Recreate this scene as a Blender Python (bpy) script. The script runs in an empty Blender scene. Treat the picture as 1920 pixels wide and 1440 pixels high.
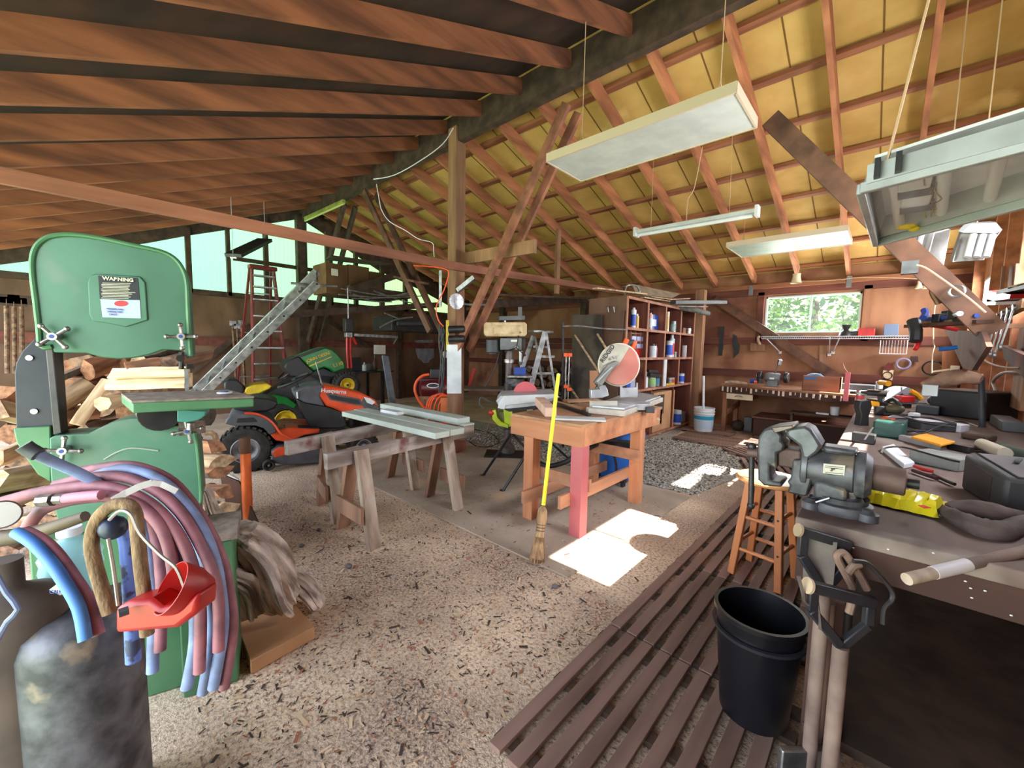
import bpy, math, random
from mathutils import Vector as V, Matrix
sc = bpy.context.scene
COL = sc.collection
rnd = random.Random(7)

# ---------------------------------------------------------------- camera
F_PX = 768.25
RIGHT = V((0.738208, 0.674324, 0.018329)); DOWN = V((0.072228, -0.051997, -0.996032)); FWD = V((-0.670695, 0.736602, -0.08709))
CAMP = V((0, 0, 1.3))
cam = bpy.data.objects.new('camera', bpy.data.cameras.new('camera')); COL.objects.link(cam)
cam.data.sensor_width = 36; cam.data.lens = F_PX / 1920 * 36; cam.data.clip_start = .02
mw = Matrix.Identity(4)
for i in range(3):
    mw[i][0] = RIGHT[i]; mw[i][1] = -DOWN[i]; mw[i][2] = -FWD[i]; mw[i][3] = CAMP[i]
cam.matrix_world = mw
sc.camera = cam

# ---------------------------------------------------------------- light
sc.view_settings.view_transform = 'Standard'; sc.view_settings.look = 'None'
sc.view_settings.gamma = 1; sc.view_settings.exposure = 0.0
try: sc.view_settings.use_curve_mapping = False
except Exception: pass
sc.cycles.use_denoising = True
sc.cycles.max_bounces = 8; sc.cycles.diffuse_bounces = 5; sc.cycles.glossy_bounces = 3
sc.cycles.transmission_bounces = 4; sc.cycles.transparent_max_bounces = 8
sc.cycles.sample_clamp_indirect = 12; sc.cycles.caustics_reflective = False; sc.cycles.caustics_refractive = False
world = bpy.data.worlds.new('sky'); sc.world = world; world.use_nodes = True
bg = world.node_tree.nodes['Background']
tc = world.node_tree.nodes.new('ShaderNodeTexCoord'); sp = world.node_tree.nodes.new('ShaderNodeSeparateXYZ')
rp = world.node_tree.nodes.new('ShaderNodeValToRGB')
rp.color_ramp.elements[0].position = 0.0; rp.color_ramp.elements[0].color = (.86, .94, 1, 1)
rp.color_ramp.elements[1].position = .7; rp.color_ramp.elements[1].color = (.45, .68, 1, 1)
world.node_tree.links.new(tc.outputs['Generated'], sp.inputs[0]); world.node_tree.links.new(sp.outputs[2], rp.inputs[0])
world.node_tree.links.new(rp.outputs[0], bg.inputs[0]); bg.inputs[1].default_value = 5.0
def light(name, kind, loc, energy, color, size=None, sizey=None, direction=None, portal=False):
    l = bpy.data.lights.new(name, kind); l.energy = energy; l.color = color
    o = bpy.data.objects.new(name, l); COL.objects.link(o); o.location = loc
    if size is not None:
        l.shape = 'RECTANGLE'; l.size = size; l.size_y = sizey or size
    if direction is not None: o.rotation_euler = V(direction).to_track_quat('-Z', 'Y').to_euler()
    if portal: l.cycles.is_portal = True
    return o
sun = light('sun', 'SUN', (6, 2, 6), 48, (1, .95, .88), direction=(-1, 0, -.955)); sun.data.angle = math.radians(.6)
light('unseen_door_light', 'AREA', (-2.2, -1.4, 1.45), 150, (.97, .98, 1), 4.6, 2.3, (0, 1, -.05))
light('unseen_door_light', 'AREA', (-6.8, -1.4, 1.4), 105, (.96, .98, 1), 3.2, 2.0, (0, 1, 0.02))  # area lamp in an added, unseen second doorway, brightens the far end
for wy in (2.52, 4.45, 6.95):
    light('daylight_window', 'AREA', (.93, wy, 1.94), 85, (.97, .98, 1), 1.1, .58, (-1, 0, -.02))
light('daylight_window', 'AREA', (-.94, 8.07, 1.94), 55, (.95, 1, .97), 1.2, .56, (0, -1, -.1))

# ---------------------------------------------------------------- pixel rays (1920x1440)
def ray(x, y): return RIGHT * ((x - 960) / F_PX) + DOWN * ((y - 720) / F_PX) + FWD
def PZ(x, y, z=0): r = ray(x, y); return CAMP + r * ((z - CAMP.z) / r.z)
def PX(x, y, v): r = ray(x, y); return CAMP + r * ((v - CAMP.x) / r.x)
def PY(x, y, v): r = ray(x, y); return CAMP + r * ((v - CAMP.y) / r.y)
def PD(x, y, d): return CAMP + ray(x, y) * d
class Plane:
    """vertical plane through two ground points; p() is where a sight line meets it"""
    def __init__(s, a, b):
        s.a = V((a[0], a[1], 0)); s.u = (V((b[0], b[1], 0)) - s.a).normalized(); s.v = V((0, 0, 1)); s.n = s.u.cross(s.v)
        if s.n.dot(CAMP - s.a) < 0: s.n = -s.n
    def p(s, x, y, off=0):
        r = ray(x, y); o = s.a + s.n * off; t = (o - CAMP).dot(s.n) / r.dot(s.n); return CAMP + r * t

# ---------------------------------------------------------------- materials
def c(r, g, b):
    f = lambda v: ((v / 255 + .055) / 1.055) ** 2.4 if v > 10 else v / 255 / 12.92
    return (f(r), f(g), f(b), 1)
MATS = {}
def mat(name, a=None, b=None, rough=.75, metal=0, scale=8, stretch=(1, 1, 1), bump=.0, lo=.35, hi=.65, detail=5, coord='Object', spec=None, extra=None, sat=1.0, vary=.03):
    if name in MATS: return MATS[name]
    m = bpy.data.materials.new(name); m.use_nodes = True; nt = m.node_tree; N = nt.nodes; L = nt.links
    p = N['Principled BSDF']; p.inputs['Roughness'].default_value = rough; p.inputs['Metallic'].default_value = metal
    if spec is not None: p.inputs['Specular IOR Level'].default_value = spec
    m.diffuse_color = a
    if b is None and not bump:
        p.inputs['Base Color'].default_value = a
    else:
        t = N.new('ShaderNodeTexCoord'); mp = N.new('ShaderNodeMapping'); mp.inputs['Scale'].default_value = stretch
        n = N.new('ShaderNodeTexNoise'); n.inputs['Scale'].default_value = scale; n.inputs['Detail'].default_value = detail
        oi = N.new('ShaderNodeObjectInfo'); ad = N.new('ShaderNodeVectorMath'); ad.operation = 'ADD'
        mu = N.new('ShaderNodeMath'); mu.operation = 'MULTIPLY'; mu.inputs[1].default_value = 17
        L.new(oi.outputs['Random'], mu.inputs[0]); L.new(t.outputs[coord], ad.inputs[0]); L.new(mu.outputs[0], ad.inputs[1])
        L.new(ad.outputs[0], mp.inputs[0]); L.new(mp.outputs[0], n.inputs[0])
        r = N.new('ShaderNodeValToRGB'); r.color_ramp.elements[0].position = lo; r.color_ramp.elements[1].position = hi
        r.color_ramp.elements[0].color = a; r.color_ramp.elements[1].color = b or a
        L.new(n.outputs[0], r.inputs[0]); out = r.outputs[0]
        if extra:   # a second, coarser mottle of stains: (colour, scale, threshold)
            n2 = N.new('ShaderNodeTexNoise'); n2.inputs['Scale'].default_value = extra[1]; n2.inputs['Detail'].default_value = 4
            L.new(ad.outputs[0], n2.inputs[0])
            r2 = N.new('ShaderNodeValToRGB'); r2.color_ramp.elements[0].position = extra[2]; r2.color_ramp.elements[1].position = extra[2] + .08
            L.new(n2.outputs[0], r2.inputs[0])
            mx = N.new('ShaderNodeMix'); mx.data_type = 'RGBA'; L.new(r2.outputs[0], mx.inputs[0]); L.new(out, mx.inputs[6])
            mx.inputs[7].default_value = extra[0]; out = mx.outputs[2]
        if b is not None:
            hs = N.new('ShaderNodeHueSaturation'); hs.inputs['Saturation'].default_value = sat; rr = N.new('ShaderNodeMapRange')
            rr.inputs[3].default_value = 1 - vary; rr.inputs[4].default_value = 1 + vary; L.new(oi.outputs['Random'], rr.inputs[0]); L.new(rr.outputs[0], hs.inputs['Value']); L.new(out, hs.inputs['Color']); out = hs.outputs[0]
        L.new(out, p.inputs['Base Color'])
        if bump:
            bm = N.new('ShaderNodeBump'); bm.inputs['Strength'].default_value = bump; bm.inputs['Distance'].default_value = .01
            L.new(n.outputs[0], bm.inputs['Height']); L.new(bm.outputs[0], p.inputs['Normal'])
    MATS[name] = m
    return m
def glassy(name, col, rough=.05, alpha=.25, trans=0.0, ior=1.45):
    m = bpy.data.materials.new(name); m.use_nodes = True; p = m.node_tree.nodes['Principled BSDF']
    p.inputs['Base Color'].default_value = col; p.inputs['Roughness'].default_value = rough
    p.inputs['Alpha'].default_value = alpha; p.inputs['Transmission Weight'].default_value = trans; p.inputs['IOR'].default_value = ior
    MATS[name] = m; return m
def woodm(name, a, b, ax='X', scale=9, bump=.25, extra=None, rough=.8, k=.12, sat=.95):
    st = {'X': (k, 1, 1), 'Y': (1, k, 1), 'Z': (1, 1, k), 'N': (1, 1, 1)}[ax]
    b = tuple(v * .82 for v in b[:3]) + (1,)
    return mat(name, a, b, rough, 0, scale, st, bump, .34, .64, 8, extra=extra, sat=sat, vary=.13)

# ---------------------------------------------------------------- mesh builder
ORG = {}
class MB:
    def __init__(s): s.v = []; s.f = []; s.mi = []; s.m = 0
    def add(s, vs, fs):
        o = len(s.v); s.v += [V(x) for x in vs]; s.f += [tuple(i + o for i in f) for f in fs]; s.mi += [s.m] * len(fs); return s
    def box(s, ctr, size, rot=None):
        ctr = V(ctr); hx, hy, hz = [q / 2 for q in size]
        R = rot if rot is not None else Matrix.Identity(3)
        if isinstance(R, (int, float)): R = Matrix.Rotation(R, 3, 'Z')
        vs = [ctr + R @ V((x * hx, y * hy, z * hz)) for x in (-1, 1) for y in (-1, 1) for z in (-1, 1)]
        return s.add(vs, [(0, 1, 3, 2), (4, 6, 7, 5), (0, 4, 5, 1), (2, 3, 7, 6), (0, 2, 6, 4), (1, 5, 7, 3)])
    def box2(s, a, b):
        a = V(a); b = V(b); return s.box((a + b) / 2, [abs(q) for q in (b - a)])
    def bar(s, a, b, w, h, up=(0, 0, 1)):
        """rectangular bar from a to b; w across, h along up"""
        a = V(a); b = V(b); d = (b - a); L = d.length; d = d / L; up = V(up)
        y = up.cross(d)
        if y.length < 1e-4: y = V((1, 0, 0)).cross(d)
        y.normalize(); z = d.cross(y)
        R = Matrix((d, y, z)).transposed()
        return s.box((a + b) / 2, (L, w, h), R)
    def ring(s, ctr, ax, r, n, ref=None):
        ax = V(ax).normalized(); ref = V(ref) if ref is not None else (V((0, 0, 1)) if abs(ax.z) < .9 else V((1, 0, 0)))
        u = ax.cross(ref).normalized(); w = ax.cross(u)
        return [V(ctr) + (u * math.cos(t) + w * math.sin(t)) * r for t in [2 * math.pi * k / n for k in range(n)]]
    def cyl(s, a, b, r, r2=None, n=14, cap=True):
        a = V(a); b = V(b); r2 = r if r2 is None else r2
        vs = s.ring(a, b - a, r, n) + s.ring(b, b - a, r2, n)
        fs = [(k, (k + 1) % n, n + (k + 1) % n, n + k) for k in range(n)]
        if cap: fs += [tuple(range(n - 1, -1, -1)), tuple(range(n, 2 * n))]
        return s.add(vs, fs)
    def lathe(s, prof, org, ax=(0, 0, 1), n=20, cap=False):
        """prof: (radius, height along ax) pairs"""
        ax = V(ax).normalized(); vs = []; fs = []
        for r, h in prof: vs += s.ring(V(org) + ax * h, ax, max(r, 1e-4), n)
        for j in range(len(prof) - 1):
            for k in range(n): fs.append((j * n + k, j * n + (k + 1) % n, (j + 1) * n + (k + 1) % n, (j + 1) * n + k))
        if cap: fs += [tuple(range(n - 1, -1, -1)), tuple(range((len(prof) - 1) * n, len(prof) * n))]
        return s.add(vs, fs)
    def tube(s, pts, r, n=8, smooth=3, closed=False, cap=True):
        pts = [V(p) for p in pts]
        if smooth and len(pts) > 2:
            q = []; m = len(pts)
            for i in range(m if closed else m - 1):
                p0 = pts[(i - 1) % m] if (closed or i > 0) else pts[0]; p1 = pts[i]; p2 = pts[(i + 1) % m]
                p3 = pts[(i + 2) % m] if (closed or i + 2 < m) else pts[-1]
                for k in range(smooth):
                    t = k / smooth
                    q.append(.5 * ((2 * p1) + (p2 - p0) * t + (2 * p0 - 5 * p1 + 4 * p2 - p3) * t * t + (3 * p1 - p0 - 3 * p2 + p3) * t ** 3))
            if not closed: q.append(pts[-1])
            pts = q
        m = len(pts); vs = []; fs = []; ref = None
        for i, p in enumerate(pts):
            d = (pts[(i + 1) % m] if (closed or i < m - 1) else p) - (pts[i - 1] if (closed or i > 0) else p)
            if d.length < 1e-9: d = V((0, 0, 1))
            d.normalize()
            if ref is None: ref = V((0, 0, 1)) if abs(d.z) < .9 else V((1, 0, 0))
            u = d.cross(ref).normalized(); w = d.cross(u); ref = -w if False else u.cross(d)
            rr = r(i / max(1, m - 1)) if callable(r) else r
            vs += [p + (u * math.cos(t) + w * math.sin(t)) * rr for t in [2 * math.pi * k / n for k in range(n)]]
        for j in range(m if closed else m - 1):
            for k in range(n): fs.append((j * n + k, j * n + (k + 1) % n, ((j + 1) % m) * n + (k + 1) % n, ((j + 1) % m) * n + k))
        if cap and not closed: fs += [tuple(range(n - 1, -1, -1)), tuple(range((m - 1) * n, m * n))]
        return s.add(vs, fs)
    def poly(s, pts, t, n):
        """flat outline pts extruded by -n*t"""
        pts = [V(p) for p in pts]; n = V(n).normalized(); k = len(pts)
        return s.add(pts + [p - n * t for p in pts], [tuple(range(k)), tuple(range(2 * k - 1, k - 1, -1))] + [(i, (i + 1) % k, k + (i + 1) % k, k + i)[::-1] for i in range(k)])
    def ball(s, ctr, r, n=12, rot=None):
        r = (r, r, r) if isinstance(r, (int, float)) else r; ctr = V(ctr); m = n // 2 + 1; vs = []; fs = []
        for j in range(m + 1):
            ph = math.pi * j / m
            for k in range(n):
                q = V((r[0] * math.sin(ph) * math.cos(2 * math.pi * k / n), r[1] * math.sin(ph) * math.sin(2 * math.pi * k / n), r[2] * math.cos(ph)))
                vs.append(ctr + (rot @ q if rot else q))
        for j in range(m):
            for k in range(n): fs.append((j * n + k, (j + 1) * n + k, (j + 1) * n + (k + 1) % n, j * n + (k + 1) % n))
        return s.add(vs, fs)
    def jitter(s, a, seed=1):
        q = random.Random(seed); s.v = [p + V((q.uniform(-a, a), q.uniform(-a, a), q.uniform(-a, a))) for p in s.v]; return s
    def build(s, name, m, parent=None, bevel=0, smooth=40, mods=None, sub=0):
        me = bpy.data.meshes.new(name)
        if parent is not None: org = ORG[parent.name]
        else:
            lo = [min(p[i] for p in s.v) for i in range(3)]; hi = [max(p[i] for p in s.v) for i in range(3)]
            org = V(((lo[0] + hi[0]) / 2, (lo[1] + hi[1]) / 2, lo[2]))
        me.from_pydata([p - org for p in s.v], [], s.f); me.validate(); me.update()
        for q in (m if isinstance(m, (list, tuple)) else [m]): me.materials.append(q)
        if isinstance(m, (list, tuple)):
            for pl, i in zip(me.polygons, s.mi): pl.material_index = i
        import bmesh
        b = bmesh.new(); b.from_mesh(me); bmesh.ops.remove_doubles(b, verts=b.verts, dist=1e-5); bmesh.ops.recalc_face_normals(b, faces=b.faces); b.to_mesh(me); b.free()
        if smooth:
            me.polygons.foreach_set('use_smooth', [True] * len(me.polygons)); me.set_sharp_from_angle(angle=math.radians(smooth))
        o = bpy.data.objects.new(name, me); COL.objects.link(o)
        if parent is None: o.location = org
        else: o.parent = parent
        ORG[o.name] = org
        if bevel:
            md = o.modifiers.new('bevel', 'BEVEL'); md.width = bevel; md.segments = 2; md.limit_method = 'ANGLE'; md.angle_limit = math.radians(50)
        if sub:
            md = o.modifiers.new('sub', 'SUBSURF'); md.levels = sub; md.render_levels = sub
        return o
def tag(o, label, cat=None, group=None, kind=None):
    o['label'] = label
    if cat: o['category'] = cat
    if group: o['group'] = group
    if kind: o['kind'] = kind
    return o
def E(name, loc, label, cat, group=None, kind=None):
    o = bpy.data.objects.new(name, None); COL.objects.link(o); o.location = V(loc); o.empty_display_size = .1
    ORG[o.name] = V(loc); return tag(o, label, cat, group, kind)
def text(s, name, org, u, v, h, m, parent, bold=0, off=.002, center=True, ext=.0006, label=None):
    """lettering as a mesh, org = centre, u = reading direction, v = up"""
    cu = bpy.data.curves.new(name, 'FONT'); cu.body = s; cu.size = h; cu.extrude = ext; cu.offset = bold
    cu.align_x = 'CENTER' if center else 'LEFT'; cu.align_y = 'CENTER'
    t = bpy.data.objects.new(name, cu); COL.objects.link(t)
    me = bpy.data.meshes.new_from_object(t); bpy.data.objects.remove(t)
    u = V(u).normalized(); v = (V(v) - u * u.dot(V(v))).normalized(); n = u.cross(v)
    R = Matrix((u, v, n)).transposed().to_4x4(); R.translation = V(org) + n * off - ORG[parent.name]
    me.transform(R); me.materials.append(m)
    o = bpy.data.objects.new(name, me); COL.objects.link(o); o.parent = parent; ORG[o.name] = ORG[parent.name]
    if label: o['label'] = label
    return o
def copy_tree(root, loc, label=None, rotz=0, scale=None):
    def cp(o, par):
        q = o.copy(); COL.objects.link(q)
        if par is not None: q.parent = par
        for ch in o.children: cp(ch, q)
        return q
    r = cp(root, None); r.location = loc; r.rotation_euler = (0, 0, rotz)
    if scale: r.scale = scale
    if label: r['label'] = label
    return r
# ================================================================ materials
W_RAFT = woodm('rafter_wood', c(196, 128, 90), c(158, 98, 68), 'Y', 9, .2, sat=1)
W_RAFTX = woodm('purlin_wood', c(172, 110, 78), c(138, 84, 58), 'X', 9, .2, sat=1)
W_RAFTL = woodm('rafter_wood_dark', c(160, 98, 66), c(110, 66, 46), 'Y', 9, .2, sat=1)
W_POST = woodm('post_wood', c(170, 124, 90), c(138, 96, 68), 'Z', 9, .2)
W_BEAM = woodm('beam_wood', c(164, 100, 76), c(128, 76, 56), 'Y', 7, .2)
W_BRACE = woodm('brace_wood', c(116, 76, 56), c(84, 54, 40), 'N', 6, .2)
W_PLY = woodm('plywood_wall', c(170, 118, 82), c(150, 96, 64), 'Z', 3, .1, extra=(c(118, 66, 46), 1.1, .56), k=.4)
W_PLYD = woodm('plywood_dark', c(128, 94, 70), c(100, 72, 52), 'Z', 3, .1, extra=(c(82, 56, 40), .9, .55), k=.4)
W_GIRT = woodm('girt_wood', c(122, 62, 46), c(92, 46, 34), 'X', 8, .2)
W_DARK = woodm('dark_old_wood', c(84, 62, 48), c(60, 44, 34), 'N', 8, .2)
CEILD = mat('shaded_roof_board', c(70, 46, 34), c(46, 32, 26), .9, 0, 3)  # darkened so the gaps between the rafters read as shade
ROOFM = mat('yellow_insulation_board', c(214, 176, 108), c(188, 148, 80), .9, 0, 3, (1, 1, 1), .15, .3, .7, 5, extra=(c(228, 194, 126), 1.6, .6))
STEEL = mat('bare_steel', c(170, 172, 176), c(130, 130, 132), .35, .9, 20)
ALU = mat('aluminium', c(190, 192, 196), c(140, 142, 146), .42, .75, 14)
BLK = mat('black_plastic', c(26, 26, 29), c(38, 37, 38), .5, 0, 10)
BLKM = mat('black_metal', c(34, 34, 38), c(52, 48, 46), .45, .3, 10)
RUB = mat('rubber', c(30, 30, 30), c(52, 48, 44), .85, 0, 18, bump=.2)
WHT = mat('white_plastic', c(228, 230, 234), c(205, 208, 212), .45, 0, 6)
WHM = mat('white_enamel', c(214, 218, 222), c(188, 192, 196), .4, .1, 5)
RED = mat('red_paint', c(190, 34, 30), c(150, 26, 26), .4, 0, 10)
ORG_ = mat('orange_paint', c(226, 84, 40), c(200, 66, 30), .4, 0, 6)
ORANGE = mat('orange_plastic', c(240, 92, 40), None, .5)
GRN = mat('machine_green', c(76, 120, 100), c(62, 104, 84), .42, .1, 4, extra=(c(92, 118, 104), 3, .6))
GRNE = mat('machine_green_edge', c(66, 112, 78), c(84, 128, 92), .45, .1, 6)
JGRN = mat('tractor_green', c(22, 122, 50), c(18, 100, 42), .35, 0, 5)
YEL = mat('yellow_paint', c(222, 190, 40), c(190, 158, 34), .45, 0, 8)
BLUE = mat('blue_plastic', c(36, 108, 200), c(28, 90, 176), .45, 0, 5)
DBLUE = mat('dark_blue_paint', c(30, 62, 150), None, .45)
GREY = mat('grey_paint', c(120, 122, 124), c(96, 98, 100), .5, .1, 8)
DGREY = mat('dark_grey_plastic', c(66, 68, 74), c(52, 54, 58), .55, 0, 8)
DUST = mat('dusty_cast_iron', c(106, 106, 112), c(58, 58, 62), .5, .35, 16, bump=.3, extra=(c(140, 126, 112), 9, .58))
CARD = mat('cardboard', c(196, 150, 110), c(178, 132, 94), .9, 0, 5)
CARDD = mat('cardboard_old', c(120, 88, 58), c(98, 70, 46), .9, 0, 5)
PAPER = mat('paper', c(232, 230, 226), None, .8)
GLASS = glassy('window_glass', (.95, 1, .98, 1), .03, .07)
POLY = glassy('clear_plastic', (.85, .87, .9, 1), .25, .45)

# ================================================================ setting
GX, WY, RX, BY, YR, ZR, ZE = -8.94, 7.95, .8, -1.15, 3.4, 3.95, 2.43
zr = lambda y: ZE + (WY - y) / 3
zl = lambda y: ZR - (YR - y) * .39
SETT = 'structure'
def st(mb, name, m, label, cat='structure', group=None, bevel=0, parent=None, smooth=40):
    o = mb.build(name, m, parent, bevel, smooth)
    if parent is None: tag(o, label, cat, group, SETT)
    return o
# floor
fm = bpy.data.materials.new('sawdust_floor'); fm.use_nodes = True; nt = fm.node_tree; N = nt.nodes; L = nt.links; P0 = N['Principled BSDF']; P0.inputs['Roughness'].default_value = .95
t = N.new('ShaderNodeTexCoord')
def noise(sc_, det=4, rough=.6):
    n = N.new('ShaderNodeTexNoise'); n.inputs['Scale'].default_value = sc_; n.inputs['Detail'].default_value = det; n.inputs['Roughness'].default_value = rough; L.new(t.outputs['Object'], n.inputs[0]); return n.outputs[0]
def ramp(src, a, b, lo, hi):
    r = N.new('ShaderNodeValToRGB'); r.color_ramp.elements[0].position = lo; r.color_ramp.elements[1].position = hi; r.color_ramp.elements[0].color = a; r.color_ramp.elements[1].color = b; L.new(src, r.inputs[0]); return r.outputs[0]
def mixc(f, a, b):
    m = N.new('ShaderNodeMix'); m.data_type = 'RGBA'; L.new(f, m.inputs[0]); L.new(a, m.inputs[6]); L.new(b, m.inputs[7]); return m.outputs[2]
chips = ramp(noise(62, 3, .7), c(132, 110, 96), c(236, 210, 182), .34, .52)
soil = ramp(noise(80, 3, .7), c(116, 98, 88), c(206, 180, 158), .38, .58)
big = ramp(noise(1.1, 3), (0, 0, 0, 1), (1, 1, 1, 1), .42, .62)
L.new(mixc(big, chips, soil), P0.inputs['Base Color'])
bm_ = N.new('ShaderNodeBump'); bm_.inputs['Strength'].default_value = .6; bm_.inputs['Distance'].default_value = .012; L.new(noise(70, 3, .7), bm_.inputs['Height']); L.new(bm_.outputs[0], P0.inputs['Normal'])
m = MB(); m.add([(GX, BY, 0), (RX, BY, 0), (RX, WY, 0), (GX, WY, 0)], [(0, 1, 2, 3)])
st(m, 'floor', fm, 'earth floor strewn with sawdust and wood chips', 'floor')
SLAB = mat('concrete_slab', c(184, 168, 152), c(158, 142, 126), .9, 0, 2.5, bump=.1, extra=(c(196, 160, 130), 1.3, .58))
m = MB(); m.poly([(-1.25, 1.87, .012), (-1.2, 3.75, .012), (-3.9, 3.62, .012), (-4.08, 3.4, .012), (-4.2, 2.42, .012), (-4.0, 2.1, .012), (-3.9, 1.87, .012)], .01, (0, 0, 1))
st(m, 'floor_slab', SLAB, 'flat concrete slab under the mitre saw table', 'floor')
GRAV = mat('grey_gravel', c(188, 182, 172), c(110, 104, 96), .95, 0, 55, (1, 1, 1), .8, .38, .6, 3)
m = MB(); m.poly([(-1.2, 3.8, .006), (-1.0, 5.0, .006), (-1.5, 5.8, .006), (-2.3, 6.2, .006), (-2.5, 7.4, .006), (-2.45, 4.9, .006), (-6, 4.9, .006), (-6, 3.6, .006), (-4, 3.7, .006)], .004, (0, 0, 1))
tag(m.build('gravel_bed', GRAV), 'grey gravel between the slab and the shelves', 'gravel', kind='structure')

# walls
m = MB()
def wall_rects(m, axis, pos, rects, th):
    for a0, a1, z0, z1 in rects:
        if axis == 'x': m.box2((pos, a0, z0), (pos + th, a1, z1))
        else: m.box2((a0, pos, z0), (a1, pos + th, z1))
wall_rects(m, 'y', WY, [(GX, -1.55, 0, 2.62), (-.33, RX, 0, 2.62), (-1.55, -.33, 0, 1.63), (-1.55, -.33, 2.22, 2.62)], .03)
st(m, 'wall_window', W_PLY, 'stained plywood wall with the wide sliding window', 'wall')
WIN = [(1.95, 3.08), (3.9, 5.0), (6.41, 7.5)]
m = MB(); ys = [BY] + [q for w in WIN for q in w] + [WY]
wall_rects(m, 'x', RX, [(BY, WY, 0, 1.63), (BY, WY, 2.22, 2.4)] + [(ys[i], ys[i + 1], 1.63, 2.22) for i in range(0, len(ys), 2)], .03)
m.poly([(RX, BY, 2.4), (RX, WY, 2.4), (RX, WY, zr(WY) + .2), (RX, YR, ZR + .2), (RX, BY, zl(BY) + .2)], .03, (-1, 0, 0))
st(m, 'wall_right', W_PLY, 'plywood end wall behind the long workbench', 'wall')
m = MB(); wall_rects(m, 'x', GX - .03, [(BY, WY, 0, 2.17)], .03)
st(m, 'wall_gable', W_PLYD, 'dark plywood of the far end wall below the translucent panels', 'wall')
m = MB(); wall_rects(m, 'y', BY - .03, [(GX, -8.45, 0, 2.4), (-5.15, -4.6, 0, 2.4), (.25, RX, 0, 2.4)], .03)  # the gap farthest from the camera is an unseen doorway added for light
st(m, 'wall_door', W_PLYD, 'low side wall with a wide open doorway and a second one added for light', 'wall')
# translucent sheet of the far gable
tm = bpy.data.materials.new('translucent_sheet'); tm.use_nodes = True; nt = tm.node_tree; N = nt.nodes; L = nt.links
for n in list(N): N.remove(n)
o = N.new('ShaderNodeOutputMaterial'); tr = N.new('ShaderNodeBsdfTranslucent'); t = N.new('ShaderNodeTexCoord')
sp_ = N.new('ShaderNodeSeparateXYZ'); L.new(t.outputs['Object'], sp_.inputs[0])
r = N.new('ShaderNodeValToRGB'); r.color_ramp.elements[0].color = (.27, .50, .33, 1); r.color_ramp.elements[1].color = (.34, .54, .2, 1)
mr = N.new('ShaderNodeMapRange'); mr.inputs[1].default_value = -2; mr.inputs[2].default_value = 2.5; L.new(sp_.outputs[1], mr.inputs[0]); L.new(mr.outputs[0], r.inputs[0])
L.new(r.outputs[0], tr.inputs[0]); L.new(tr.outputs[0], o.inputs[0])
m = MB(); nn = 360; vs = []
for i in range(nn + 1):
    y = BY + (WY - BY) * i / nn; x = GX - .10 + .008 * math.sin(i * 2.1)
    vs += [(x, y, 2.1), (x, y, (zl(y) if y < YR else zr(y)) + .12)]
m.add(vs, [(2 * i, 2 * i + 2, 2 * i + 3, 2 * i + 1) for i in range(nn)])
st(m, 'window_1', tm, 'band of pale green translucent corrugated panels in the far gable', 'window')
# dark boards closing the gable above the panels
G = lambda x, y, X=GX: PX(x, y, X)
m = MB()
m.poly([G(565, 410), G(612, 441), G(712, 508), G(792, 545), G(840, 572), (GX, WY, 2.12), (GX, WY, zr(WY) + .2), (GX, YR, ZR + .2)], .03, (1, 0, 0))
m.poly([G(565, 410), (GX, YR, ZR + .2), (GX, BY, zl(BY) + .2), (GX, BY, 2.0), G(0, 496), G(56, 489), G(280, 455), G(350, 442)], .03, (1, 0, 0))
st(m, 'trim_1', W_DARK, 'dark boards under the roof edge of the far gable', 'board')
m = MB(); m.bar((GX + .05, BY, 2.17), (GX + .05, WY, 2.17), .09, .09)
st(m, 'trim_2', W_DARK, 'dark sill beam under the translucent panels', 'beam')
GS = 'studs in front of the translucent gable panels'
for i, (xa, xb, yt, yb) in enumerate([(351, 361, 438, 540), (427, 434, 424, 545), (497, 505, 430, 556), (612, 624, 436, 575), (665, 671, 470, 585), (713, 720, 505, 590), (757, 763, 530, 595)]):
    a = G((xa + xb) / 2, yb, GX + .05); b = G((xa + xb) / 2 - 3, yt, GX + .05); w = abs(G(xb, yb, GX + .05).y - G(xa, yb, GX + .05).y)
    b.z = (zl(a.y) if a.y < YR else zr(a.y) - .1)
    m = MB(); m.bar((a.x, a.y, 2.15), (a.x, a.y, b.z), w, .09, (1, 0, 0)); st(m, 'gable_stud', W_DARK, 'dark stud in front of the pale green gable panels', 'stud', GS)
for y0, z0, y1, z1 in [(G(435, 477).y, 2.83, G(612, 497).y, 2.83), (G(625, 500).y, 2.83, G(713, 516).y, 2.83)]:
    m = MB(); m.bar((GX + .06, y0, z0), (GX + .06, y1, z1), .05, .07); st(m, 'gable_girt', W_DARK, 'thin rail crossing the gable panels level with the stacked boxes', 'rail', 'rails crossing the gable panels')
m = MB(); a = G(567, 560, GX + .1); m.box2((GX + .03, a.y - .09, 0), (GX + .17, a.y + .09, 3.85))
st(m, 'post', W_DARK, 'dark post in the middle of the far gable wall', 'post')
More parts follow.
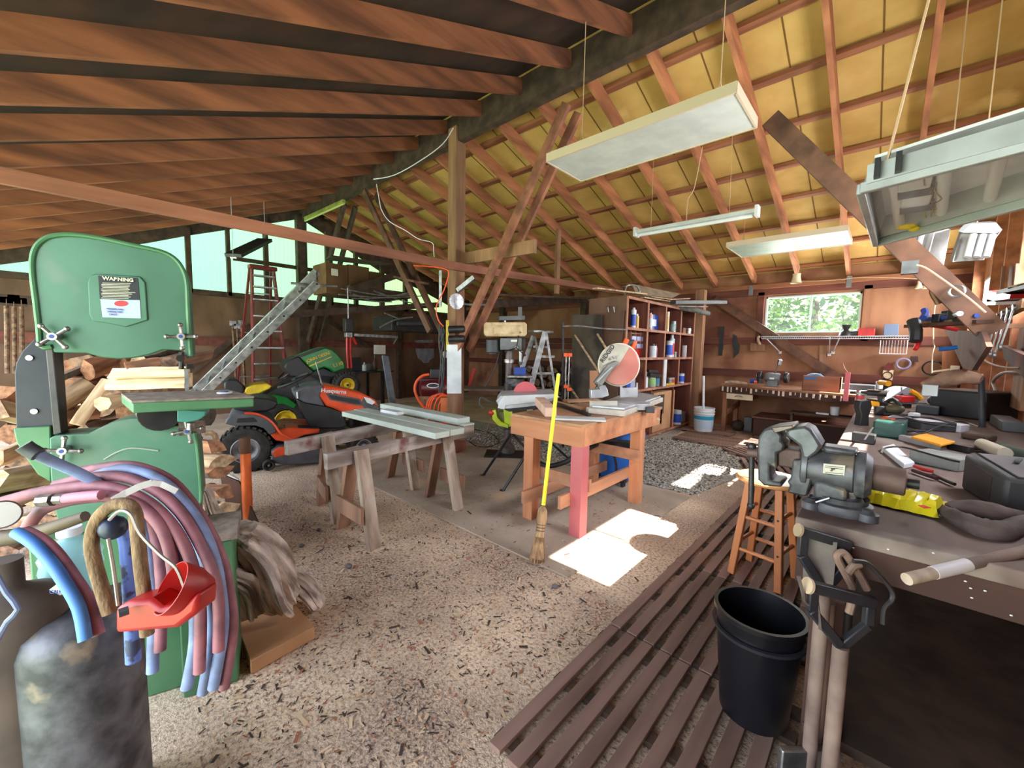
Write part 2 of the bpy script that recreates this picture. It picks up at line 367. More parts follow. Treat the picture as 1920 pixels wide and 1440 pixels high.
# ridge beam, rafters, purlins, roof
m = MB(); m.box2((GX, YR - .045, ZR - .17), (RX, YR + .045, ZR + .15)); st(m, 'ridge_beam', W_DARK, 'dark ridge beam along the roof peak', 'beam')
RG = 'rafters of the roof slope above the shelves'
for k in range(-3, 12):
    x = -1.73 - .61 * k
    m = MB(); h = .15
    m.bar((x, WY + .3, zr(WY + .3) + h / 2), (x, YR + .03, zr(YR + .03) + h / 2), .042, h)
    st(m, 'rafter', W_RAFT, 'sawn rafter under the yellow boarded roof slope', 'rafter', RG)
for k in range(0, 15):
    x = -8.5 + .61 * k; m = MB(); h = .15
    m.bar((x, BY - .3, zl(BY - .3) + h / 2), (x, YR - .03, zl(YR - .03) + h / 2), .042, h)
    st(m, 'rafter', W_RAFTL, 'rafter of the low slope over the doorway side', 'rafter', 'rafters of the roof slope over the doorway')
for y in [WY - .12 - .56 * k for k in range(0, 9)]:
    if y < YR + .1: continue
    m = MB(); m.box2((GX, y - .045, zr(y) + .16), (RX, y + .045, zr(y) + .20)); st(m, 'purlin', W_RAFTX, 'purlin across the rafters under the yellow roof boards', 'purlin', 'purlins of the yellow roof slope')
for y in [BY + .2 + .6 * k for k in range(0)]:
    m = MB(); m.box2((GX, y - .045, zl(y) + .16), (RX, y + .045, zl(y) + .20)); st(m, 'purlin', W_RAFTX, 'purlin over the rafters on the doorway slope', 'purlin', 'purlins of the doorway slope')
m = MB(); e = .205
m.poly([(GX - .1, WY + .3, zr(WY + .3) + e), (RX + .25, WY + .3, zr(WY + .3) + e), (RX + .25, YR, zr(YR) + e), (GX - .1, YR, zr(YR) + e)], .02, (0, 0, -1))
st(m, 'ceiling', ROOFM, 'roof slope lined with yellow insulation board', 'ceiling')
# board joints
m = MB()
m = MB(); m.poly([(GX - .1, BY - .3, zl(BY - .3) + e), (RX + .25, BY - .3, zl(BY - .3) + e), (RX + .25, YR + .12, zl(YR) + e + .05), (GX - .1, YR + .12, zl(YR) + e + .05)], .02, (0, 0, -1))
st(m, 'ceiling', CEILD, 'roof slope over the doorway side, shade painted into its dark boards', 'ceiling')
SEAM = mat('seam_shadowless_joint', c(120, 84, 38), None, .9)
for k in range(-3, 12):
    x = -1.73 - .61 * k - .3
    m = MB(); m.bar((x, WY, zr(WY) + e - .002), (x, YR + .1, zr(YR + .1) + e - .002), .012, .004); tag(m.build('roof_joint', SEAM), 'narrow joint between two yellow roof boards', 'joint', 'joints of the yellow roof boards', 'structure')
# plates and headers on the window wall
m = MB(); m.box2((GX, WY - .1, 2.36), (RX, WY, 2.43)); m.box2((GX, WY - .13, 2.35), (RX, WY - .1, 2.42)); st(m, 'trim_3', W_RAFTX, 'top plate along the window wall carrying the rafters', 'beam')
m = MB(); m.box2((GX, WY - .05, 2.25), (RX, WY, 2.355)); st(m, 'trim_4', W_GIRT, 'reddish header board under the top plate', 'board')
a = PY(1400, 635, WY); 
for z, h in ((1.53, .09), (.98, .09)):
    m = MB(); m.box2((GX, WY - .05, z - h), (RX, WY, z + h * .3)); st(m, 'girt', W_GIRT, 'dark red horizontal girt on the window wall at %s height' % ('sill' if z > 1.2 else 'bench'), 'board')
m = MB(); m.box2((-1.66, WY - .05, 1.5), (-1.57, WY, 2.3)); st(m, 'trim_5', W_GIRT, 'upright left of the sliding window', 'stud')
m = MB(); m.box2((-.31, WY - .05, 1.5), (-.22, WY, 2.3)); st(m, 'trim_6', W_PLY, 'upright right of the sliding window', 'stud')
FR = mat('window_frame_alu', c(196, 210, 206), None, .4, .3)
def sl_window(name, a0, a1, z0, z1, axis, pos, label):
    r = E(name, (a0, pos, z0) if axis == 'y' else (pos, a0, z0), label, 'window', kind=SETT)
    q = (lambda a, d, z: (a, pos + d, z)) if axis == 'y' else (lambda a, d, z: (pos + d, a, z))
    m = MB(); w = .025
    for (b0, b1, c0, c1) in ((a0, a1, z0, z0 + w), (a0, a1, z1 - w, z1), (a0, a0 + w, z0, z1), (a1 - w, a1, z0, z1)): m.box2(q(b0, .0, c0), q(b1, .035, c1))
    m.build('window_frame', FR, r); mid = (a0 + a1) / 2
    m = MB(); m.box2(q(mid - .012, .004, z0 + w), q(mid + .012, .03, z1 - w)); m.build('mullion', FR, r)
    for b0, b1, d in ((a0 + w, mid - .012, .012), (mid + .012, a1 - w, .02)):
        m = MB(); m.box2(q(b0, d, z0 + w), q(b1, d + .002, z1 - w)); m.build('window_pane', GLASS, r)
    return r
sl_window('window_2', -1.55, -.33, 1.63, 2.22, 'y', WY, 'sliding window over the wire shelf, green trees outside')
for i, (a, b) in enumerate(WIN): sl_window('window_%d' % (i + 3), a, b, 1.63, 2.22, 'x', RX, ['window of the end wall nearest the vise', 'middle window of the end wall', 'end wall window beside the window wall corner'][i])
# studs on the right wall
for y in (.4, 1.1, 1.88, 3.15, 3.82, 5.08, 5.7, 6.33, 7.58):
    m = MB(); m.box2((RX - .09, y - .02, 0), (RX, y + .02, zr(y) if y > YR else zl(y))); st(m, 'wall_stud', W_RAFT if y > 3 else W_PLY, 'stud of the end wall behind the workbench', 'stud', 'studs of the end wall')
for y, h in ((YR, ZR),):
    m = MB(); m.box2((RX - .16, y - .07, 0), (RX - .0, y + .07, 2.4)); st(m, 'post', W_POST, 'square post of the end wall at the brace foot', 'post')
# window wall posts
m = MB(); m.box2((-2.52, 7.45, 0), (-2.38, 7.59, 2.36)); o = st(m, 'post', W_POST, 'pale square post beside the shelving, dark stain at eye height', 'post')
m = MB(); a = PX(1040, 600, -4.1); m.box2((-5.1, WY - .15, 0), (-4.96, WY, 2.4)); st(m, 'post', W_DARK, 'post on the back wall behind the stepladder', 'post')
m = MB(); m.box2((-7.6, WY - .15, 0), (-7.46, WY, 2.4)); st(m, 'post', W_DARK, 'back wall post behind the compressor', 'post')
for y in (1.0, 5.6):
    m = MB(); m.box2((GX, y - .05, 0), (GX + .1, y + .05, 2.15)); st(m, 'wall_stud', W_DARK, 'stud on the far wall %s' % ('left of the red ladder' if y < 3 else 'behind the metal rods'), 'stud')
m = MB(); m.box2((GX, BY, 1.25), (GX + .05, WY, 1.4)); st(m, 'girt', W_GIRT, 'dark red girt along the far plywood wall', 'board')
m = MB(); m.box2((-2.52, WY - .05, 1.3), (GX, WY, 1.42)); st(m, 'girt', W_GIRT, 'girt on the back wall left of the shelving', 'board')
# centre post, tie beam, braces
PXC = -4.08
m = MB(); m.box2((PXC - .075, YR - .075, 0), (PXC + .075, YR + .075, ZR)); st(m, 'post', W_POST, 'tall centre post carrying the ridge', 'post')
m = MB(); xb = PXC + .095; m.bar(PX(0, 330, xb) - V((0, .9, 0)), PX(850, 499, xb), .04, .095); st(m, 'tie_beam', W_BEAM, 'long reddish tie beam from the doorway side to the centre post', 'beam')
m = MB(); m.bar(PX(850, 499, xb) , PX(1172, 548, xb), .04, .095); st(m, 'tie_beam', W_BEAM, 'tie beam from the centre post towards the shelving', 'beam')
def brace(name, a, b, w, h, label, mm=None):
    m = MB(); m.bar(a, b, w, h); return st(m, name, mm or W_BRACE, label, 'brace')
for dy, lb in ((-.1, 'front board'), (.1, 'back board')):
    o_ = V((0, dy, 0)); a = PY(876, 638, YR) + o_; b = PY(1030, 300, YR) + o_; brace('brace', a - (b - a) * .07, a + (b - a) * 1.22, .04, .095, lb + ' of the brace pair rising right from the centre post', W_BEAM)
    a = PY(818, 622, YR) + o_; b = PY(694, 362, YR) + o_; brace('brace', a, b, .04, .09, lb + ' of the brace pair rising left from the centre post')
    a = PY(588, 640, YR) + o_; b = PY(656, 385, YR) + o_; brace('brace', a, b, .04, .12, lb + ' of the brace pair at the far gable post', W_DARK)
a = PY(1850, 612, YR - .06); b = PY(1500, 276, YR - .06); d = b - a
brace('brace', a - d * .03, a + d * 1.2, .04, .115, 'wide single brace above the workbench with wires along it')
m = MB(); m.bar(PY(790, 530, YR), PY(752, 521, YR), .25, .03); st(m, 'spacer', W_BRACE, 'short spacer block across the left brace pair', 'block')
m = MB(); m.bar(PY(862, 487, YR + .1), PY(1004, 462, YR + .02), .04, .14); st(m, 'collar', W_POST, 'short horizontal beam stub right of the centre post', 'beam')
m = MB(); a = PX(1044, 545, -4.0); b = PX(1046, 430, -4.0); m.bar(a - V((0, 0, .05)), V((a.x, a.y, b.z)), .04, .09, (0, 1, 0)); st(m, 'hanger', W_POST, 'upright hanger board on the tie beam right of the brace', 'board')
m = MB(); m.bar(PY(1340, 560, WY - .08), PY(1590, 722, WY - .08), .05, .13); st(m, 'brace', W_BRACE, 'diagonal brace crossing the window wall left of the window', 'brace')
m = MB(); m.bar(PX(600, 590, GX + .1), PX(690, 650, GX + .1), .05, .09); st(m, 'brace', W_DARK, 'dark diagonal brace on the far wall behind the hoist', 'brace')
m = MB(); m.bar(PX(355, 700, GX + .1), PX(470, 610, GX + .1), .05, .09); st(m, 'brace', W_DARK, 'dark diagonal brace on the far wall left of the red ladder', 'brace')
# outside: grass and trees
GRASS = mat('grass', c(96, 128, 60), c(130, 150, 84), .9, 0, .6)
m = MB(); m.add([(-60, -60, -.06), (60, -60, -.06), (60, 60, -.06), (-60, 60, -.06)], [(0, 1, 2, 3)]); tag(m.build('ground', GRASS), 'open grass outside the shed', 'ground', kind='structure')
LEAF = mat('leaves', c(30, 70, 44), c(120, 160, 60), .7, 0, 1.2)
q = random.Random(3)
for i, (x, y, R_) in enumerate([(-3.5, 15.6, 1.65), (-1.4, 12.6, 1.6), (.7, 15.6, 1.65)]):
    m = MB()
    for k in range(2300):
        u = V((q.gauss(0, 1), q.gauss(0, 1), q.gauss(0, 1))).normalized() * R_ * q.uniform(.5, 1)
        p = V((x, y, 2.6)) + u; s_ = q.uniform(.06, .13); a = V((q.gauss(0, 1), q.gauss(0, 1), q.gauss(0, .5))).normalized(); b = a.cross(V((q.gauss(0, 1), q.gauss(0, 1), q.gauss(0, 1)))).normalized()
        m.add([p - a * s_, p - b * s_ * .5, p + a * s_, p + b * s_ * .5], [(0, 1, 2, 3)])
    tr_ = E('tree', (x, y, -.05), ['leafy tree seen left in the sliding window', 'leafy tree seen centre in the sliding window', 'leafy tree seen right in the sliding window'][i], 'tree')
    m.build('foliage', LEAF, tr_, smooth=0); m = MB(); m.cyl((x, y, -.05), (x, y, 2.6), .14, .08); m.build('trunk', W_DARK, tr_)
# ================================================================ bandsaw
def outl(pl, pts, off=0): return [pl.p(x, y, off) for x, y in pts]
def arcpts(cx, cy, r, a0, a1, n, ry=None):
    return [(cx + r * math.cos(math.radians(a0 + (a1 - a0) * k / n)), cy + (ry or r) * math.sin(math.radians(a0 + (a1 - a0) * k / n))) for k in range(n + 1)]
A_ = PD(60, 640, 1.3); B_ = PD(357, 640, 1.5); bs = Plane(A_, B_)
saw = E('bandsaw', (bs.p(220, 900).x - .05, bs.p(220, 900).y - .05, 0), 'tall green bandsaw with four star knobs and a dusty table, left foreground', 'bandsaw')
cov = [(66, 560), (61, 520), (60, 488), (66, 465), (80, 450), (100, 442), (135, 440), (185, 446), (250, 460), (300, 471), (325, 483), (341, 502), (350, 530), (353, 590), (358, 668), (350, 672), (344, 657), (305, 656), (280, 665), (250, 671), (222, 673), (190, 670), (160, 662), (100, 661), (97, 648), (76, 648), (72, 610)]
m = MB(); m.poly(outl(bs, cov), .11, bs.n); uc = m.build('upper_wheel_cover', GRN, saw, .004)
m = MB(); m.tube(outl(bs, [(97, 650), (77, 649), (72, 610)] + cov[:15], .002), .0075, 8, 3); m.build('rim_bead', GRNE, uc)
m = MB(); pp = outl(bs, [(178, 513), (262, 518), (272, 530), (277, 600), (262, 605), (235, 613), (208, 607), (174, 602), (167, 590), (164, 530), (168, 518)], .006); m.poly(pp, .01, bs.n); pn = m.build('raised_panel', GRN, uc, .003)
# labels
BLAB = mat('label_black', c(28, 30, 40), None, .5); WLAB = mat('label_white', c(176, 190, 226), None, .5); YT = mat('label_text_pale', c(214, 210, 190), None, .6); RT = mat('label_red', c(200, 60, 66), None, .6); BT = mat('label_blue_text', c(70, 86, 150), None, .6)
m = MB(); m.poly(outl(bs, [(184, 517), (258, 521), (262, 562), (187, 560)], .0075), .001, bs.n); lb = m.build('warning_label', BLAB, uc); lb['label'] = 'black WARNING sticker'
text('WARNING', 'lettering', bs.p(222, 524, .0085), bs.u, bs.v, .016, YT, uc, .0006)
m = MB(); q = random.Random(5)
for k in range(11):
    y = 530 + k * 2.8; x0 = 190 + (k % 3 == 0) * 2; x1 = 254 - q.random() * 14
    m.poly(outl(bs, [(x0, y), (x1, y + 1.2), (x1, y + 2.2), (x0, y + 1)], .0087), .0004, bs.n)
m.build('small_print', YT, uc, smooth=0)
m = MB(); m.poly(outl(bs, [(188, 561), (262, 563), (264, 597), (192, 595)], .0075), .001, bs.n); lb = m.build('maker_label', WLAB, uc); lb['label'] = 'pale blue nameplate sticker with a red oval'
m = MB(); m.poly(outl(bs, arcpts(227, 569, 13, 0, 342, 19, 5.5), .0085), .0006, bs.n); m.build('red_oval', RT, uc, smooth=0)
text('MODEL NO.', 'lettering', bs.p(216, 580, .0085), bs.u, bs.v, .008, BT, uc); text('SERIAL NO.', 'lettering', bs.p(216, 585, .0085), bs.u, bs.v, .008, BT, uc); text('DATE', 'lettering', bs.p(212, 590, .0085), bs.u, bs.v, .008, BT, uc)
KN = mat('dull_chrome', c(178, 172, 170), c(120, 112, 110), .35, .85, 30)
def knob(x, y, off, ang):
    o = bs.p(x, y, off); m = MB(); n = bs.n
    m.cyl(o - n * .03, o + n * .012, .013, .012, 14); m.cyl(o - n * .07, o, .006, n=8)
    for k in range(4):
        t = math.radians(ang + 90 * k); d = bs.u * math.cos(t) + bs.v * math.sin(t)
        m.cyl(o + d * .01, o + d * .038, .005, .006, 8); m.ball(o + d * .041, .0085, 10)
    k = m.build('star_knob', KN, saw); m = MB(); m.cyl(o + n * .012, o + n * .0135, .006, n=10); m.build('knob_screw', DBLUE, k)
knob(100, 631, .03, 38); knob(340, 631, .03, 2); knob(118, 845, .04, -8); knob(352, 808, .04, 100)
COLM = mat('column_black', c(36, 38, 48), c(50, 50, 58), .5, .3, 8)
m = MB(); m.poly(outl(bs, [(27, 700), (30, 680), (42, 658), (72, 628), (100, 640), (104, 700), (112, 815), (70, 815), (30, 803)], -.03), .07, bs.n); cl = m.build('column', COLM, saw, .003)
m = MB(); m.poly(outl(bs, [(84, 646), (99, 648), (116, 812), (100, 816)], .0), .05, bs.n); m.build('column_edge', mat('column_edge_worn', c(78, 74, 74), c(50, 50, 54), .5, .4, 10), saw, .003)
for x, y in ((56, 671), (65, 771)):
    m = MB(); o = bs.p(x, y, -.03); m.cyl(o, o + bs.n * .006, .009, n=10); m.build('column_bolt', KN, cl)
low = [(94, 880), (92, 822), (102, 817), (165, 813), (185, 803), (212, 791), (242, 784), (273, 783), (274, 802), (345, 796), (346, 812), (366, 811), (371, 850), (377, 928), (372, 946), (355, 960), (330, 968), (150, 1000), (110, 985), (98, 940)]
m = MB(); m.poly(outl(bs, low, .01), .13, bs.n); lc = m.build('lower_wheel_cover', GRN, saw, .004)
m = MB(); m.tube(outl(bs, [(366, 811), (371, 850), (377, 928), (372, 946), (355, 960)], .012), .006, 8); m.build('rim_bead', GRNE, lc)
m = MB(); m.tube(outl(bs, [(195, 862), (215, 850), (240, 841), (265, 841), (297, 845)], .012), .003, 6); m.build('embossed_line', mat('worn_edge', c(150, 160, 150), None, .5), lc)
m = MB(); m.poly(outl(bs, [(24, 803), (95, 798), (96, 905), (70, 890), (50, 862), (30, 830)], -.02), .06, bs.n); m.build('lower_frame', GRNE, saw, .004)
# table
FL, FR = PZ(247, 752, 1.125), PZ(476, 743, 1.125); bk = V((-bs.n.x, -bs.n.y, 0)).normalized()
BRr, BL = PZ(425, 733, 1.125), PZ(227, 737, 1.125)
DT = mat('dusty_table', c(150, 134, 122), c(112, 100, 92), .9, .1, 30, bump=.2)
tv = [FL, FR, BRr + bk * .05, BL]
m = MB(); m.poly(tv, .006, (0, 0, 1)); m.build('table_top', DT, saw)
m = MB(); m.poly([p - V((0, 0, .006)) for p in tv], .03, (0, 0, 1)); m.build('table_body', GRNE, saw, .004)
tcn = (FL + FR + BL + BRr) / 4
m = MB(); m.cyl(bs.p(300, 775, .05), bs.p(300, 775, -.1), .06, .07, 20); m.build('trunnion_drum', BLKM, saw)
m = MB(); m.poly(outl(bs, [(332, 768), (386, 771), (384, 780), (372, 788), (352, 792), (332, 791)], .05), .12, bs.n); m.build('trunnion', mat('teal_cast', c(70, 134, 128), None, .4), saw, .003)
m = MB(); m.cyl(bs.p(358, 793, .05), bs.p(358, 805, .05), .014, n=12); m.box(bs.p(358, 800, -.02), (.05, .08, .05)); m.build('trunnion_clamp', KN, saw)
m = MB(); m.cyl(bs.p(340, 660, .0), bs.p(340, 692, .0), .008, n=8); m.cyl(bs.p(338, 672, .04), bs.p(338, 672, -.02), .012, n=14); m.box(bs.p(356, 687, .01), (.02, .02, .018)); m.build('blade_guide', BLKM, saw)
m = MB(); m.bar(bs.p(349, 690, -.01), bs.p(351, 735, -.01), .012, .0012, bs.n); m.build('saw_blade', STEEL, saw)
m = MB(); o = PZ(421, 737, 1.132); m.cyl(o, o + V((0, 0, .004)), .022, n=18); tk = m.build('table_insert', WHT, saw); m = MB(); m.cyl(o + V((0, 0, .004)), o + V((0, 0, .006)), .012, n=14); m.build('insert_ring', DBLUE, tk)
# stand down to the floor
c0 = bs.p(240, 985, -.1); ang = math.atan2(bs.u.y, bs.u.x); Rz = Matrix.Rotation(ang, 3, 'Z'); zt = bs.p(240, 985).z
m = MB(); m.box((c0.x, c0.y, (zt) / 2), (.42, .26, zt), Rz); m.build('stand', GRNE, saw, .006)
fp = PD(392, 985, 1.55)
m = MB(); m.box((fp.x - .02, fp.y, fp.z - .02), (.2, .22, .03), Rz); m.build('base_plate', DT, saw); m = MB(); m.box((fp.x - .02, fp.y, (fp.z - .04) / 2), (.17, .18, fp.z - .04), Rz); m.build('motor_box', GRNE, saw, .006)

# ================================================================ welding hoses, rope and cylinders, left front
HB = mat('hose_blue', c(136, 156, 204), c(112, 124, 156), .6, 0, 22); HR = mat('hose_red', c(160, 102, 112), c(124, 80, 92), .6, 0, 22); HP = mat('hose_pale', c(150, 160, 190), c(120, 120, 140), .7, 0, 20)
def pxs(pts, d0, d1=None):
    n = len(pts) - 1; d1 = d1 or d0
    return [PD(x, y, d0 + (d1 - d0) * i / n) for i, (x, y) in enumerate(pts)]
m = MB(); R_ = .0115
for pts, d0, d1 in [([(160, 900), (215, 881), (262, 884), (308, 906), (350, 948), (384, 1000), (404, 1055), (414, 1110), (418, 1180), (400, 1290)], .93, .9),
                    ([(250, 938), (300, 966), (332, 1012), (350, 1062), (362, 1110), (366, 1200), (350, 1290)], .9, .88),
                    ([(120, 918), (190, 900), (250, 905), (310, 935), (352, 985), (380, 1040), (392, 1100), (396, 1200), (380, 1300)], .96, .93),
                    ([(262, 965), (276, 1020), (284, 1080), (288, 1160), (286, 1260)], .94, .92)]: m.tube(pxs(pts, d0, d1), R_, 10, 4)
bh = tag(m.build('coiled_hose', HB), 'dusty blue rubber hose of the coil hung in front of the bandsaw', 'hose', 'hose coil in front of the bandsaw')
m = MB()
for pts, d0, d1 in [([(150, 884), (225, 873), (275, 880), (322, 903), (360, 945), (395, 1000), (418, 1055), (430, 1110), (436, 1180), (420, 1290)], .96, .92),
                    ([(0, 942), (60, 926), (130, 914), (200, 912), (262, 932), (312, 972), (346, 1022), (366, 1080), (376, 1150), (374, 1260)], .88, .88),
                    ([(105, 910), (165, 896), (228, 894), (290, 918), (338, 960), (372, 1014), (398, 1070), (410, 1130), (410, 1220)], .91, .89),
                    ([(48, 996), (72, 962), (110, 944), (160, 934), (215, 932), (262, 948), (300, 985), (318, 1030), (326, 1080), (330, 1170)], .86, .87),
                    ([(270, 960), (292, 1010), (300, 1060), (303, 1130), (300, 1220)], .95, .92)]: m.tube(pxs(pts, d0, d1), R_, 10, 4)
tag(m.build('coiled_hose', HR), 'dusty red rubber hose of the coil hung in front of the bandsaw', 'hose', 'hose coil in front of the bandsaw')
r = E('straight_hose', PD(100, 860, .8), 'pale blue hose end pointing up left with a grey cuff, across the bandsaw', 'hose')
m = MB(); m.tube(pxs([(62, 848), (100, 866), (150, 888), (200, 915)], .8, .9), .0105, 10, 3); m.build('hose', HB, r)
m = MB(); m.tube(pxs([(44, 835), (55, 843), (72, 852)], .79, .8), .0135, 10, 2); m.build('cuff', DGREY, r)
m = MB(); sp = pxs([(212, 938), (235, 925), (262, 912), (285, 905), (302, 907), (330, 920)], .83, .87)
for k in range(5): m.bar(sp[k], sp[k + 1] + (sp[k + 1] - sp[k]) * .08, .003, .013, (-DOWN + RIGHT * .4))
tag(m.build('tie_strap', mat('strap_grey', c(190, 184, 186), c(160, 150, 150), .7)), 'flat grey strap tying the coiled hoses together', 'strap')
r = E('welding_hose', PD(90, 1060, .8), 'bright blue and red twin hose drooping over the dusty cylinders', 'hose')
m = MB(); m.tube(pxs([(30, 998), (62, 1018), (92, 1050), (120, 1090), (148, 1140), (160, 1200)], .74, .7), .0095, 10, 3); m.build('blue_line', mat('hose_bright_blue', c(88, 150, 220), c(70, 120, 190), .5), r)
m = MB(); m.tube(pxs([(48, 996), (84, 1016), (112, 1045), (140, 1085), (165, 1125), (185, 1190)], .75, .72), .0095, 10, 3); m.build('red_line', HR, r)
r = E('hose_fitting', PD(100, 935, .85), 'short pink hose end with a pale brass coupling nut', 'hose fitting')
m = MB(); m.tube(pxs([(120, 935), (150, 931), (190, 928)], .84), .01, 10, 2); m.build('hose', mat('hose_pink', c(196, 130, 150), None, .6), r)
m = MB(); m.tube(pxs([(106, 936), (121, 935)], .84), .011, 8, 0); m.tube(pxs([(76, 939), (100, 937)], .84), .013, 8, 0); m.build('coupling', KN, r)
ROPE = mat('rope', c(150, 122, 92), c(110, 88, 66), .95, 0, 90, (1, 1, .4), .6)
m = MB(); m.tube(pxs([(206, 1150), (190, 1100), (176, 1050), (172, 1010), (184, 972), (206, 950), (232, 944), (252, 958), (258, 1000), (264, 1060), (272, 1130), (276, 1190)], .72), .0105, 10, 4)
tag(m.build('rope_loop', ROPE), 'thick tan rope looped over the blue pipe handle', 'rope')
r = E('blue_pipe', PD(240, 1100, .76), 'chipped blue pipe handle with a round black cap', 'handle')
m = MB(); m.tube(pxs([(228, 985), (238, 1020), (246, 1140), (250, 1240)], .76), .0115, 12, 2); m.build('pipe', mat('chipped_blue', c(96, 120, 196), c(60, 66, 96), .5, .2, 30, lo=.5, hi=.56), r)
m = MB(); m.ball(PD(212, 989, .73), (.021, .021, .021), 14); m.build('cap', mat('cap_blue_black', c(30, 40, 66), None, .4), r)
m = MB(); m.tube(pxs([(205, 975), (225, 958), (245, 965), (262, 1000), (300, 1040), (330, 1065), (345, 1100)], .7), .0028, 6, 4)
tag(m.build('wire_loop', mat('grey_wire', c(160, 152, 146), None, .5, .4)), 'thin grey wire running from the pipe handle to the red guard', 'wire')
m = MB(); m.tube(pxs([(203, 1010), (212, 1060), (222, 1135)], .7), .0028, 6, 2); tag(m.build('pull_string', MATS['grey_wire']), 'thin pale cord hanging beside the blue pipe', 'cord')
# red guard
r = E('tool_guard', PD(300, 1120, .7), 'red plastic tool housing with an open cup end, bottom left', 'tool housing')
m = MB(); ax = (-RIGHT * .5 - DOWN * .5 - FWD * .7).normalized(); o = PD(334, 1104, .7)
m.lathe([(.01, -.05), (.026, -.045), (.038, -.02), (.042, .012), (.04, .012), (.036, -.018), (.024, -.038), (.0, -.04)], o, ax, 26); m.build('cup', RED, r, 0, 60)
m = MB(); m.poly([PD(x, y, .68) for x, y in [(214, 1140), (235, 1131), (280, 1124), (300, 1140), (340, 1135), (371, 1112), (368, 1150), (330, 1180), (214, 1190)]], .05, -FWD); m.build('body', RED, r, .008)
m = MB(); m.box(PD(232, 1147, .665), (.014, .012, .008)); m.build('switch', DGREY, r)
# dusty cylinders (cart)
r = E('gas_cylinder', (PD(150, 1200, .95).x, PD(150, 1200, .95).y, 0), 'dusty grey rounded cylinder top, bottom left behind the red guard', 'cylinder')
o = PD(150, 1200, .95); m = MB(); zt = PD(150, 1130, .95).z
m.lathe([(.11, 0), (.11, zt - .06), (.1, zt - .025), (.07, zt - .006), (.0, zt)], (o.x, o.y, 0), n=28); m.build('body', DUST, r, 0, 60)
o = PD(20, 1190, .9); zt = PD(20, 1095, .9).z
r = E('gas_cylinder', (o.x, o.y, 0), 'brown dusty cylinder with a bent blue rod, bottom left corner', 'cylinder')
m = MB(); m.lathe([(.1, 0), (.1, zt - .07), (.085, zt - .03), (.04, zt - .01), (.028, zt), (.028, zt + .06), (0, zt + .06)], (o.x, o.y, 0), n=28); m.build('body', mat('dusty_brown', c(110, 96, 84), c(78, 68, 62), .8, .1, 7, bump=.2), r, 0, 60)
m = MB(); m.tube(pxs([(-8, 1075), (12, 1112), (34, 1142), (14, 1165), (-5, 1200)], .78), .005, 8, 2); m.build('bent_rod', mat('rod_blue_grey', c(110, 120, 150), None, .5), r)
r = E('pressure_gauge', PD(5, 965, .8), 'round gauge with a white glass face at the left edge', 'gauge')
n_ = (CAMP - PD(5, 965, .8)).normalized(); o = PD(4, 965, .8)
m = MB(); m.cyl(o - n_ * .03, o, .027, n=28); m.build('case', KN, r); m = MB(); m.cyl(o, o + n_ * .002, .024, n=28); m.build('dial', PAPER, r)
m = MB(); m.tube(pxs([(0, 1010), (60, 1000), (110, 985), (160, 968)], .8), lambda t: .016 - .006 * t, 10, 3); r2 = tag(m.build('torch_handle', mat('dusty_brass', c(112, 96, 78), c(78, 70, 62), .6, .4, 12)), 'dusty brass torch handle lying across the hoses', 'torch')
r = E('water_jug', (PD(135, 1100, 1.05).x, PD(135, 1100, 1.05).y, .45), 'bluish clear ribbed plastic jug behind the drooping twin hose', 'jug')
o = PD(135, 1060, 1.05); z0 = PD(135, 1150, 1.05).z; z1 = PD(135, 1000, 1.05).z; h = z1 - z0
m = MB(); m.lathe([(.0, 0), (.055, .002)] + [(.06 - .004 * (k % 2), h * .1 + h * .65 * k / 8) for k in range(9)] + [(.045, h * .88), (.02, h * .95), (.02, h)], (o.x, o.y, z0), n=24); m.build('bottle', glassy('jug_plastic', (.35, .6, .7, 1), .2, .55), r, 0, 60)
m = MB(); m.cyl((o.x, o.y, z1), (o.x, o.y, z1 + .02), .024, n=16); m.build('cap', WHT, r)
m = MB(); m.box((o.x, o.y, z0 / 2), (.2, .2, z0 - .004)); tag(m.build('wooden_crate', W_DARK, bevel=.004), 'dark crate under the clear jug', 'crate')
r = E('label_card', PD(115, 1107, .85), 'crumpled white and blue paper tag between the cylinders', 'paper tag')
m = MB(); m.add([PD(92, 1106, .84), PD(110, 1093, .83), PD(130, 1092, .86), PD(138, 1112, .85), PD(112, 1116, .82)], [(0, 1, 2, 3, 4)]); m.build('paper', PAPER, r, 0, 0)
text('CAUTION', 'lettering', PD(117, 1109, .80), RIGHT, -DOWN, .01, DBLUE, r)

# ================================================================ firewood
WOODS = [woodm('split_wood_pale', c(212, 182, 146), c(160, 122, 90), 'X', 30, .8, extra=(c(140, 104, 78), 5, .6)), woodm('split_wood_orange', c(176, 120, 84), c(124, 78, 54), 'X', 30, .8, extra=(c(110, 74, 54), 6, .6)), woodm('split_wood_brown', c(150, 112, 84), c(90, 64, 50), 'X', 30, .8), woodm('split_wood_cream', c(232, 208, 172), c(196, 160, 122), 'X', 26, .6)]
BARK = woodm('bark', c(96, 84, 76), c(58, 50, 46), 'N', 20, .8)
def frame(a, b):
    d = (b - a).normalized(); ref = V((0, 0, 1)) if abs(d.z) < .9 else V((1, 0, 0)); u = ref.cross(d).normalized(); return d, u, d.cross(u)
def seat(o, F):
    R = Matrix((F[1], F[2], F[3])).transposed().to_4x4(); o.matrix_world = Matrix.Translation(F[0]) @ R @ Matrix.Translation(o.location); return o
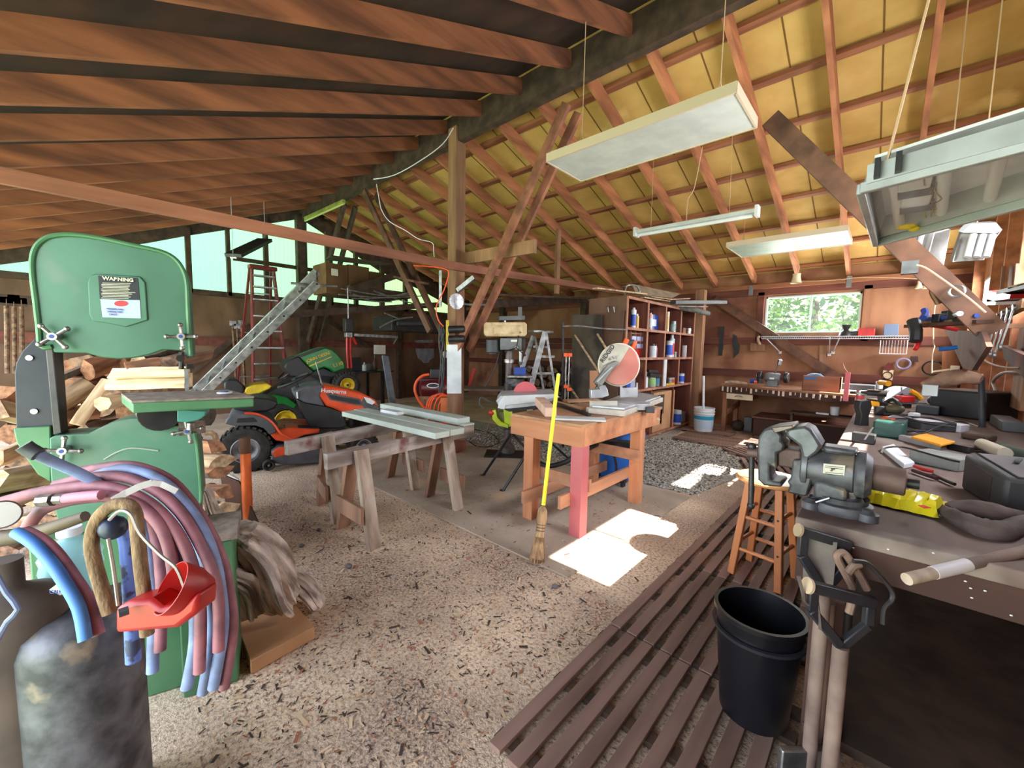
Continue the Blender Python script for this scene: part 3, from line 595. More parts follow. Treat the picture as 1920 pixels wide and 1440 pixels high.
def log(a, b, r, seed, kind=None, name='firewood_log', label='', group=None):
    q = random.Random(seed); A0 = V(a); B0 = V(b); d, u, w = frame(A0, B0); F0 = (A0, d, u, w); a = V(); b = V(((B0 - A0).length, 0, 0)); u = V((0, 1, 0)); w = V((0, 0, 1))
    a0 = q.uniform(0, 6.28); span = q.choice([1.7, 2.4, 3.3, 6.28]) ; k = 7
    sec = [(math.cos(a0 + span * i / k), math.sin(a0 + span * i / k)) for i in range(k + 1)]
    if span < 6: sec.append((0, 0))
    cx = sum(s_[0] for s_ in sec) / len(sec); cy = sum(s_[1] for s_ in sec) / len(sec); n = len(sec)
    sc2 = r * (1.0 if span > 3 else 1.45)
    m = MB(); vs = []; S = 4
    for j in range(S + 1):
        o = a + (b - a) * (j / S)
        for (x, y) in sec:
            g = 1 + q.uniform(-.09, .09); vs.append(o + u * ((x - cx) * sc2 * g) + w * ((y - cy) * sc2 * g))
    fs = []
    for j in range(S):
        for i in range(n): fs.append((j * n + i, j * n + (i + 1) % n, (j + 1) * n + (i + 1) % n, (j + 1) * n + i))
    fs += [tuple(range(n)), tuple(range(S * n, S * n + n))]
    m.add(vs, fs); mm = WOODS[q.choice([0, 0, 1, 2, 2, 2]) if kind is None else kind]
    # bark on the round side
    m.mi = [1 if (f < S * n and (f % n) < k and seed % 3 == 0) else 0 for f in range(len(m.f))]
    o = seat(m.build(name, [mm, BARK], None, 0, 20), F0); return tag(o, label, 'firewood', group)
G1 = 'firewood pile behind the green bandsaw'
q = random.Random(11); pb = Plane(PD(-40, 800, 2.35), PD(380, 800, 2.35)); seed = 0
for row in range(9):
    z = .09 + row * .135
    if row == 8: z -= .01
    for kk in range(10):
        x = 0 + kk * 47 + (row % 2) * 22
        p0 = pb.p(x, 800); 
        if row >= 6 and x < 70: continue
        if x > 330: continue
        if row >= 7 and (x < 110 or x > 330): continue
        dd = (-pb.n - pb.u * q.uniform(.1, .6) + V((0, 0, q.uniform(-.12, .12)))).normalized()
        a = V((p0.x, p0.y, z)) + pb.n * q.uniform(-.03, .05); seed += 1
        log(a, a + dd * q.uniform(.32, .4), .066 * q.uniform(.9, 1.1), seed, label='split firewood piece in the pile behind the green bandsaw', group=G1)
def plog(p, qx, r, s_, k, label, d=2.15, d2=None):
    return log(PD(*p, d), PD(*qx, d2 or d), r, s_, k, label=label)
plog((205, 716), (352, 712), .05, 4, 3, 'long cream split log just above the bandsaw table', 2.1, 2.15)
plog((210, 703), (352, 698), .03, 5, 3, 'thin cream splinter on top of the cream log above the table', 2.08, 2.12)
plog((192, 755), (240, 745), .035, 8, 3, 'cream log end jutting left of the bandsaw table', 1.95, 2.2)
plog((168, 696), (210, 680), .045, 7, 1, 'orange split block left of the cream log', 2.1, 2.25)
plog((236, 690), (300, 680), .03, 10, 1, 'orange splinter wedge under the upper wheel cover', 2.1, 2.2)
plog((104, 712), (160, 690), .03, 9, 2, 'grey striped slab sloping up beside the black column', 2.0, 2.15)
plog((106, 760), (170, 722), .035, 13, 0, 'bark edged plank sloping beside the black column', 1.98, 2.12)
plog((140, 795), (200, 712), .025, 14, 0, 'thin stick of wood leaning across the dark gap in the pile', 1.98, 2.1)
plog((110, 785), (175, 770), .045, 16, 1, 'curled orange block at the foot of the column', 1.98, 2.15)
plog((-10, 735), (34, 752), .06, 17, 1, 'reddish split log left of the black column', 1.75, 1.9)
plog((-20, 775), (36, 786), .06, 19, 0, 'pale grained log left of the bandsaw frame', 1.7, 1.85)
plog((-10, 860), (48, 835), .035, 20, 0, 'pale wedge of wood leaning at the left edge', 1.5, 1.6)
plog((-30, 905), (80, 885), .06, 22, 0, 'thick grained log end below the wedge at the left edge', 1.4, 1.6)
plog((-30, 940), (60, 930), .04, 23, 2, 'brown log behind the red hose at the left edge', 1.4, 1.6)
G2 = 'firewood stack right of the bandsaw base'
for k, (x, y) in enumerate([(392, 830), (402, 858), (398, 885), (405, 925), (408, 955), (415, 985), (385, 985), (385, 955)]):
    a = PD(x - 26, y, 2.35); b = PD(x + 16, y + 3, 2.2); log(a, b, .05, 31 + k, [1, 0, 1, 1, 0, 0, 2, 2][k], label='pinkish split log in the small stack right of the bandsaw base', group=G2)
# support block for that stack
bb = PD(395, 1000, 2.3); m = MB(); m.box((bb.x, bb.y, .1), (.3, .3, .2 if bb.z > .2 else .1)); tag(m.build('log_rack_block', W_DARK), 'dark block under the small firewood stack', 'block')
# driftwood and leaning pieces
DW = woodm('weathered_wood', c(224, 208, 196), c(132, 114, 104), 'X', 30, 1, extra=(c(176, 164, 156), 2.5, .56), k=.06)
def rough(name, a, b, r0, flat, label, seed, mm, cat='log', n=34, S=20):
    q = random.Random(seed); A0 = V(a); B0 = V(b); F0 = (A0,) + frame(A0, B0); a = V(); b = V(((B0 - A0).length, 0, 0)); u = V((0, 1, 0)); w = V((0, 0, 1)); m = MB(); vs = []; fs = []
    gr = [q.uniform(-.3, .3) for _ in range(n)]
    for j in range(S + 1):
        t = j / S; o = a + (b - a) * t + w * .03 * math.sin(t * 5 + seed); rr = r0 * (.8 + .35 * math.sin(math.pi * t)) if j not in (0, S) else r0 * .35
        for i in range(n):
            an = 2 * math.pi * i / n; g = 1 + gr[i] * (.8 + .2 * math.sin(t * 5 + i)) + q.uniform(-.025, .025); vs.append(o + u * math.cos(an) * rr * g + w * math.sin(an) * rr * flat * g)
    for j in range(S):
        for i in range(n): fs.append((j * n + i, j * n + (i + 1) % n, (j + 1) * n + (i + 1) % n, (j + 1) * n + i))
    fs += [tuple(range(n)), tuple(range(S * n, S * n + n))]
    m.add(vs, fs); return tag(seat(m.build(name, mm, None, 0, 12), F0), label, cat)
rough('driftwood_log', PZ(540, 1118, .11), PD(428, 1000, 1.72), .16, .5, 'big weathered grey driftwood stump lying on a carton', 4, DW)
rough('weathered_slab', PZ(604, 1138, .03), PD(505, 1050, 2.02), .05, .4, 'thin weathered slab tip poking out right of the stump', 6, DW)
rough('weathered_slab', PD(450, 990, 1.9), PD(372, 925, 1.85), .04, .4, 'cracked grey bark slab above the driftwood stump', 9, DW)
rough('driftwood_log', PZ(470, 1150, .12), PD(405, 1050, 1.6), .08, .5, 'smaller cracked stump piece against the blue hose', 12, DW)
CB = PZ(500, 1140, .0)
m = MB(); m.poly([PZ(425, 1120, .06), PZ(530, 1105, .06), PZ(590, 1175, .06), PZ(470, 1240, .06)], .055, (0, 0, 1)); tag(m.build('carton', CARD, bevel=.003), 'flat tan cardboard carton under the driftwood stump', 'carton')
r = E('standpipe', (PZ(467, 1030, 0).x, PZ(467, 1030, 0).y, 0), 'upright orange painted steel pipe with a rusty top', 'pipe')
o = ORG[r.name]; zt = PY(459, 820, o.y).z; d_ = (PZ(467, 1030, 0) - CAMP).dot(FWD); tp = PD(459, 821, d_)
m = MB(); m.cyl(o, o.lerp(tp, .86), .029, n=20); m.build('painted_pipe', mat('pipe_orange', c(226, 106, 40), c(190, 84, 40), .5, .1, 8), r)
m = MB(); m.cyl(o.lerp(tp, .86), tp, .0295, n=20); m.cyl(tp, tp + V((0, 0, .002)), .024, n=16); m.build('rusty_top', mat('rust', c(112, 72, 50), c(84, 58, 46), .8, .2, 12), r)
BRN = woodm('brown_panel', c(104, 62, 44), c(74, 44, 34), 'Z', 4, .05)
fa, fb = PZ(508, 1035, 0), PZ(440, 1035, 0)
m = MB(); ta = PD(448, 903, (fa - CAMP).dot(FWD) + .02); tb = PD(412, 888, (fb - CAMP).dot(FWD) + .02)
nn_ = (fa - fb).cross(ta - fb).normalized(); m.poly([fa, ta, tb, fb], .015, nn_); tag(m.build('hardboard_sheet', BRN), 'dark brown hardboard panel leaning behind the orange pipe', 'panel')
m = MB(); m.tube([PD(386, 812, 2.6), PD(402, 815, 2.6), (PD(412, 850, 2.6)), PD(420, 888, 2.6)], .016, 8, 3); tag(m.build('bent_wood_strip', WOODS[0]), 'pale bent wooden strip curving down beside the tractor wheel', 'wood strip')
m = MB(); m.poly([PD(422, 885, 2.7), PD(446, 898, 2.7), PD(446, 906, 2.7), PD(422, 893, 2.7)], .01, -FWD); tag(m.build('white_trim_offcut', WHT), 'white edged offcut behind the orange pipe', 'offcut')
# ================================================================ tractors
def wheel(parent, name, pl, cx, cy, rpx, width, rim_m, rim_px, off=0, tread=True, hubpx=None):
    o = pl.p(cx, cy, off); k = (pl.p(cx + 10, cy, off) - pl.p(cx - 10, cy, off)).length / 20 ; kz = abs(pl.p(cx, cy + 10, off).z - pl.p(cx, cy - 10, off).z) / 20
    r = rpx * kz; n = pl.n; w = width
    m = MB(); m.lathe([(r * .55, 0), (r * .62, .004), (r * .8, .012), (r * .93, .0), (r * .99, -w * .18), (r, -w * .5), (r * .99, -w * .82), (r * .93, -w), (r * .6, -w), (r * .5, -w * .9)], o, n, 36)
    if tread:
        for j in range(26):
            t = 2 * math.pi * j / 26; u = pl.u * math.cos(t) + pl.v * math.sin(t); tt = u.cross(n)
            m.bar(o + u * r * .99 - n * w * .05, o + u * r * .99 - n * w * .48 + tt * r * .12, .03 * r / .2, .022, u); m.bar(o + u * r * .99 - n * w * .95 + tt * r * .06, o + u * r * .99 - n * w * .5 + tt * r * .16, .03 * r / .2, .022, u)
    ty = m.build(name, RUB, parent)
    rr = rim_px * kz
    m = MB(); m.lathe([(rr * 1.08, .0), (rr, .003), (rr * .92, -.03), (rr * .55, -.05), (rr * .4, -.02), (rr * .28, -.015), (0, -.015)], o, n, 28); m.build('rim', rim_m, ty)
    m = MB(); m.cyl(o - n * .02, o + n * .01, rr * .17, n=14); m.build('hub', KN if rim_m is not YEL else BLKM, ty)
    return ty, o, r
TG = mat('tractor_grey', c(84, 86, 92), c(66, 66, 72), .55, 0, 8)
RIMS = mat('rim_grey', c(150, 150, 156), c(112, 110, 112), .45, .5, 10)
tp_ = Plane((-4.7, 1.14), (-4.36, 2.28))
otr = E('lawn_tractor', (tp_.p(560, 850, -.35).x, tp_.p(560, 850, -.35).y, 0), 'orange lawn tractor with grey dash and black seat behind the sawhorses', 'lawn tractor')
def ext(root, name, pl, pts, off, th, m_, bevel=.01, parent=None, smooth=40):
    m = MB(); m.poly([pl.p(x, y, off) for x, y in pts], th, pl.n); return m.build(name, m_, parent or root, bevel, smooth)
wheel(otr, 'rear_wheel', tp_, 460, 845, 43, .22, RIMS, 22)
wheel(otr, 'rear_wheel', tp_, 460, 845, 43, .22, RIMS, 22, off=-.62)
wheel(otr, 'front_wheel', tp_, 683, 838, 26, .15, RIMS, 13, off=-.03)
wheel(otr, 'front_wheel', tp_, 683, 838, 26, .15, RIMS, 13, off=-.6)
ext(otr, 'hood', tp_, [(596, 742), (600, 729), (608, 722), (652, 731), (683, 739), (704, 750), (711, 763), (700, 768), (683, 768), (644, 775), (626, 766), (611, 761)], -.14, .46, ORG_, .022)
ext(otr, 'dash', tp_, [(550, 735), (571, 725), (600, 720), (607, 724), (599, 742), (609, 762), (571, 755), (553, 745)], -.13, .48, TG, .015)
ext(otr, 'side_panel', tp_, [(556, 748), (571, 755), (611, 762), (640, 772), (651, 798), (640, 803), (582, 803), (566, 775)], -.16, .42, BLK, .012)
ext(otr, 'side_vent', tp_, [(611, 738), (620, 737), (675, 748), (682, 761), (668, 760), (619, 750)], -.135, .01, TG, .003)
ext(otr, 'vent_mesh', tp_, [(616, 741), (622, 741), (672, 750), (676, 757), (666, 757), (621, 748)], -.132, .008, BLK, 0)
ext(otr, 'headlight', tp_, [(682, 744), (694, 747), (704, 754), (698, 759), (688, 755)], -.135, .01, mat('lamp_lens', c(220, 222, 226), None, .15), .002)
ext(otr, 'bumper', tp_, [(682, 745), (711, 762), (712, 770), (684, 768), (676, 756)], -.137, .44, TG, .01)
ext(otr, 'fender', tp_, [(421, 795), (425, 786), (434, 778), (467, 774), (497, 782), (512, 795), (520, 809), (506, 816), (494, 803), (478, 798), (440, 799)], .02, .68, TG, .012)
m = MB(); m.tube([tp_.p(x, y, .022) for x, y in [(458, 775), (480, 776), (500, 784), (515, 797), (526, 812), (545, 822)]], .012, 8, 3); m.build('fender_edge', ORG_, otr)
ext(otr, 'fender_step', tp_, [(445, 785), (475, 783), (483, 791), (443, 793)], .026, .01, BLK, .003)
ext(otr, 'foot_well', tp_, [(506, 815), (520, 806), (537, 802), (600, 804), (598, 812), (571, 816), (540, 830), (517, 826)], -.02, .66, ORG_, .012)
ext(otr, 'foot_mat', tp_, [(533, 802), (598, 803), (590, 806), (540, 807)], -.03, .2, BLK, 0)
ext(otr, 'seat', tp_, [(436, 768), (440, 757), (455, 749), (480, 745), (506, 748), (522, 755), (516, 766), (500, 772), (470, 774)], -.12, .44, BLK, .02)
ext(otr, 'mower_deck', tp_, [(508, 846), (520, 838), (565, 836), (640, 842), (650, 860), (600, 868), (530, 872), (512, 868)], .06, .9, TG, .01)
ext(otr, 'deck_cover', tp_, [(510, 848), (522, 839), (540, 837), (541, 852), (515, 858)], .065, .1, ORG_, .006)
ext(otr, 'chassis', tp_, [(470, 800), (640, 800), (675, 815), (675, 832), (520, 836), (465, 845)], -.2, .3, BLKM, .01)
wheel(otr, 'deck_wheel', tp_, 504, 873, 10.5, .05, RIMS, 7, off=.1, tread=False)
o = tp_.p(551, 713, -.36); ax = (tp_.v * .9 - tp_.u * .42).normalized(); m = MB()
m.tube(m.ring(o, ax, .17, 20), .014, 8, 1, True); m.bar(o - tp_.n * .16, o + tp_.n * .16, .04, .015, ax); m.cyl(o, tp_.p(562, 735, -.36), .02, n=10); m.build('steering_wheel', BLK, otr)
m = MB(); m.cyl(tp_.p(604, 722, -.2), tp_.p(592, 678, -.2), .009, .006, 8); m.build('control_lever', STEEL, otr)
m = MB(); m.cyl(tp_.p(558, 747, -.12), tp_.p(557, 735, -.12), .008, n=8); m.build('lever_grip', WHT, otr)
text('Husqvarna', 'lettering', tp_.p(626, 733.5, -.135), tp_.u * 1 + tp_.v * -.12, tp_.v, .062, WHT, otr, .001)
# green tractor, nose lifted
gp = Plane((-6.12, 2.0), (-5.95, 2.95))
gtr = E('lawn_tractor', (gp.p(590, 760, -.35).x, gp.p(590, 760, -.35).y, 0), 'green lawn tractor with yellow seat and wheels, nose lifted on a stand', 'lawn tractor')
wheel(gtr, 'rear_wheel', gp, 536, 788, 36, .24, YEL, 17)
wheel(gtr, 'rear_wheel', gp, 536, 788, 36, .24, YEL, 17, off=-.6)
wheel(gtr, 'front_wheel', gp, 652, 722, 23, .16, YEL, 12.5)
wheel(gtr, 'front_wheel', gp, 652, 722, 23, .16, YEL, 12.5, off=-.62)
ext(gtr, 'hood', gp, [(560, 669), (592, 657), (610, 651), (624, 655), (636, 666), (648, 682), (648, 692), (627, 699), (618, 692), (608, 689), (600, 692), (588, 696), (575, 684)], -.12, .48, JGRN, .022)
ext(gtr, 'hood_top_trim', gp, [(557, 668), (592, 655), (606, 652), (592, 660), (562, 671)], -.115, .1, BLK, .004)
ext(gtr, 'hood_stripe', gp, [(579, 686), (622, 668), (622, 669.5), (580, 688)], -.118, .006, YEL, 0)
ext(gtr, 'dash', gp, [(533, 688), (540, 676), (560, 668), (574, 684), (589, 697), (580, 706), (546, 706)], -.1, .5, BLK, .015)
ext(gtr, 'engine', gp, [(585, 697), (606, 690), (622, 697), (640, 700), (632, 720), (600, 716), (580, 706)], -.2, .34, BLKM, .01)
ext(gtr, 'chassis', gp, [(480, 752), (560, 700), (640, 706), (655, 716), (652, 730), (560, 760), (500, 790)], -.2, .3, BLKM, .01)
ext(gtr, 'seat', gp, [(458, 734), (462, 727), (475, 722), (500, 719), (510, 723), (506, 729), (478, 741), (462, 739)], -.12, .42, YEL, .015)
ext(gtr, 'seat_back', gp, [(420, 730), (420, 717), (430, 711), (445, 712), (457, 722), (459, 736), (440, 742)], -.12, .44, BLK, .02)
ext(gtr, 'fender', gp, [(492, 752), (500, 745), (518, 741), (538, 745), (557, 759), (552, 766), (530, 757), (505, 760)], .02, .66, JGRN, .012)
ext(gtr, 'mower_deck', gp, [(556, 775), (575, 768), (632, 760), (640, 775), (600, 800), (560, 804)], 0, .6, JGRN, .01)
o = gp.p(540, 697, -.36); m = MB(); ax = (gp.v * .75 - gp.u * .65).normalized(); m.tube(m.ring(o, ax, .18, 20), .014, 8, 1, True); m.bar(o - gp.n * .17, o + gp.n * .17, .04, .015, ax); m.build('steering_wheel', BLK, gtr)
text('JOHN DEERE', 'lettering', gp.p(597, 669.5, -.112), gp.u + gp.v * .42, gp.v, .062, YEL, gtr, .001)
text('L110', 'lettering', gp.p(634, 683, -.117), gp.u + gp.v * .3, gp.v, .075, YEL, gtr, .001)
m = MB(); o = gp.p(650, 735, -.3)
for s_ in (-.2, .2): m.bar(V((o.x, o.y, 0)) + gp.n * s_, V((o.x, o.y, gp.p(650, 735).z - .02)) + gp.n * s_, .05, .05, gp.u)
m.bar(V((o.x, o.y, gp.p(650, 735).z)) + gp.n * .35, V((o.x, o.y, gp.p(650, 735).z)) - gp.n * .35, .06, .04); m.box((o.x, o.y, .03), (.6, .6, .06)); tag(m.build('lift_stand', BLKM), 'black steel stand lifting the nose of the green tractor', 'stand')

# ================================================================ ladders
lr = E('stepladder', PX(505, 745, -7.3) * 1, 'tall red fibreglass stepladder with aluminium steps by the far wall', 'ladder')
def ladpt(x, y, X=-7.2): return PX(x, y, X)
RF = mat('ladder_red', c(120, 44, 44), c(96, 36, 38), .5, 0, 8)
top = ladpt(491, 500); X0 = -7.2
fl_, fr_ = V((X0, ladpt(474, 700).y, 0)), V((X0, ladpt(536, 700).y, 0)); ORG[lr.name] = V((X0, fl_.y, 0)); lr.location = ORG[lr.name]
tl_, tr2 = ladpt(472, 500), ladpt(512, 505)
L0, R0 = V((X0, ladpt(474, 740).y, .0)), V((X0, ladpt(540, 740).y + .06, .0))
for a, b in ((L0, tl_), (R0, tr2)):
    m = MB(); m.bar(a, b, .03, .09, (1, 0, 0)); m.build('side_rail', RF, lr, .004)
m = MB(); m.box((tl_ + tr2) / 2, (.14, (tr2 - tl_).length + .08, .06)); m.build('top_cap', RF, lr, .006)
for yy in (516, 537, 561, 592, 620, 652, 682, 711):
    t = (ladpt(474, yy).z) / tl_.z; a = L0.lerp(tl_, t); b = R0.lerp(tr2, t); m = MB(); m.bar(a, b, .1, .025); m.build('step', ALU, lr, .003)
for s_ in (0, 1):
    m = MB(); a = (tl_, tr2)[s_] + V((-.1, 0, 0)); b = (L0, R0)[s_] + V((-1.1, 0, 0)); m.bar(a, b, .03, .04, (1, 0, 0)); m.build('rear_rail', RF, lr)
for t in (.3, .6, .85):
    a = (L0 + V((-1.1, 0, 0))).lerp(tl_ + V((-.1, 0, 0)), t); b = (R0 + V((-1.1, 0, 0))).lerp(tr2 + V((-.1, 0, 0)), t); m = MB(); m.bar(a, b, .02, .02); m.build('rear_brace', ALU, lr)
# leaning extension ladder
el = E('extension_ladder', PX(400, 735, -6.5), 'long grey aluminium extension ladder leaning up to the right past the red stepladder', 'ladder')
a = PX(385, 735, -6.55); b = PX(596, 530, -5.3); b2 = PX(604, 528, -5.25)
ORG[el.name] = V((a.x, a.y, max(0, a.z - .1))); el.location = ORG[el.name]
d = (b - a).normalized(); side = V((-.9, .05, .1)); side = (side - d * side.dot(d)).normalized(); upn = d.cross(side).normalized()
for k, (o_, s_) in enumerate(((0, 0), (.38, 1))):
    m = MB(); m.bar(a + side * o_ - d * .5, b + side * o_, .03, .1, upn if True else (0, 0, 1)); m.build('side_rail', ALU, el, .004)
L_ = (b - a).length; k = 0
while k * .3 < L_ + .3:
    p = a - d * .3 + d * (k * .3); m = MB(); m.cyl(p, p + side * .38, .016, n=8); m.build('rung', ALU, el); 
    m = MB(); m.cyl(p - side * .017, p - side * .015, .014, n=8); m.build('rung_end', BLK, el); k += 1
# ================================================================ far wall things: hoist, black table, rods, boxes
r = E('chain_hoist', PX(655, 620, -6.0), 'black hoist hanging on a chain with red hooks above the green tractor', 'hoist')
X6 = -6.0
m = MB(); m.box(PX(653, 610, X6), (.1, .13, .2)); m.build('body', BLKM, r, .01)
m = MB(); m.tube([PX(653, 598, X6), PX(653, 575, X6), PX(652, 540, X6)], .008, 6, 2); m.build('chain', STEEL, r)
m = MB(); m.box(PX(653, 628, X6), (.07, .1, .07)); m.build('hook_block', STEEL, r, .005)
for x in (651, 657): m = MB(); m.tube([PX(x, 633, X6), PX(x, 660, X6), PX(x + 2, 690, X6)], .018, 8, 2); m.build('red_strap', RED, r)
m = MB(); m.tube([PX(662, 633, X6), PX(668, 645, X6)], .02, 8, 0); m.build('red_grip', RED, r)
m = MB(); m.bar(PX(664, 628, X6), PX(745, 632, X6), .03, .04); tag(m.build('pipe_rail', STEEL), 'grey steel rail running right from the hoist', 'rail')
m = MB(); m.bar(PX(745, 632, X6), PX(738, 645, X6), .015, .015); tag(m.build('rail_bracket', STEEL), 'thin bracket at the end of the grey rail', 'bracket')
# overhead storage: a rack of dark beams with boxes and rods
m = MB(); m.bar(PX(540, 590, -6.6), PX(820, 562, -6.6) + V((0, 0, -.1)), .1, .1); tag(m.build('storage_beam', W_DARK), 'dark beam of the overhead storage carrying the boxes', 'beam', kind='structure')
m = MB(); m.bar(PX(655, 545, -6.4), PX(745, 515, -6.4), .05, .12); tag(m.build('storage_arm', W_DARK), 'dark sloping arm of the overhead storage left of the brace', 'beam', kind='structure')
m = MB(); m.box2(PX(603, 556, -7.6), PX(770, 549, -6.5)); o = tag(m.build('storage_deck', W_DARK), 'plank deck of the overhead storage under the boxes', 'deck')
def boxpx(x0, y0, x1, y1, X, depth, name, m_, label, cat, group=None, bevel=.003):
    a = PX(x0, y1, X); b = PX(x1, y0, X); m = MB(); m.box2((X, a.y, a.z), (X - depth, b.y, max(b.z, a.z + .02))); return tag(m.build(name, m_, bevel=bevel), label, cat, group)
boxpx(612, 498, 652, 549, -6.7, .5, 'cardboard_box', CARDD, 'tall brown carton on the overhead storage, leftmost', 'box')
boxpx(654, 502, 692, 550, -6.7, .5, 'cardboard_box', CARDD, 'brown carton in the middle of the overhead storage', 'box')
boxpx(694, 512, 716, 551, -6.7, .5, 'cardboard_box', CARDD, 'small brown carton at the right end of the storage row', 'box')
boxpx(622, 505, 634, 516, -6.69, .012, 'carton_label', PAPER, 'pale label stuck high on the leftmost carton', 'label')
for i, (p, q_, lb) in enumerate([((600, 484), (700, 490), 'white')]):
    m = MB(); m.poly([PX(620, 478, -6.2), PX(735, 494, -6.2), PX(700, 496, -6.9), PX(610, 486, -6.9)], .015, (0, 0, 1)); tag(m.build('loft_panel', W_DARK), 'thin dark sheet lying over the cartons under the tie beam', 'sheet')
GR = 'metal rods on the overhead rack'
for i, (p, q_) in enumerate([((635, 552), (790, 555)), ((640, 541), (780, 552)), ((660, 560), (770, 548)), ((655, 548), (735, 566)), ((700, 545), (810, 575)), ((640, 533), (640, 534))][:5]):
    m = MB(); a = PX(*p, -6.3 - .05 * i); b = PX(*q_, -6.3); m.tube([a, (a + b) / 2 + V((0, 0, -.04 - .02 * (i % 2))), b], .011, 6, 5); tag(m.build('metal_rod', ALU), 'bent metal rod lying on the overhead rack below the cartons', 'rod', GR)
m = MB(); m.cyl(PX(545, 531, -5.5), PX(632, 537, -5.5), .015, n=8); tag(m.build('metal_pipe', ALU), 'grey pipe end sticking out left across the top of the leaning ladder', 'pipe')
m = MB(); m.cyl(PX(558, 547, -5.6), PX(600, 540, -5.6), .012, n=8); tag(m.build('metal_pipe', ALU), 'thin pipe just below the grey pipe at the ladder top', 'pipe')
m = MB(); a = PX(712, 614, -6); b = PX(773, 595, -6); m.tube([a, PX(740, 600, -6), b], .014, 6, 4); tag(m.build('bent_conduit', ALU), 'curved grey conduit left of the centre post braces', 'conduit')
m = MB(); m.cyl(PX(721, 587, -6), PX(746, 597, -6), .012, n=8); tag(m.build('conduit_offcut', ALU), 'short straight rod above the curved conduit', 'rod')
m = MB(); m.box2(PX(735, 620, -6.0), PX(820, 603, -6.6)); tag(m.build('rack_bundle', BLKM, bevel=.01), 'dark bundle of stock on the rack left of the centre post', 'bundle')
m = MB(); m.cyl(PX(745, 607, -5.95), PX(800, 607, -5.95), .035, n=12); tag(m.build('dark_pipe', DGREY), 'dark capped pipe on the rack left of the centre post', 'pipe')
# black table behind
r = E('work_table', (-7.05, 3.9, 0), 'black topped work table behind the green tractor with tools on it', 'table')
a = PX(665, 697, -6.75); b = PX(738, 694, -6.75); zt = (a.z + b.z) / 2
m = MB(); m.box2((-6.75, a.y, zt - .03), (-7.4, b.y, zt)); m.build('table_top', BLK, r, .004)
for x in (-6.8, -7.35):
    for y in (a.y + .05, b.y - .2): m = MB(); m.box2((x - .025, y - .025, 0), (x + .025, y + .025, zt - .03)); m.build('leg', BLKM, r)
def onT(x, w, h, name, m_, label, cat, X=-6.9, depth=.1, zz=None):
    p = PX(x, 690, X); z0 = zz or zt; m = MB(); m.box2((X, p.y - w / 2, z0 + .001), (X - depth, p.y + w / 2, z0 + h)); return tag(m.build(name, m_, bevel=.004), label, cat)
onT(668, .18, .24, 'machine_box', BLKM, 'black box at the left of the black table', 'box', depth=.2)
o = PX(683, 690, -6.85); m = MB(); m.lathe([(.0, 0), (.035, 0), (.035, .1), (.012, .12), (.012, .15), (0, .15)], (o.x, o.y, zt + .001), n=12); tag(m.build('white_bottle', WHT), 'small white bottle on the black table', 'bottle')
onT(691, .16, .12, 'metal_tin', GREY, 'grey tin beside the white bottle on the black table', 'tin')
o = PX(703, 690, -6.9); m = MB(); m.lathe([(.0, 0), (.04, 0), (.045, .14), (.012, .2), (.012, .27), (0, .27)], (o.x, o.y, zt + .001), n=12); tag(m.build('brown_bottle', mat('amber', c(110, 84, 66), None, .3)), 'dark bottle with a long neck on the black table', 'bottle')
m = MB(); a = PX(722, 668, -6.6); b = PX(742, 757, -5.9); m.bar(a, V((b.x, b.y, 0)).lerp(a, 0), .12, .03, (1, 0, 0)); tag(m.build('leaning_board', mat('pale_blue_board', c(160, 172, 184), c(140, 150, 164), .6)), 'pale blue grey board leaning right of the black table', 'board')
boxpx(702, 647, 723, 664, GX + .25, .03, 'wall_notice', PAPER, 'white sheet pinned on the far wall above the black table', 'sheet')
# pale painted patch on far wall
m = MB(); X_ = GX + .02; m.poly([PX(x, y, X_) for x, y in [(778, 638), (812, 637), (814, 670), (806, 675), (803, 680), (795, 681), (790, 676), (784, 672), (780, 660)]], .006, (1, 0, 0)); tag(m.build('paint_patch', mat('pale_paint', c(150, 152, 164), c(124, 122, 132), .8)), 'unfinished patch of pale paint on the far wall left of the post', 'paint patch', kind='structure')
# shovels by the far wall, left
for i, (x, yt) in enumerate([(436, 606), (444, 612), (452, 605), (455, 640), (12, 560), (26, 566), (40, 562)]):
    X_ = -8.5 if x > 100 else -6.0
    r = E('long_tool', PX(x, 700, X_), ['rake with pale handle leaning on the far wall, leftmost by the ladder', 'shovel handle beside the rake left of the red ladder', 'tall handle with a white tip left of the red ladder', 'short handle right of the rakes by the red ladder', 'garden fork hung at the far left edge', 'garden hoe hung second from the left edge', 'garden rake hung third from the left edge'][i], 'garden tool')
    m = MB(); a = PX(x, yt, X_); b = V((a.x + .1, a.y, 0)) if x > 100 else PX(x + 2, 700, X_); ORG[r.name] = V((a.x, a.y, b.z)); r.location = ORG[r.name]; m.cyl(b, a, .016, n=8); m.build('handle', WOODS[2], r)
    m = MB(); m.box(a, (.03, .1 if x > 100 else .16, .08)); m.build('head', W_DARK if x < 100 else STEEL, r)
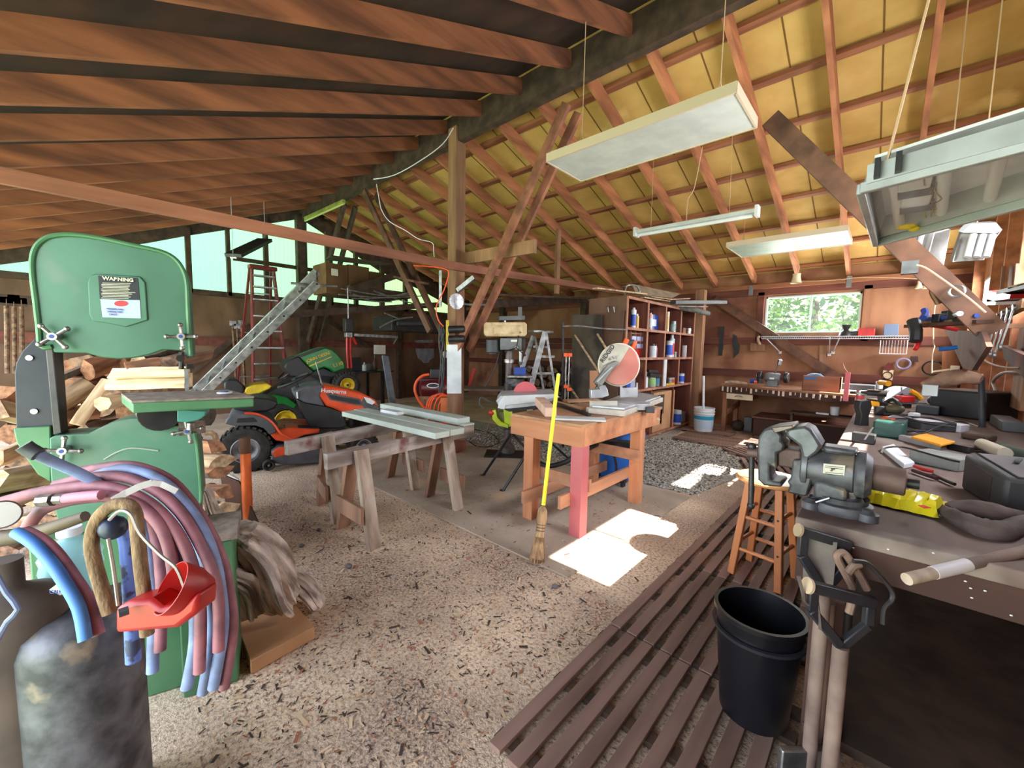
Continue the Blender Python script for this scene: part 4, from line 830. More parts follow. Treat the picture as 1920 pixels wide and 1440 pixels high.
# ================================================================ sawhorses and planks
def FP(d): return Plane(PD(500, 700, d), PD(1400, 700, d))
def fbox(pl, x0, y0, x1, y1, th, off=0):
    """box facing the viewer side of plane pl, pixel rectangle, thickness behind"""
    m = MB(); m.poly([pl.p(x0, y0, off), pl.p(x1, y0, off), pl.p(x1, y1, off), pl.p(x0, y1, off)], th, pl.n); return m
SHW = woodm('sawhorse_wood', c(208, 188, 170), c(150, 128, 112), 'Z', 10, .3, extra=(c(196, 184, 176), 5, .62))
SHB = woodm('sawhorse_beam_wood', c(206, 196, 190), c(140, 124, 118), 'Y', 12, .3, extra=(c(128, 74, 70), 4, .6))
SHD = woodm('sawhorse_brown', c(168, 124, 98), c(128, 92, 72), 'Z', 8, .3)
def sawhorse(feet, beam, label):
    r = E('sawhorse', ((feet[0][0] + feet[3][0]) / 2, (feet[0][1] + feet[3][1]) / 2, 0), label, 'sawhorse', 'wooden sawhorses under the grey planks')
    (b0, b1) = beam; b0 = V(b0); b1 = V(b1); d = (b1 - b0).normalized(); sd = V((0, 0, 1)).cross(d)
    m = MB(); m.bar(b0, b1, .045, .1); m.build('beam', SHB, r, .003)
    for i, f in enumerate(feet):
        f = V((f[0], f[1], 0)); s_ = -1 if i % 2 == 0 else 1     # left / right of the beam
        yy = f.y; t = (yy - b0.y) / (b1.y - b0.y); top = b0 + (b1 - b0) * t; sgn = 1 if (f - top).dot(sd) > 0 else -1
        tp = top + sd * sgn * .042 + V((0, 0, .04))
        m = MB(); m.bar(f + V((0, 0, 0.0)), tp, .09, .038, sd); 
        for k, p in enumerate(m.v):
            if p.z < .03: m.v[k] = V((p.x, p.y, max(p.z, 0) * 0))
        m.build('leg', SHW if i in (1, 3) else SHD, r, .002)
    for a, b, dy in ((0, 1, -.06), (2, 3, .06)):
        m = MB(); fa = V((*feet[a], 0)).lerp(V((b0.x, feet[a][1], .6)), .36); fb_ = V((*feet[b], 0)).lerp(V((b0.x, feet[b][1], .6)), .36); fa.y += dy; fb_.y += dy
        m.bar(fa - (fb_ - fa) * .12, fb_ + (fb_ - fa) * .12, .022, .11); m.build('brace_board', SHD, r, .002)
    return r
sawhorse([(-3.33, 1.37), (-2.91, 1.31), (-3.54, 2.12), (-3.07, 2.1)], ((-3.05, 1.02, .575), (-3.35, 2.42, .575)), 'left wooden sawhorse with paint splashed beam')
sawhorse([(-2.79, 1.29), (-2.35, 1.29), (-2.84, 2.08), (-2.44, 2.07)], ((-2.53, 1.07, .575), (-2.67, 2.42, .575)), 'right wooden sawhorse, its beam end pinkish with white splashes')
PLK = mat('grey_green_paint', c(196, 208, 200), c(180, 192, 184), .6, 0, 4)
def plank(x0, x1, y0, y1, z0, z1, label, rot=0.0):
    m = MB(); m.box(((x0 + x1) / 2, (y0 + y1) / 2, (z0 + z1) / 2), (x1 - x0, y1 - y0, z1 - z0), rot); return tag(m.build('painted_plank', PLK, bevel=.003), label, 'plank', 'grey painted planks on the sawhorses')
plank(-3.78, -2.39, 1.78, 1.92, .627, .672, 'grey painted plank nearest the camera on the sawhorses', .03)
plank(-3.84, -2.40, 1.93, 2.07, .627, .672, 'grey painted plank in the middle, with a white offcut on it', .03)
plank(-3.9, -2.62, 2.27, 2.39, .627, .642, 'thin grey strip under the rear painted plank', .02)
plank(-3.9, -2.67, 2.24, 2.38, .643, .692, 'grey painted plank at the rear of the sawhorses', .02)
o = PZ(735, 775, .672); m = MB(); m.box((o.x, o.y, .687), (.26, .08, .028), .05); tag(m.build('offcut', WHT, bevel=.002), 'short white painted offcut lying on the middle grey plank', 'offcut')

# ================================================================ centre post things
r = E('white_board', PD(852, 690, 4.95), 'narrow white painted board fixed low on the centre post', 'board')
pp = FP(5.06); m = fbox(pp, 838, 646, 865, 738, .02); m.build('board', WHM, r, .002)
o = FP(5.02).p(856, 565); n = (V((1, -.25, 0))).normalized(); m = MB(); vs = []; T = 24; u = V((0, 0, 1)); w = n.cross(u)
for k in range(T * 3):
    t = 2 * math.pi * k / (T * 3); rr = .098 if k % 3 else .088; vs.append(o + u * rr * math.cos(t) + w * rr * math.sin(t))
m.poly(vs, .003, n); tag(m.build('toothed_disc', STEEL, smooth=0), 'toothed circular saw blade hung on the centre post', 'saw blade')
m = fbox(FP(5.1), 836, 600, 842, 657, .03); tag(m.build('spirit_level', YEL, bevel=.003), 'yellow spirit level hung on the left of the centre post', 'level')
for i, (y, w) in enumerate([(618, 30), (636, 30)]):
    m = MB(); a = FP(5.03).p(842, y); b = FP(5.0).p(842 + w, y - 1); m.lathe([(.045, 0), (.05, .01), (.046, .02), (.044, (b - a).length), (.0, (b - a).length)], a, (b - a), 16); tag(m.build('black_canister', BLKM), ['black canister clamped across the centre post above the white board', 'lower black canister just over the white board'][i], 'canister')
m = MB(); m.tube([FP(5.1).p(858, 568), FP(5.1).p(880, 571), FP(5.2).p(925, 572)], .013, 8, 0); tag(m.build('metal_pipe', ALU), 'grey pipe behind the brace pair right of the saw blade', 'pipe')
q = random.Random(4); m = MB()
for k in range(7):
    pts = [(828 + q.uniform(-4, 4), 605 + k * 3)]
    for j in range(5): pts.append((829 + q.uniform(-7, 6), 620 + j * 28 + q.uniform(-6, 6)))
    m.tube([FP(5.12).p(x, y) for x, y in pts], .008, 6, 3)
tag(m.build('power_leads', BLK), 'bunch of black power cords hanging down the left of the centre post', 'cords')
m = MB(); m.tube([FP(4.9).p(*p) for p in [(775, 498), (810, 500), (836, 505), (841, 515), (832, 545), (818, 575), (822, 600), (832, 612)]], .007, 6, 4); tag(m.build('orange_lead', ORANGE), 'thin orange cord drooping from the tie beam beside the centre post', 'cord')
m = MB(); m.tube([FP(5.0).p(*p) for p in [(706, 345), (712, 380), (716, 395), (730, 415), (760, 432), (785, 448), (810, 455), (813, 470), (814, 482)]], .005, 6, 4); tag(m.build('white_cable', WHT), 'white cable sagging from the ridge to the tie beam', 'cable')
m = MB(); m.tube([FP(4.6).p(*p) for p in [(700, 336), (740, 328), (790, 300), (830, 270), (850, 240)]], .005, 6, 4); tag(m.build('white_cable', WHT), 'white cable hung along the ridge left of the centre post', 'cable')
m = fbox(FP(5.14), 825, 659, 838, 671, .01); tag(m.build('paper_note', PAPER), 'small white note left of the white board', 'note')
# shop light and pipe near the post
m = MB(); m.bar(FP(5.15).p(858, 545), FP(5.1).p(889, 520), .06, .05); tag(m.build('lamp_end', ALU), 'short grey lamp end right of the centre post over the tie beam', 'lamp')
m = fbox(FP(5.0), 823, 507, 828, 575, .03); tag(m.build('grey_conduit', ALU), 'upright grey conduit on the left side of the centre post', 'conduit')
# compressor
r = E('air_compressor', (-5.35, 3.95, 0), 'dark red air compressor with a black motor, left of the white board', 'air compressor')
cp = FP(5.9)
a = cp.p(792, 727); b = cp.p(846, 727); MR = mat('maroon', c(110, 28, 34), c(84, 22, 28), .35, .1, 6)
m = MB(); L_ = (b - a).length; m.lathe([(0, -.05), (.1, -.03), (.16, .02), (.16, L_ - .02), (.1, L_ + .03), (0, L_ + .05)], a, (b - a), 22); m.build('tank', MR, r)
m = MB(); m.box(cp.p(822, 700, -.05), (.22, .22, .15), .8); m.build('motor', BLK, r, .02); m = MB(); m.box(cp.p(815, 712, -.02), (.4, .25, .03), .8); m.build('motor_plate', DGREY, r, .004)
n = cp.n; m = MB(); m.poly([cp.p(x, y, .17) for x, y in arcpts(812, 723, 12, 0, 342, 19, 4.8)], .003, n); m.build('badge', WHT, r); m = MB(); m.poly([cp.p(x, y, .172) for x, y in arcpts(812, 723, 10, 0, 342, 19, 3.4)], .003, n); m.build('badge_inner', BLK, r)
zb = cp.p(820, 742).z
cb = cp.p(822, 742, -.1); m = MB(); m.box((cb.x, cb.y, zb - .02), (.5, .42, .04), .8); 
for sx in (-.2, .2):
    for sy in (-.16, .16): m.box((cb.x + sx * .7 - sy * .7, cb.y + sx * .7 + sy * .7, (zb - .04) / 2), (.06, .06, zb - .04), .8)
tag(m.build('compressor_stand', W_POST), 'wooden stand under the red compressor', 'stand')
m = MB(); m.tube([cp.p(*p, .3) for p in [(805, 702), (792, 705), (781, 716), (778, 732), (786, 752), (797, 765)]], .019, 8, 4); tag(m.build('air_hose', ORANGE), 'orange air hose looping left of the red compressor', 'hose')
m = MB()
for k, (cx, w, h) in enumerate([(815, 16, 30), (821, 18, 32), (827, 20, 34), (833, 19, 31), (838, 16, 30)]): m.tube([cp.p(x, y, .36 + .01 * k) for x, y in arcpts(cx, 772, w, 180, 360, 10, h)], .013, 8, 2)
m.tube([cp.p(*p, .35) for p in [(800, 772), (805, 790), (840, 792), (850, 770)]], .013, 8, 3)
tag(m.build('hose_coil', ORANGE), 'coil of bright orange air hose behind the rear plank', 'hose')
m = fbox(FP(5.3), 826, 746, 853, 772, .2); tag(m.build('orange_box', mat('orange_carton', c(216, 120, 70), None, .8)), 'orange carton behind the hose coil', 'box')
m = MB(); m.tube([PZ(*p, .02) for p in [(775, 826), (785, 832), (798, 829), (800, 822), (804, 832), (808, 838)]], .012, 6, 4); tag(m.build('orange_hose', ORANGE), 'loop of orange hose on the ground under the planks', 'hose')
r = E('floor_box', PZ(830, 858, 0), 'low reddish box on the ground behind the right sawhorse', 'box'); m = MB(); o = PZ(840, 850); m.box((o.x - .1, o.y + .1, .06), (.35, .25, .12), .3); m.build('box', mat('faded_red', c(150, 90, 76), None, .8), r, .005)
m = MB(); m.tube([PZ(*p, .015) for p in [(870, 795), (890, 805), (920, 812), (932, 822), (935, 830), (915, 838), (893, 836), (880, 828)]], .007, 6, 4); tag(m.build('extension_lead', BLK), 'black cord wandering over the gravel left of the table saw', 'cord')

# ================================================================ drill press
dp = FP(4.9); r = E('drill_press', (-3.35, 3.62, 0), 'floor standing drill press with a worn tan belt cover', 'drill press')
bx, by = -3.35, 3.62; ztop = dp.p(950, 655).z
m = MB(); m.lathe([(.045, .02), (.045, ztop)], (bx, by, 0), n=20); m.lathe([(.06, .03), (.085, .01), (.085, .1), (.05, .14)], (bx, by, 0), n=20); col_ = m.build('column', mat('column_brown_grey', c(110, 100, 98), c(80, 72, 72), .5, .4, 8), r)
m = MB(); zc_ = dp.p(950, 677).z; m.cyl((bx, by, zc_ - .02), (bx, by, zc_ + .02), .062, n=18); m.build('collar', KN, r)
m = MB(); zc_ = dp.p(950, 724).z; m.cyl((bx, by, zc_ - .18), (bx, by, zc_ + .03), .058, n=18); m.build('table_bracket', BLKM, r)
m = MB(); m.box((bx + .02, by - .05, .015), (.5, .32, .03), .7); m.build('base', BLKM, r, .006)
m = fbox(dp, 938, 634, 978, 656, .16, .08); m.build('head', GREY, r, .006)
m = fbox(dp, 978, 634, 985, 655, .12, .06); m.build('head_front', BLKM, r, .006)
TAN = mat('tan_worn_cover', c(214, 190, 152), c(176, 146, 108), .6, 0, 10, extra=(c(60, 44, 36), 9, .64))
m = MB(); m.poly([dp.p(x, y, .12) for x, y in [(907, 608), (911, 604), (984, 604), (988, 608), (988, 626), (984, 631), (911, 631), (907, 626)]], .2, dp.n); cv = m.build('belt_cover', TAN, r, .012)
m = fbox(dp, 926, 609, 980, 626, .01, .126); m.build('cover_panel', TAN, r, .002)
m = MB(); m.cyl(dp.p(947, 604, .05), dp.p(947, 601, .05), .012, n=10); m.build('cover_knob', WHT, r)
m = MB(); a = dp.p(924, 637); b = dp.p(924, 661); m.cyl(a, b, .08, n=20); m.cyl(b, b - V((0, 0, .02)), .05, n=16); m.build('motor', DGREY, r, .006)
m = fbox(dp, 958, 637, 970, 641, .004, .085); m.build('name_plate', PAPER, r)
m = MB(); o = dp.p(968, 652, .09); m.cyl(o, o + dp.n * .05, .028, .022, 16); 
m.build('feed_hub', KN, r)
for ang in (200, 320, 80):
    m = MB(); d_ = dp.u * math.cos(math.radians(ang)) + dp.v * math.sin(math.radians(ang)); m.cyl(o + dp.n * .05, o + dp.n * .07 + d_ * .12, .006, n=8); m.ball(o + dp.n * .07 + d_ * .13, .014, 10); m.build('feed_handle', BLKM, r)
m = MB(); a = dp.p(976, 658, .02); b = dp.p(976, 678, .02); m.cyl(a, b, .022, .018, 14); m.cyl(b, b - V((0, 0, .04)), .03, .014, 14); m.build('chuck', STEEL, r)
m = MB(); m.cyl(b - V((0, 0, .04)), dp.p(975, 698, .02), .004, n=8); m.build('drill_bit', STEEL, r)
zt_ = dp.p(975, 705).z; o = dp.p(975, 705); m = MB(); m.box((o.x, o.y, zt_), (.3, .28, .03), .7); m.build('table', KN, r, .006)
m = MB(); m.box(((o.x + bx) / 2, (o.y + by) / 2, zt_ - .08), (.2, .06, .1), .7); m.build('table_arm', DUST, r, .01)
m = MB(); m.box((o.x, o.y, zt_ + .06), (.14, .1, .09), .7); b_ = tag(m.build('blue_bin', DBLUE, bevel=.003), 'small blue plastic bin on the drill press table', 'bin')
m = MB(); m.tube([dp.p(*p) for p in [(938, 640), (936, 660), (928, 690), (915, 715), (908, 725)]], .006, 6, 4); tag(m.build('power_lead', BLK), 'black cord hanging from the drill press motor', 'cord')
# ================================================================ back left: white table, stepladder, clamps, sheets
r = E('side_table', (-3.6, 3.4, 0), 'low side table with a pale top behind the table saw', 'table')
zz = .72; cs = [PZ(x, y, zz) for x, y in [(790 + 75, 738), (955, 735), (932, 758), (900, 742)]]
m = MB(); m.box((-4.1, 4.15, zz), (1.2, .5, .03), .75); m.build('table_top', mat('worn_top', c(120, 104, 92), c(90, 78, 70), .8, 0, 6), r, .003)
for dx, dy in ((-.5, -.2), (.5, -.2), (.5, .2), (-.5, .2)):
    x_ = -4.1 + dx * .73 - dy * .68; y_ = 4.15 + dx * .68 + dy * .73; m = MB(); m.box((x_, y_, zz / 2 - .01), (.06, .06, zz - .03), .75); m.build('leg', SHW, r)
r = E('stepladder', FP(6.1).p(1010, 745) * 1, 'aluminium stepladder standing open behind the drill press', 'ladder')
lp = FP(5.5); n = lp.n
def lbar(p, q, w, m_, off=0, nm='rail', th=.03):
    m = MB(); m.bar(lp.p(*p, off), lp.p(*q, off), w, th, n); return m.build(nm, m_, r)
lf = [(1023, 622), (988, 748)]; 
lbar((1022, 622), (985, 765), .07, ALU, 0, 'front_rail'); lbar((1000, 630), (976, 700), .06, ALU, -.25, 'front_rail')
lbar((1024, 622), (1043, 745), .03, ALU, 0, 'rear_rail'); lbar((1003, 632), (1021, 742), .03, ALU, -.3, 'rear_rail')
for y, xa, xb in ((668, 1005, 1040), (700, 1006, 1034), (650, 1000, 1030)): lbar((xa, y), (xb, y + (1 if y != 700 else 0)), .03, ALU, -.1, 'cross_brace')
m = MB(); m.box(lp.p(1014, 622, -.1), (.12, .35, .03), -.2); m.build('top_step', ALU, r, .003)
for t, (x0, x1, y) in enumerate([(975, 1013, 660), (968, 1003, 690), (960, 995, 722)]):
    m = MB(); m.bar(lp.p(x1, y, 0), lp.p(x1 - 8, y - 2, -.28), .08, .02); m.build('step', ALU, r)
ORG[r.name]
for i, x in enumerate((1062, 1068)):
    r2 = E('bar_clamp', FP(5.3).p(x, 745), ['left orange bar clamp standing beside the dark sheets', 'right orange bar clamp touching the dark sheets'][i], 'clamp', 'orange bar clamps')
    cl_ = FP(5.3); m = MB(); m.cyl(cl_.p(x, 662), cl_.p(x - 3, 752), .008, n=8); m.build('bar', STEEL, r2)
    m = fbox(cl_, x - 5, 662, x + 5, 669, .03, .015); m.build('head', ORANGE, r2, .003); m = fbox(cl_, x - 5, 722 + 5 * i, x + 4, 728 + 5 * i, .03, .015); m.build('sliding_jaw', ORANGE, r2, .003)
m = fbox(FP(5.35), 1054, 604, 1058, 838, .04); tag(m.build('dark_pole', BLKM), 'black upright pole left of the bar clamps', 'pole')
m = MB(); m.tube([FP(5.2).p(*p) for p in [(1055, 612), (1085, 611), (1130, 616), (1176, 618)]], .01, 6, 3); tag(m.build('metal_strip', ALU), 'bent metal strip running across the dark sheets', 'strip')
SH1 = woodm('dark_sheet', c(100, 88, 74), c(70, 60, 50), 'Z', 3, .05, extra=(c(50, 44, 40), 1.5, .5))
SH2 = woodm('brown_sheet', c(124, 88, 68), c(98, 68, 52), 'Z', 3, .05)
m = MB(); m.poly([PY(1074, 590, 4.75), PY(1128, 590, 4.75), PY(1128, 800, 4.75), PY(1068, 800, 4.75)], .018, (0, -1, 0)); 
for k in range(len(m.v)): m.v[k].z = max(m.v[k].z, .003)
tag(m.build('plywood_sheet', SH1), 'dark stained plywood sheet leaning left of the shelving', 'sheet')
m = MB(); m.poly([(-2.95, 4.8, .003), (-2.56, 4.8, .003), PY(1170, 582, 4.85), PY(1100, 590, 4.85)], .015, (0, -1, 0)); tag(m.build('plywood_sheet', SH2), 'brown plywood sheet against the shelving side', 'sheet')
for i, (p, q_) in enumerate([((1078, 628), (1122, 696)), ((1120, 626), (1165, 700)), ((1072, 730), (1090, 758))]):
    m = MB(); m.bar(PY(*p, 4.7), PY(*q_, 4.68), .02, .02, (0, 1, 0)); tag(m.build('wooden_stick', WOODS[0]), ['pale stick leaning on the dark sheet', 'pale stick leaning on the brown sheet behind the saw guard', 'short end of a pale stick low on the dark sheet'][i], 'stick')
m = fbox(FP(4.95), 1106, 695, 1122, 855, .02); tag(m.build('plywood_offcut', W_PLY), 'small upright plywood offcut behind the mitre saw arm', 'offcut')
# far firewood, back left corner
seed = 300; q = random.Random(2)
for row in range(6):
    for kk in range(10):
        x = -6.3 + kk * .18 + (row % 2) * .09; seed += 1
        log((x, 7.0 + q.uniform(-.05, .05), .09 + row * .155), (x + q.uniform(-.03, .03), 7.4, .09 + row * .155), .082, seed, 2, label='firewood log stacked in the dark back corner behind the drill press', group='firewood stack in the back corner')
m = MB(); m.bar(FP(6.4).p(890, 690), FP(6.4).p(878, 730), .06, .05); tag(m.build('red_bar', RED), 'red painted bar leaning in front of the back firewood', 'bar')
# things hanging above the back left
m = MB(); m.bar(FP(5.4).p(936, 597), FP(5.4).p(984, 596), .06, .05); m.bar(FP(5.4).p(975, 595), FP(5.4).p(975, 576), .05, .05); tag(m.build('hanging_bracket', GREY), 'grey T shaped bracket above the tan drill press cover', 'bracket')
m = MB(); m.bar(PX(930, 553, -4.0), PX(1120, 560, -4.0), .04, .03); tag(m.build('rail', W_DARK), 'dark thin rail below the tie beam over the stepladder', 'rail', kind='structure')
m = MB(); m.bar(PX(905, 570, -4.6), PX(1100, 562, -4.6), .05, .12); tag(m.build('rack_beam', W_DARK), 'dark rack beam behind the brace pair', 'beam', kind='structure')

# ================================================================ shelving unit
SX, SY0, SY1, SZ = -2.5, 4.91, 7.40, 1.99
RW = woodm('redwood_ply', c(138, 72, 54), c(110, 54, 40), 'Z', 6, .1, extra=(c(160, 92, 66), 1.5, .58)); RWE = woodm('redwood_edge', c(176, 120, 92), c(146, 92, 70), 'Z', 8, .1)
r = E('shelving_unit', (SX - .28, 6.15, 0), 'tall red brown shelving unit divided into square bays of paints and cans', 'shelving'); shelf_root = r
m = MB(); m.box2((SX - .57, SY0, 0), (SX - .555, SY1, SZ)); m.build('back_panel', RW, r)
vy = [SY0 + .62 * k for k in range(5)]
for k, y in enumerate(vy):
    m = MB(); m.box2((SX - .555, y - .011, .75 if 0 < k < 4 else 0), (SX - .003, y + .011, SZ)); m.build('side_panel' if k in (0, 4) else 'divider', RW if k else SH2, r)
    m = MB(); m.box2((SX - .003, y - .02, .75 if 0 < k < 4 else 0), (SX + .01, y + .02, SZ)); m.build('edge_strip', RWE, r)
for z in (SZ - .01, 1.585, 1.19, .75, .06):
    m = MB(); m.box2((SX - .555, SY0, z - .011), (SX, SY1, z + .011)); m.build('shelf', RW, r)
    m = MB(); m.box2((SX, SY0, z - .02), (SX + .014, SY1, z + .014)); m.build('edge_strip', RWE, r)
for px_ in (1221, 1262):
    y = PX(px_, 740, SX).y; m = MB(); m.box2((SX - .555, y - .011, .06), (SX + .006, y + .011, .75)); m.build('divider', RW, r)
for i, x in enumerate((1139, 1150)):
    m = MB(); a = PY(x, 575, SY0 - .05); m.tube([PY(x - 4, 574, SY0 - .0), PY(x + 1, 576, SY0 - .09), PY(x + 2, 585, SY0 - .09)], .007, 6, 0); m.build('side_hook', ALU, r)
SHZ = {1: 1.596, 2: 1.201, 3: .761, 4: .071, 0: 2.0}
def can(px_, row, rad, h, name, mats, label, cat, depth=.14, lid=None, neck=None, prof=None, group=None):
    X_ = SX - depth; y = PX(px_, {0: 560, 1: 612, 2: 668, 3: 720, 4: 800}[row], X_).y; z = SHZ[row]
    rt = E(name, (X_, y, z), label, cat, group); m = MB()
    m.lathe([(0, 0), (rad, 0), (rad, h * (.78 if neck else 1)), (neck or rad, h * .88 if neck else h), (neck or 0, h), (0, h)] if not prof else prof, (X_, y, z), n=18); m.build('body', mats[0], rt)
    if len(mats) > 1: m = MB(); m.lathe([(rad + .001, h * .15), (rad + .001, h * (.6 if neck else .75))], (X_, y, z), n=18); m.build('paper_label', mats[1], rt)
    if lid: m = MB(); m.lathe([(0, h), (lid[0], h), (lid[0] * .8, h + lid[1]), (0, h + lid[1])], (X_, y, z), n=14); m.build('cap', lid[2], rt)
    return rt
def sbox(x0, x1, row, h, name, m_, label, cat, depth=.12, th=.14, z=None):
    X_ = SX - depth; yr_ = {0: 560, 1: 612, 2: 668, 3: 720, 4: 800}[row]; a = PX(x0, yr_, X_).y; b = PX(x1, yr_, X_).y; z = SHZ[row] if z is None else z
    m = MB(); m.box2((X_, a, z), (X_ - th, b, z + h)); return tag(m.build(name, m_, bevel=.003), label, cat)
LB = mat('label_blue', c(46, 84, 190), None, .5); LBW = mat('label_pale', c(206, 214, 226), None, .5); LBG = mat('label_green', c(150, 196, 120), None, .5); LBR = mat('label_red2', c(206, 70, 70), None, .5); TEAL = mat('teal_tin', c(140, 184, 176), c(200, 220, 210), .4, .1, 12); SIL = mat('tin_silver', c(190, 196, 200), c(150, 156, 160), .35, .6, 8)
can(1187, 1, .035, .25, 'spray_can', [WHT, LB], 'blue and white spray can with a white nozzle, top left bay', 'spray can', lid=(.02, .03, WHT), depth=.08)
can(1194, 1, .024, .17, 'glue_bottle', [mat('amber_glue', c(214, 160, 50), None, .4)], 'small amber bottle with a pink cap, top left bay', 'bottle', lid=(.015, .03, WHT), depth=.05)
can(1217.5 + 1.5, 1, .028, .22, 'caulk_bottle', [mat('pinkish', c(224, 176, 160), None, .5), LBW], 'pinkish bottle beside the blue jerrycan', 'bottle', lid=(.018, .02, WHT), depth=.03)
sbox(1221, 1234, 1, .24, 'jerrycan', DBLUE, 'dark blue square jerrycan with a wire handle, second top bay', 'can', .1, .12); sbox(1235, 1243, 1, .2, 'blue_tin', LB, 'blue tin right of the jerrycan', 'tin', .14, .12)
y_ = PX(1227, 600, SX - .09).y; m = MB(); m.box2((SX - .099, y_ - .09, SHZ[1] + .07), (SX - .096, y_ + .09, SHZ[1] + .17)); tag(m.build('can_sticker', LBW), 'white sticker on the front of the dark blue jerrycan', 'sticker')
m = MB(); m.tube([(SX - .15, y_ - .07, SHZ[1] + .24), (SX - .15, y_ - .06, SHZ[1] + .31), (SX - .15, y_ + .06, SHZ[1] + .31), (SX - .15, y_ + .07, SHZ[1] + .24)], .006, 6, 4); tag(m.build('can_handle_wire', BLK), 'dark wire handle over the blue jerrycan', 'handle')
can(1251, 1, .026, .31, 'caulk_tube', [mat('cream', c(232, 226, 196), None, .5), mat('label_yellow', c(220, 196, 120), None, .5)], 'tall cream caulk tube at the divider of the third bay', 'tube', depth=.06)
can(1258, 1, .075, .25, 'paint_can', [TEAL], 'teal and silver paint can at the back of the third top bay', 'paint can', depth=.3); can(1263, 1, .062, .19, 'paint_can', [SIL, TEAL], 'shorter silver can before the teal one in the third top bay', 'paint can', depth=.12)
can(1291, 1, .05, .1, 'wire_spool', [KN], 'spool of grey wire, top right bay', 'spool', depth=.06); sbox(1282, 1287, 1, .1, 'wood_block', WOODS[1], 'small orange wood block beside the wire spool', 'block', .06, .08)
sbox(1181, 1210, 2, .18, 'red_case', RED, 'red plastic tool case behind the saw guard', 'case', .08, .2)
r3 = E('drawer_rack', (SX - .08, 5.2, 1.3), 'small open rack of clear drawers hung in the left bay', 'rack'); ya, yb = PX(1183, 640, SX - .06).y, PX(1210, 640, SX - .06).y
for z in (1.33, 1.43, 1.53): m = MB(); m.box2((SX - .06, ya, z - .006), (SX - .2, yb, z + .006)); m.build('rack_shelf', RWE, r3)
for k in range(4): y = ya + (yb - ya) * k / 3; m = MB(); m.box2((SX - .06, y - .005, 1.33), (SX - .2, y + .005, 1.575)); m.build('rack_upright', RWE, r3)
for k in range(3):
    for z in (1.336, 1.436): m = MB(); y = ya + (yb - ya) * k / 3; m.box2((SX - .05, y + .012, z), (SX - .18, y + (yb - ya) / 3 - .012, z + .055)); m.build('drawer', mat('drawer_violet', c(138, 138, 180), None, .4), r3)
can(1223, 2, .055, .17, 'white_jug', [WHT, LBW], 'white bottle with a dark cap, middle bay', 'bottle', lid=(.03, .03, DGREY), depth=.06); can(1230, 2, .03, .15, 'spray_bottle', [mat('pink_plastic', c(214, 130, 140), None, .5)], 'pink bottle with a pointed cap, middle bay', 'bottle', lid=(.02, .05, mat('pink_plastic', c(214, 130, 140))), depth=.12)
can(1238.5, 2, .042, .2, 'silicone_bottle', [WHT, mat('label_yellow')if 'label_yellow' in MATS else WHT], 'tall white bottle with a pointed tip, middle bay right', 'bottle', lid=(.035, .07, WHT), depth=.08)
can(1254, 2, .05, .26, 'spray_can', [WHT, LB], 'white can with a blue side, left in the third middle bay', 'can', depth=.05); can(1258.5, 2, .042, .3, 'spray_can', [LBW, LBR], 'white and red can with a clear trigger top, third middle bay', 'can', lid=(.025, .1, WHM), depth=.1)
can(1266, 2, .03, .08, 'small_tin', [SIL], 'tiny silver tin with a white lid, third middle bay', 'tin', lid=(.03, .01, WHT), depth=.06); can(1283, 2, .035, .2, 'glass_jar', [POLY], 'dusty glass jar in the right middle bay', 'jar', depth=.06)
sbox(1211, 1215, 3, .24, 'narrow_box', LBW, 'narrow pale carton in the lower second bay', 'box', .05, .12); can(1221, 3, .065, .17, 'paint_can', [SIL, LBG], 'paint can with a light green label, lower bay', 'paint can', depth=.09); can(1232, 3, .06, .17, 'paint_can', [SIL, mat('label_skyblue', c(90, 170, 220), None, .5)], 'paint can with a sky blue label, lower bay', 'paint can', depth=.09)
sbox(1214, 1238, 3, .03, 'orange_tray', ORANGE, 'orange trowel lying on the paint cans', 'trowel', .06, .1, SHZ[3] + .205)
m = MB(); a = PX(1213, 702, SX - .05); b = PX(1236, 705, SX - .05); m.bar(a, b, .1, .05); m.bar(a + V((0, 0, .05)), b + V((0, -.1, .07)), .06, .04); tag(m.build('caulk_gun', BLKM), 'black caulking gun piled over the cans in the lower bay', 'caulk gun')
sbox(1244, 1249, 3, .41, 'spacer_board', WHM, 'upright white board in front of the lower divider', 'board', -.02, .02)
for i, (x, m_, lb) in enumerate([(1255, SIL, 'small silver tin, first of the low row in the third lower bay'), (1260, LBR, 'small reddish tin in the third lower bay'), (1266, LBW, 'small pale tin beside the reddish tin, third lower bay')]): can(x, 3, .04, .11, 'small_tin', [SIL, m_], lb, 'tin', depth=.07)
sbox(1250, 1265, 3, .03, 'yellow_tray', YEL, 'flat yellow tray at the front of the third lower bay', 'tray', .0, .05)
can(1276, 3, .055, .16, 'solvent_can', [LBW, LB], 'blue and white solvent can, lower right bay', 'can', lid=(.02, .03, BLK), depth=.08); can(1285.5, 3, .06, .19, 'solvent_can', [LBW], 'pale blue solvent can right of the blue one', 'can', lid=(.02, .03, WHT), depth=.12)
sbox(1175, 1191, 3, .2, 'grey_bin', mat('bin_grey_blue', c(150, 160, 190), None, .5), 'grey blue plastic bin just right of the saw arm', 'bin', -.0, .14); can(1178, 3, .03, .16, 'white_bottle', [WHT, LB], 'small white bottle before the grey blue bin', 'bottle', depth=-.05)
sbox(1223, 1262, 4, .6, 'open_carton', CARD, 'tall open cardboard carton in the bottom of the shelving', 'carton', .02, .3); sbox(1226, 1243, 4, .3, 'carton_shade_panel', W_DARK, 'dark panel painting the shade inside the cardboard carton', 'opening', .012, .01, .33)  # second box is a thin dark panel, shade of the carton's inside
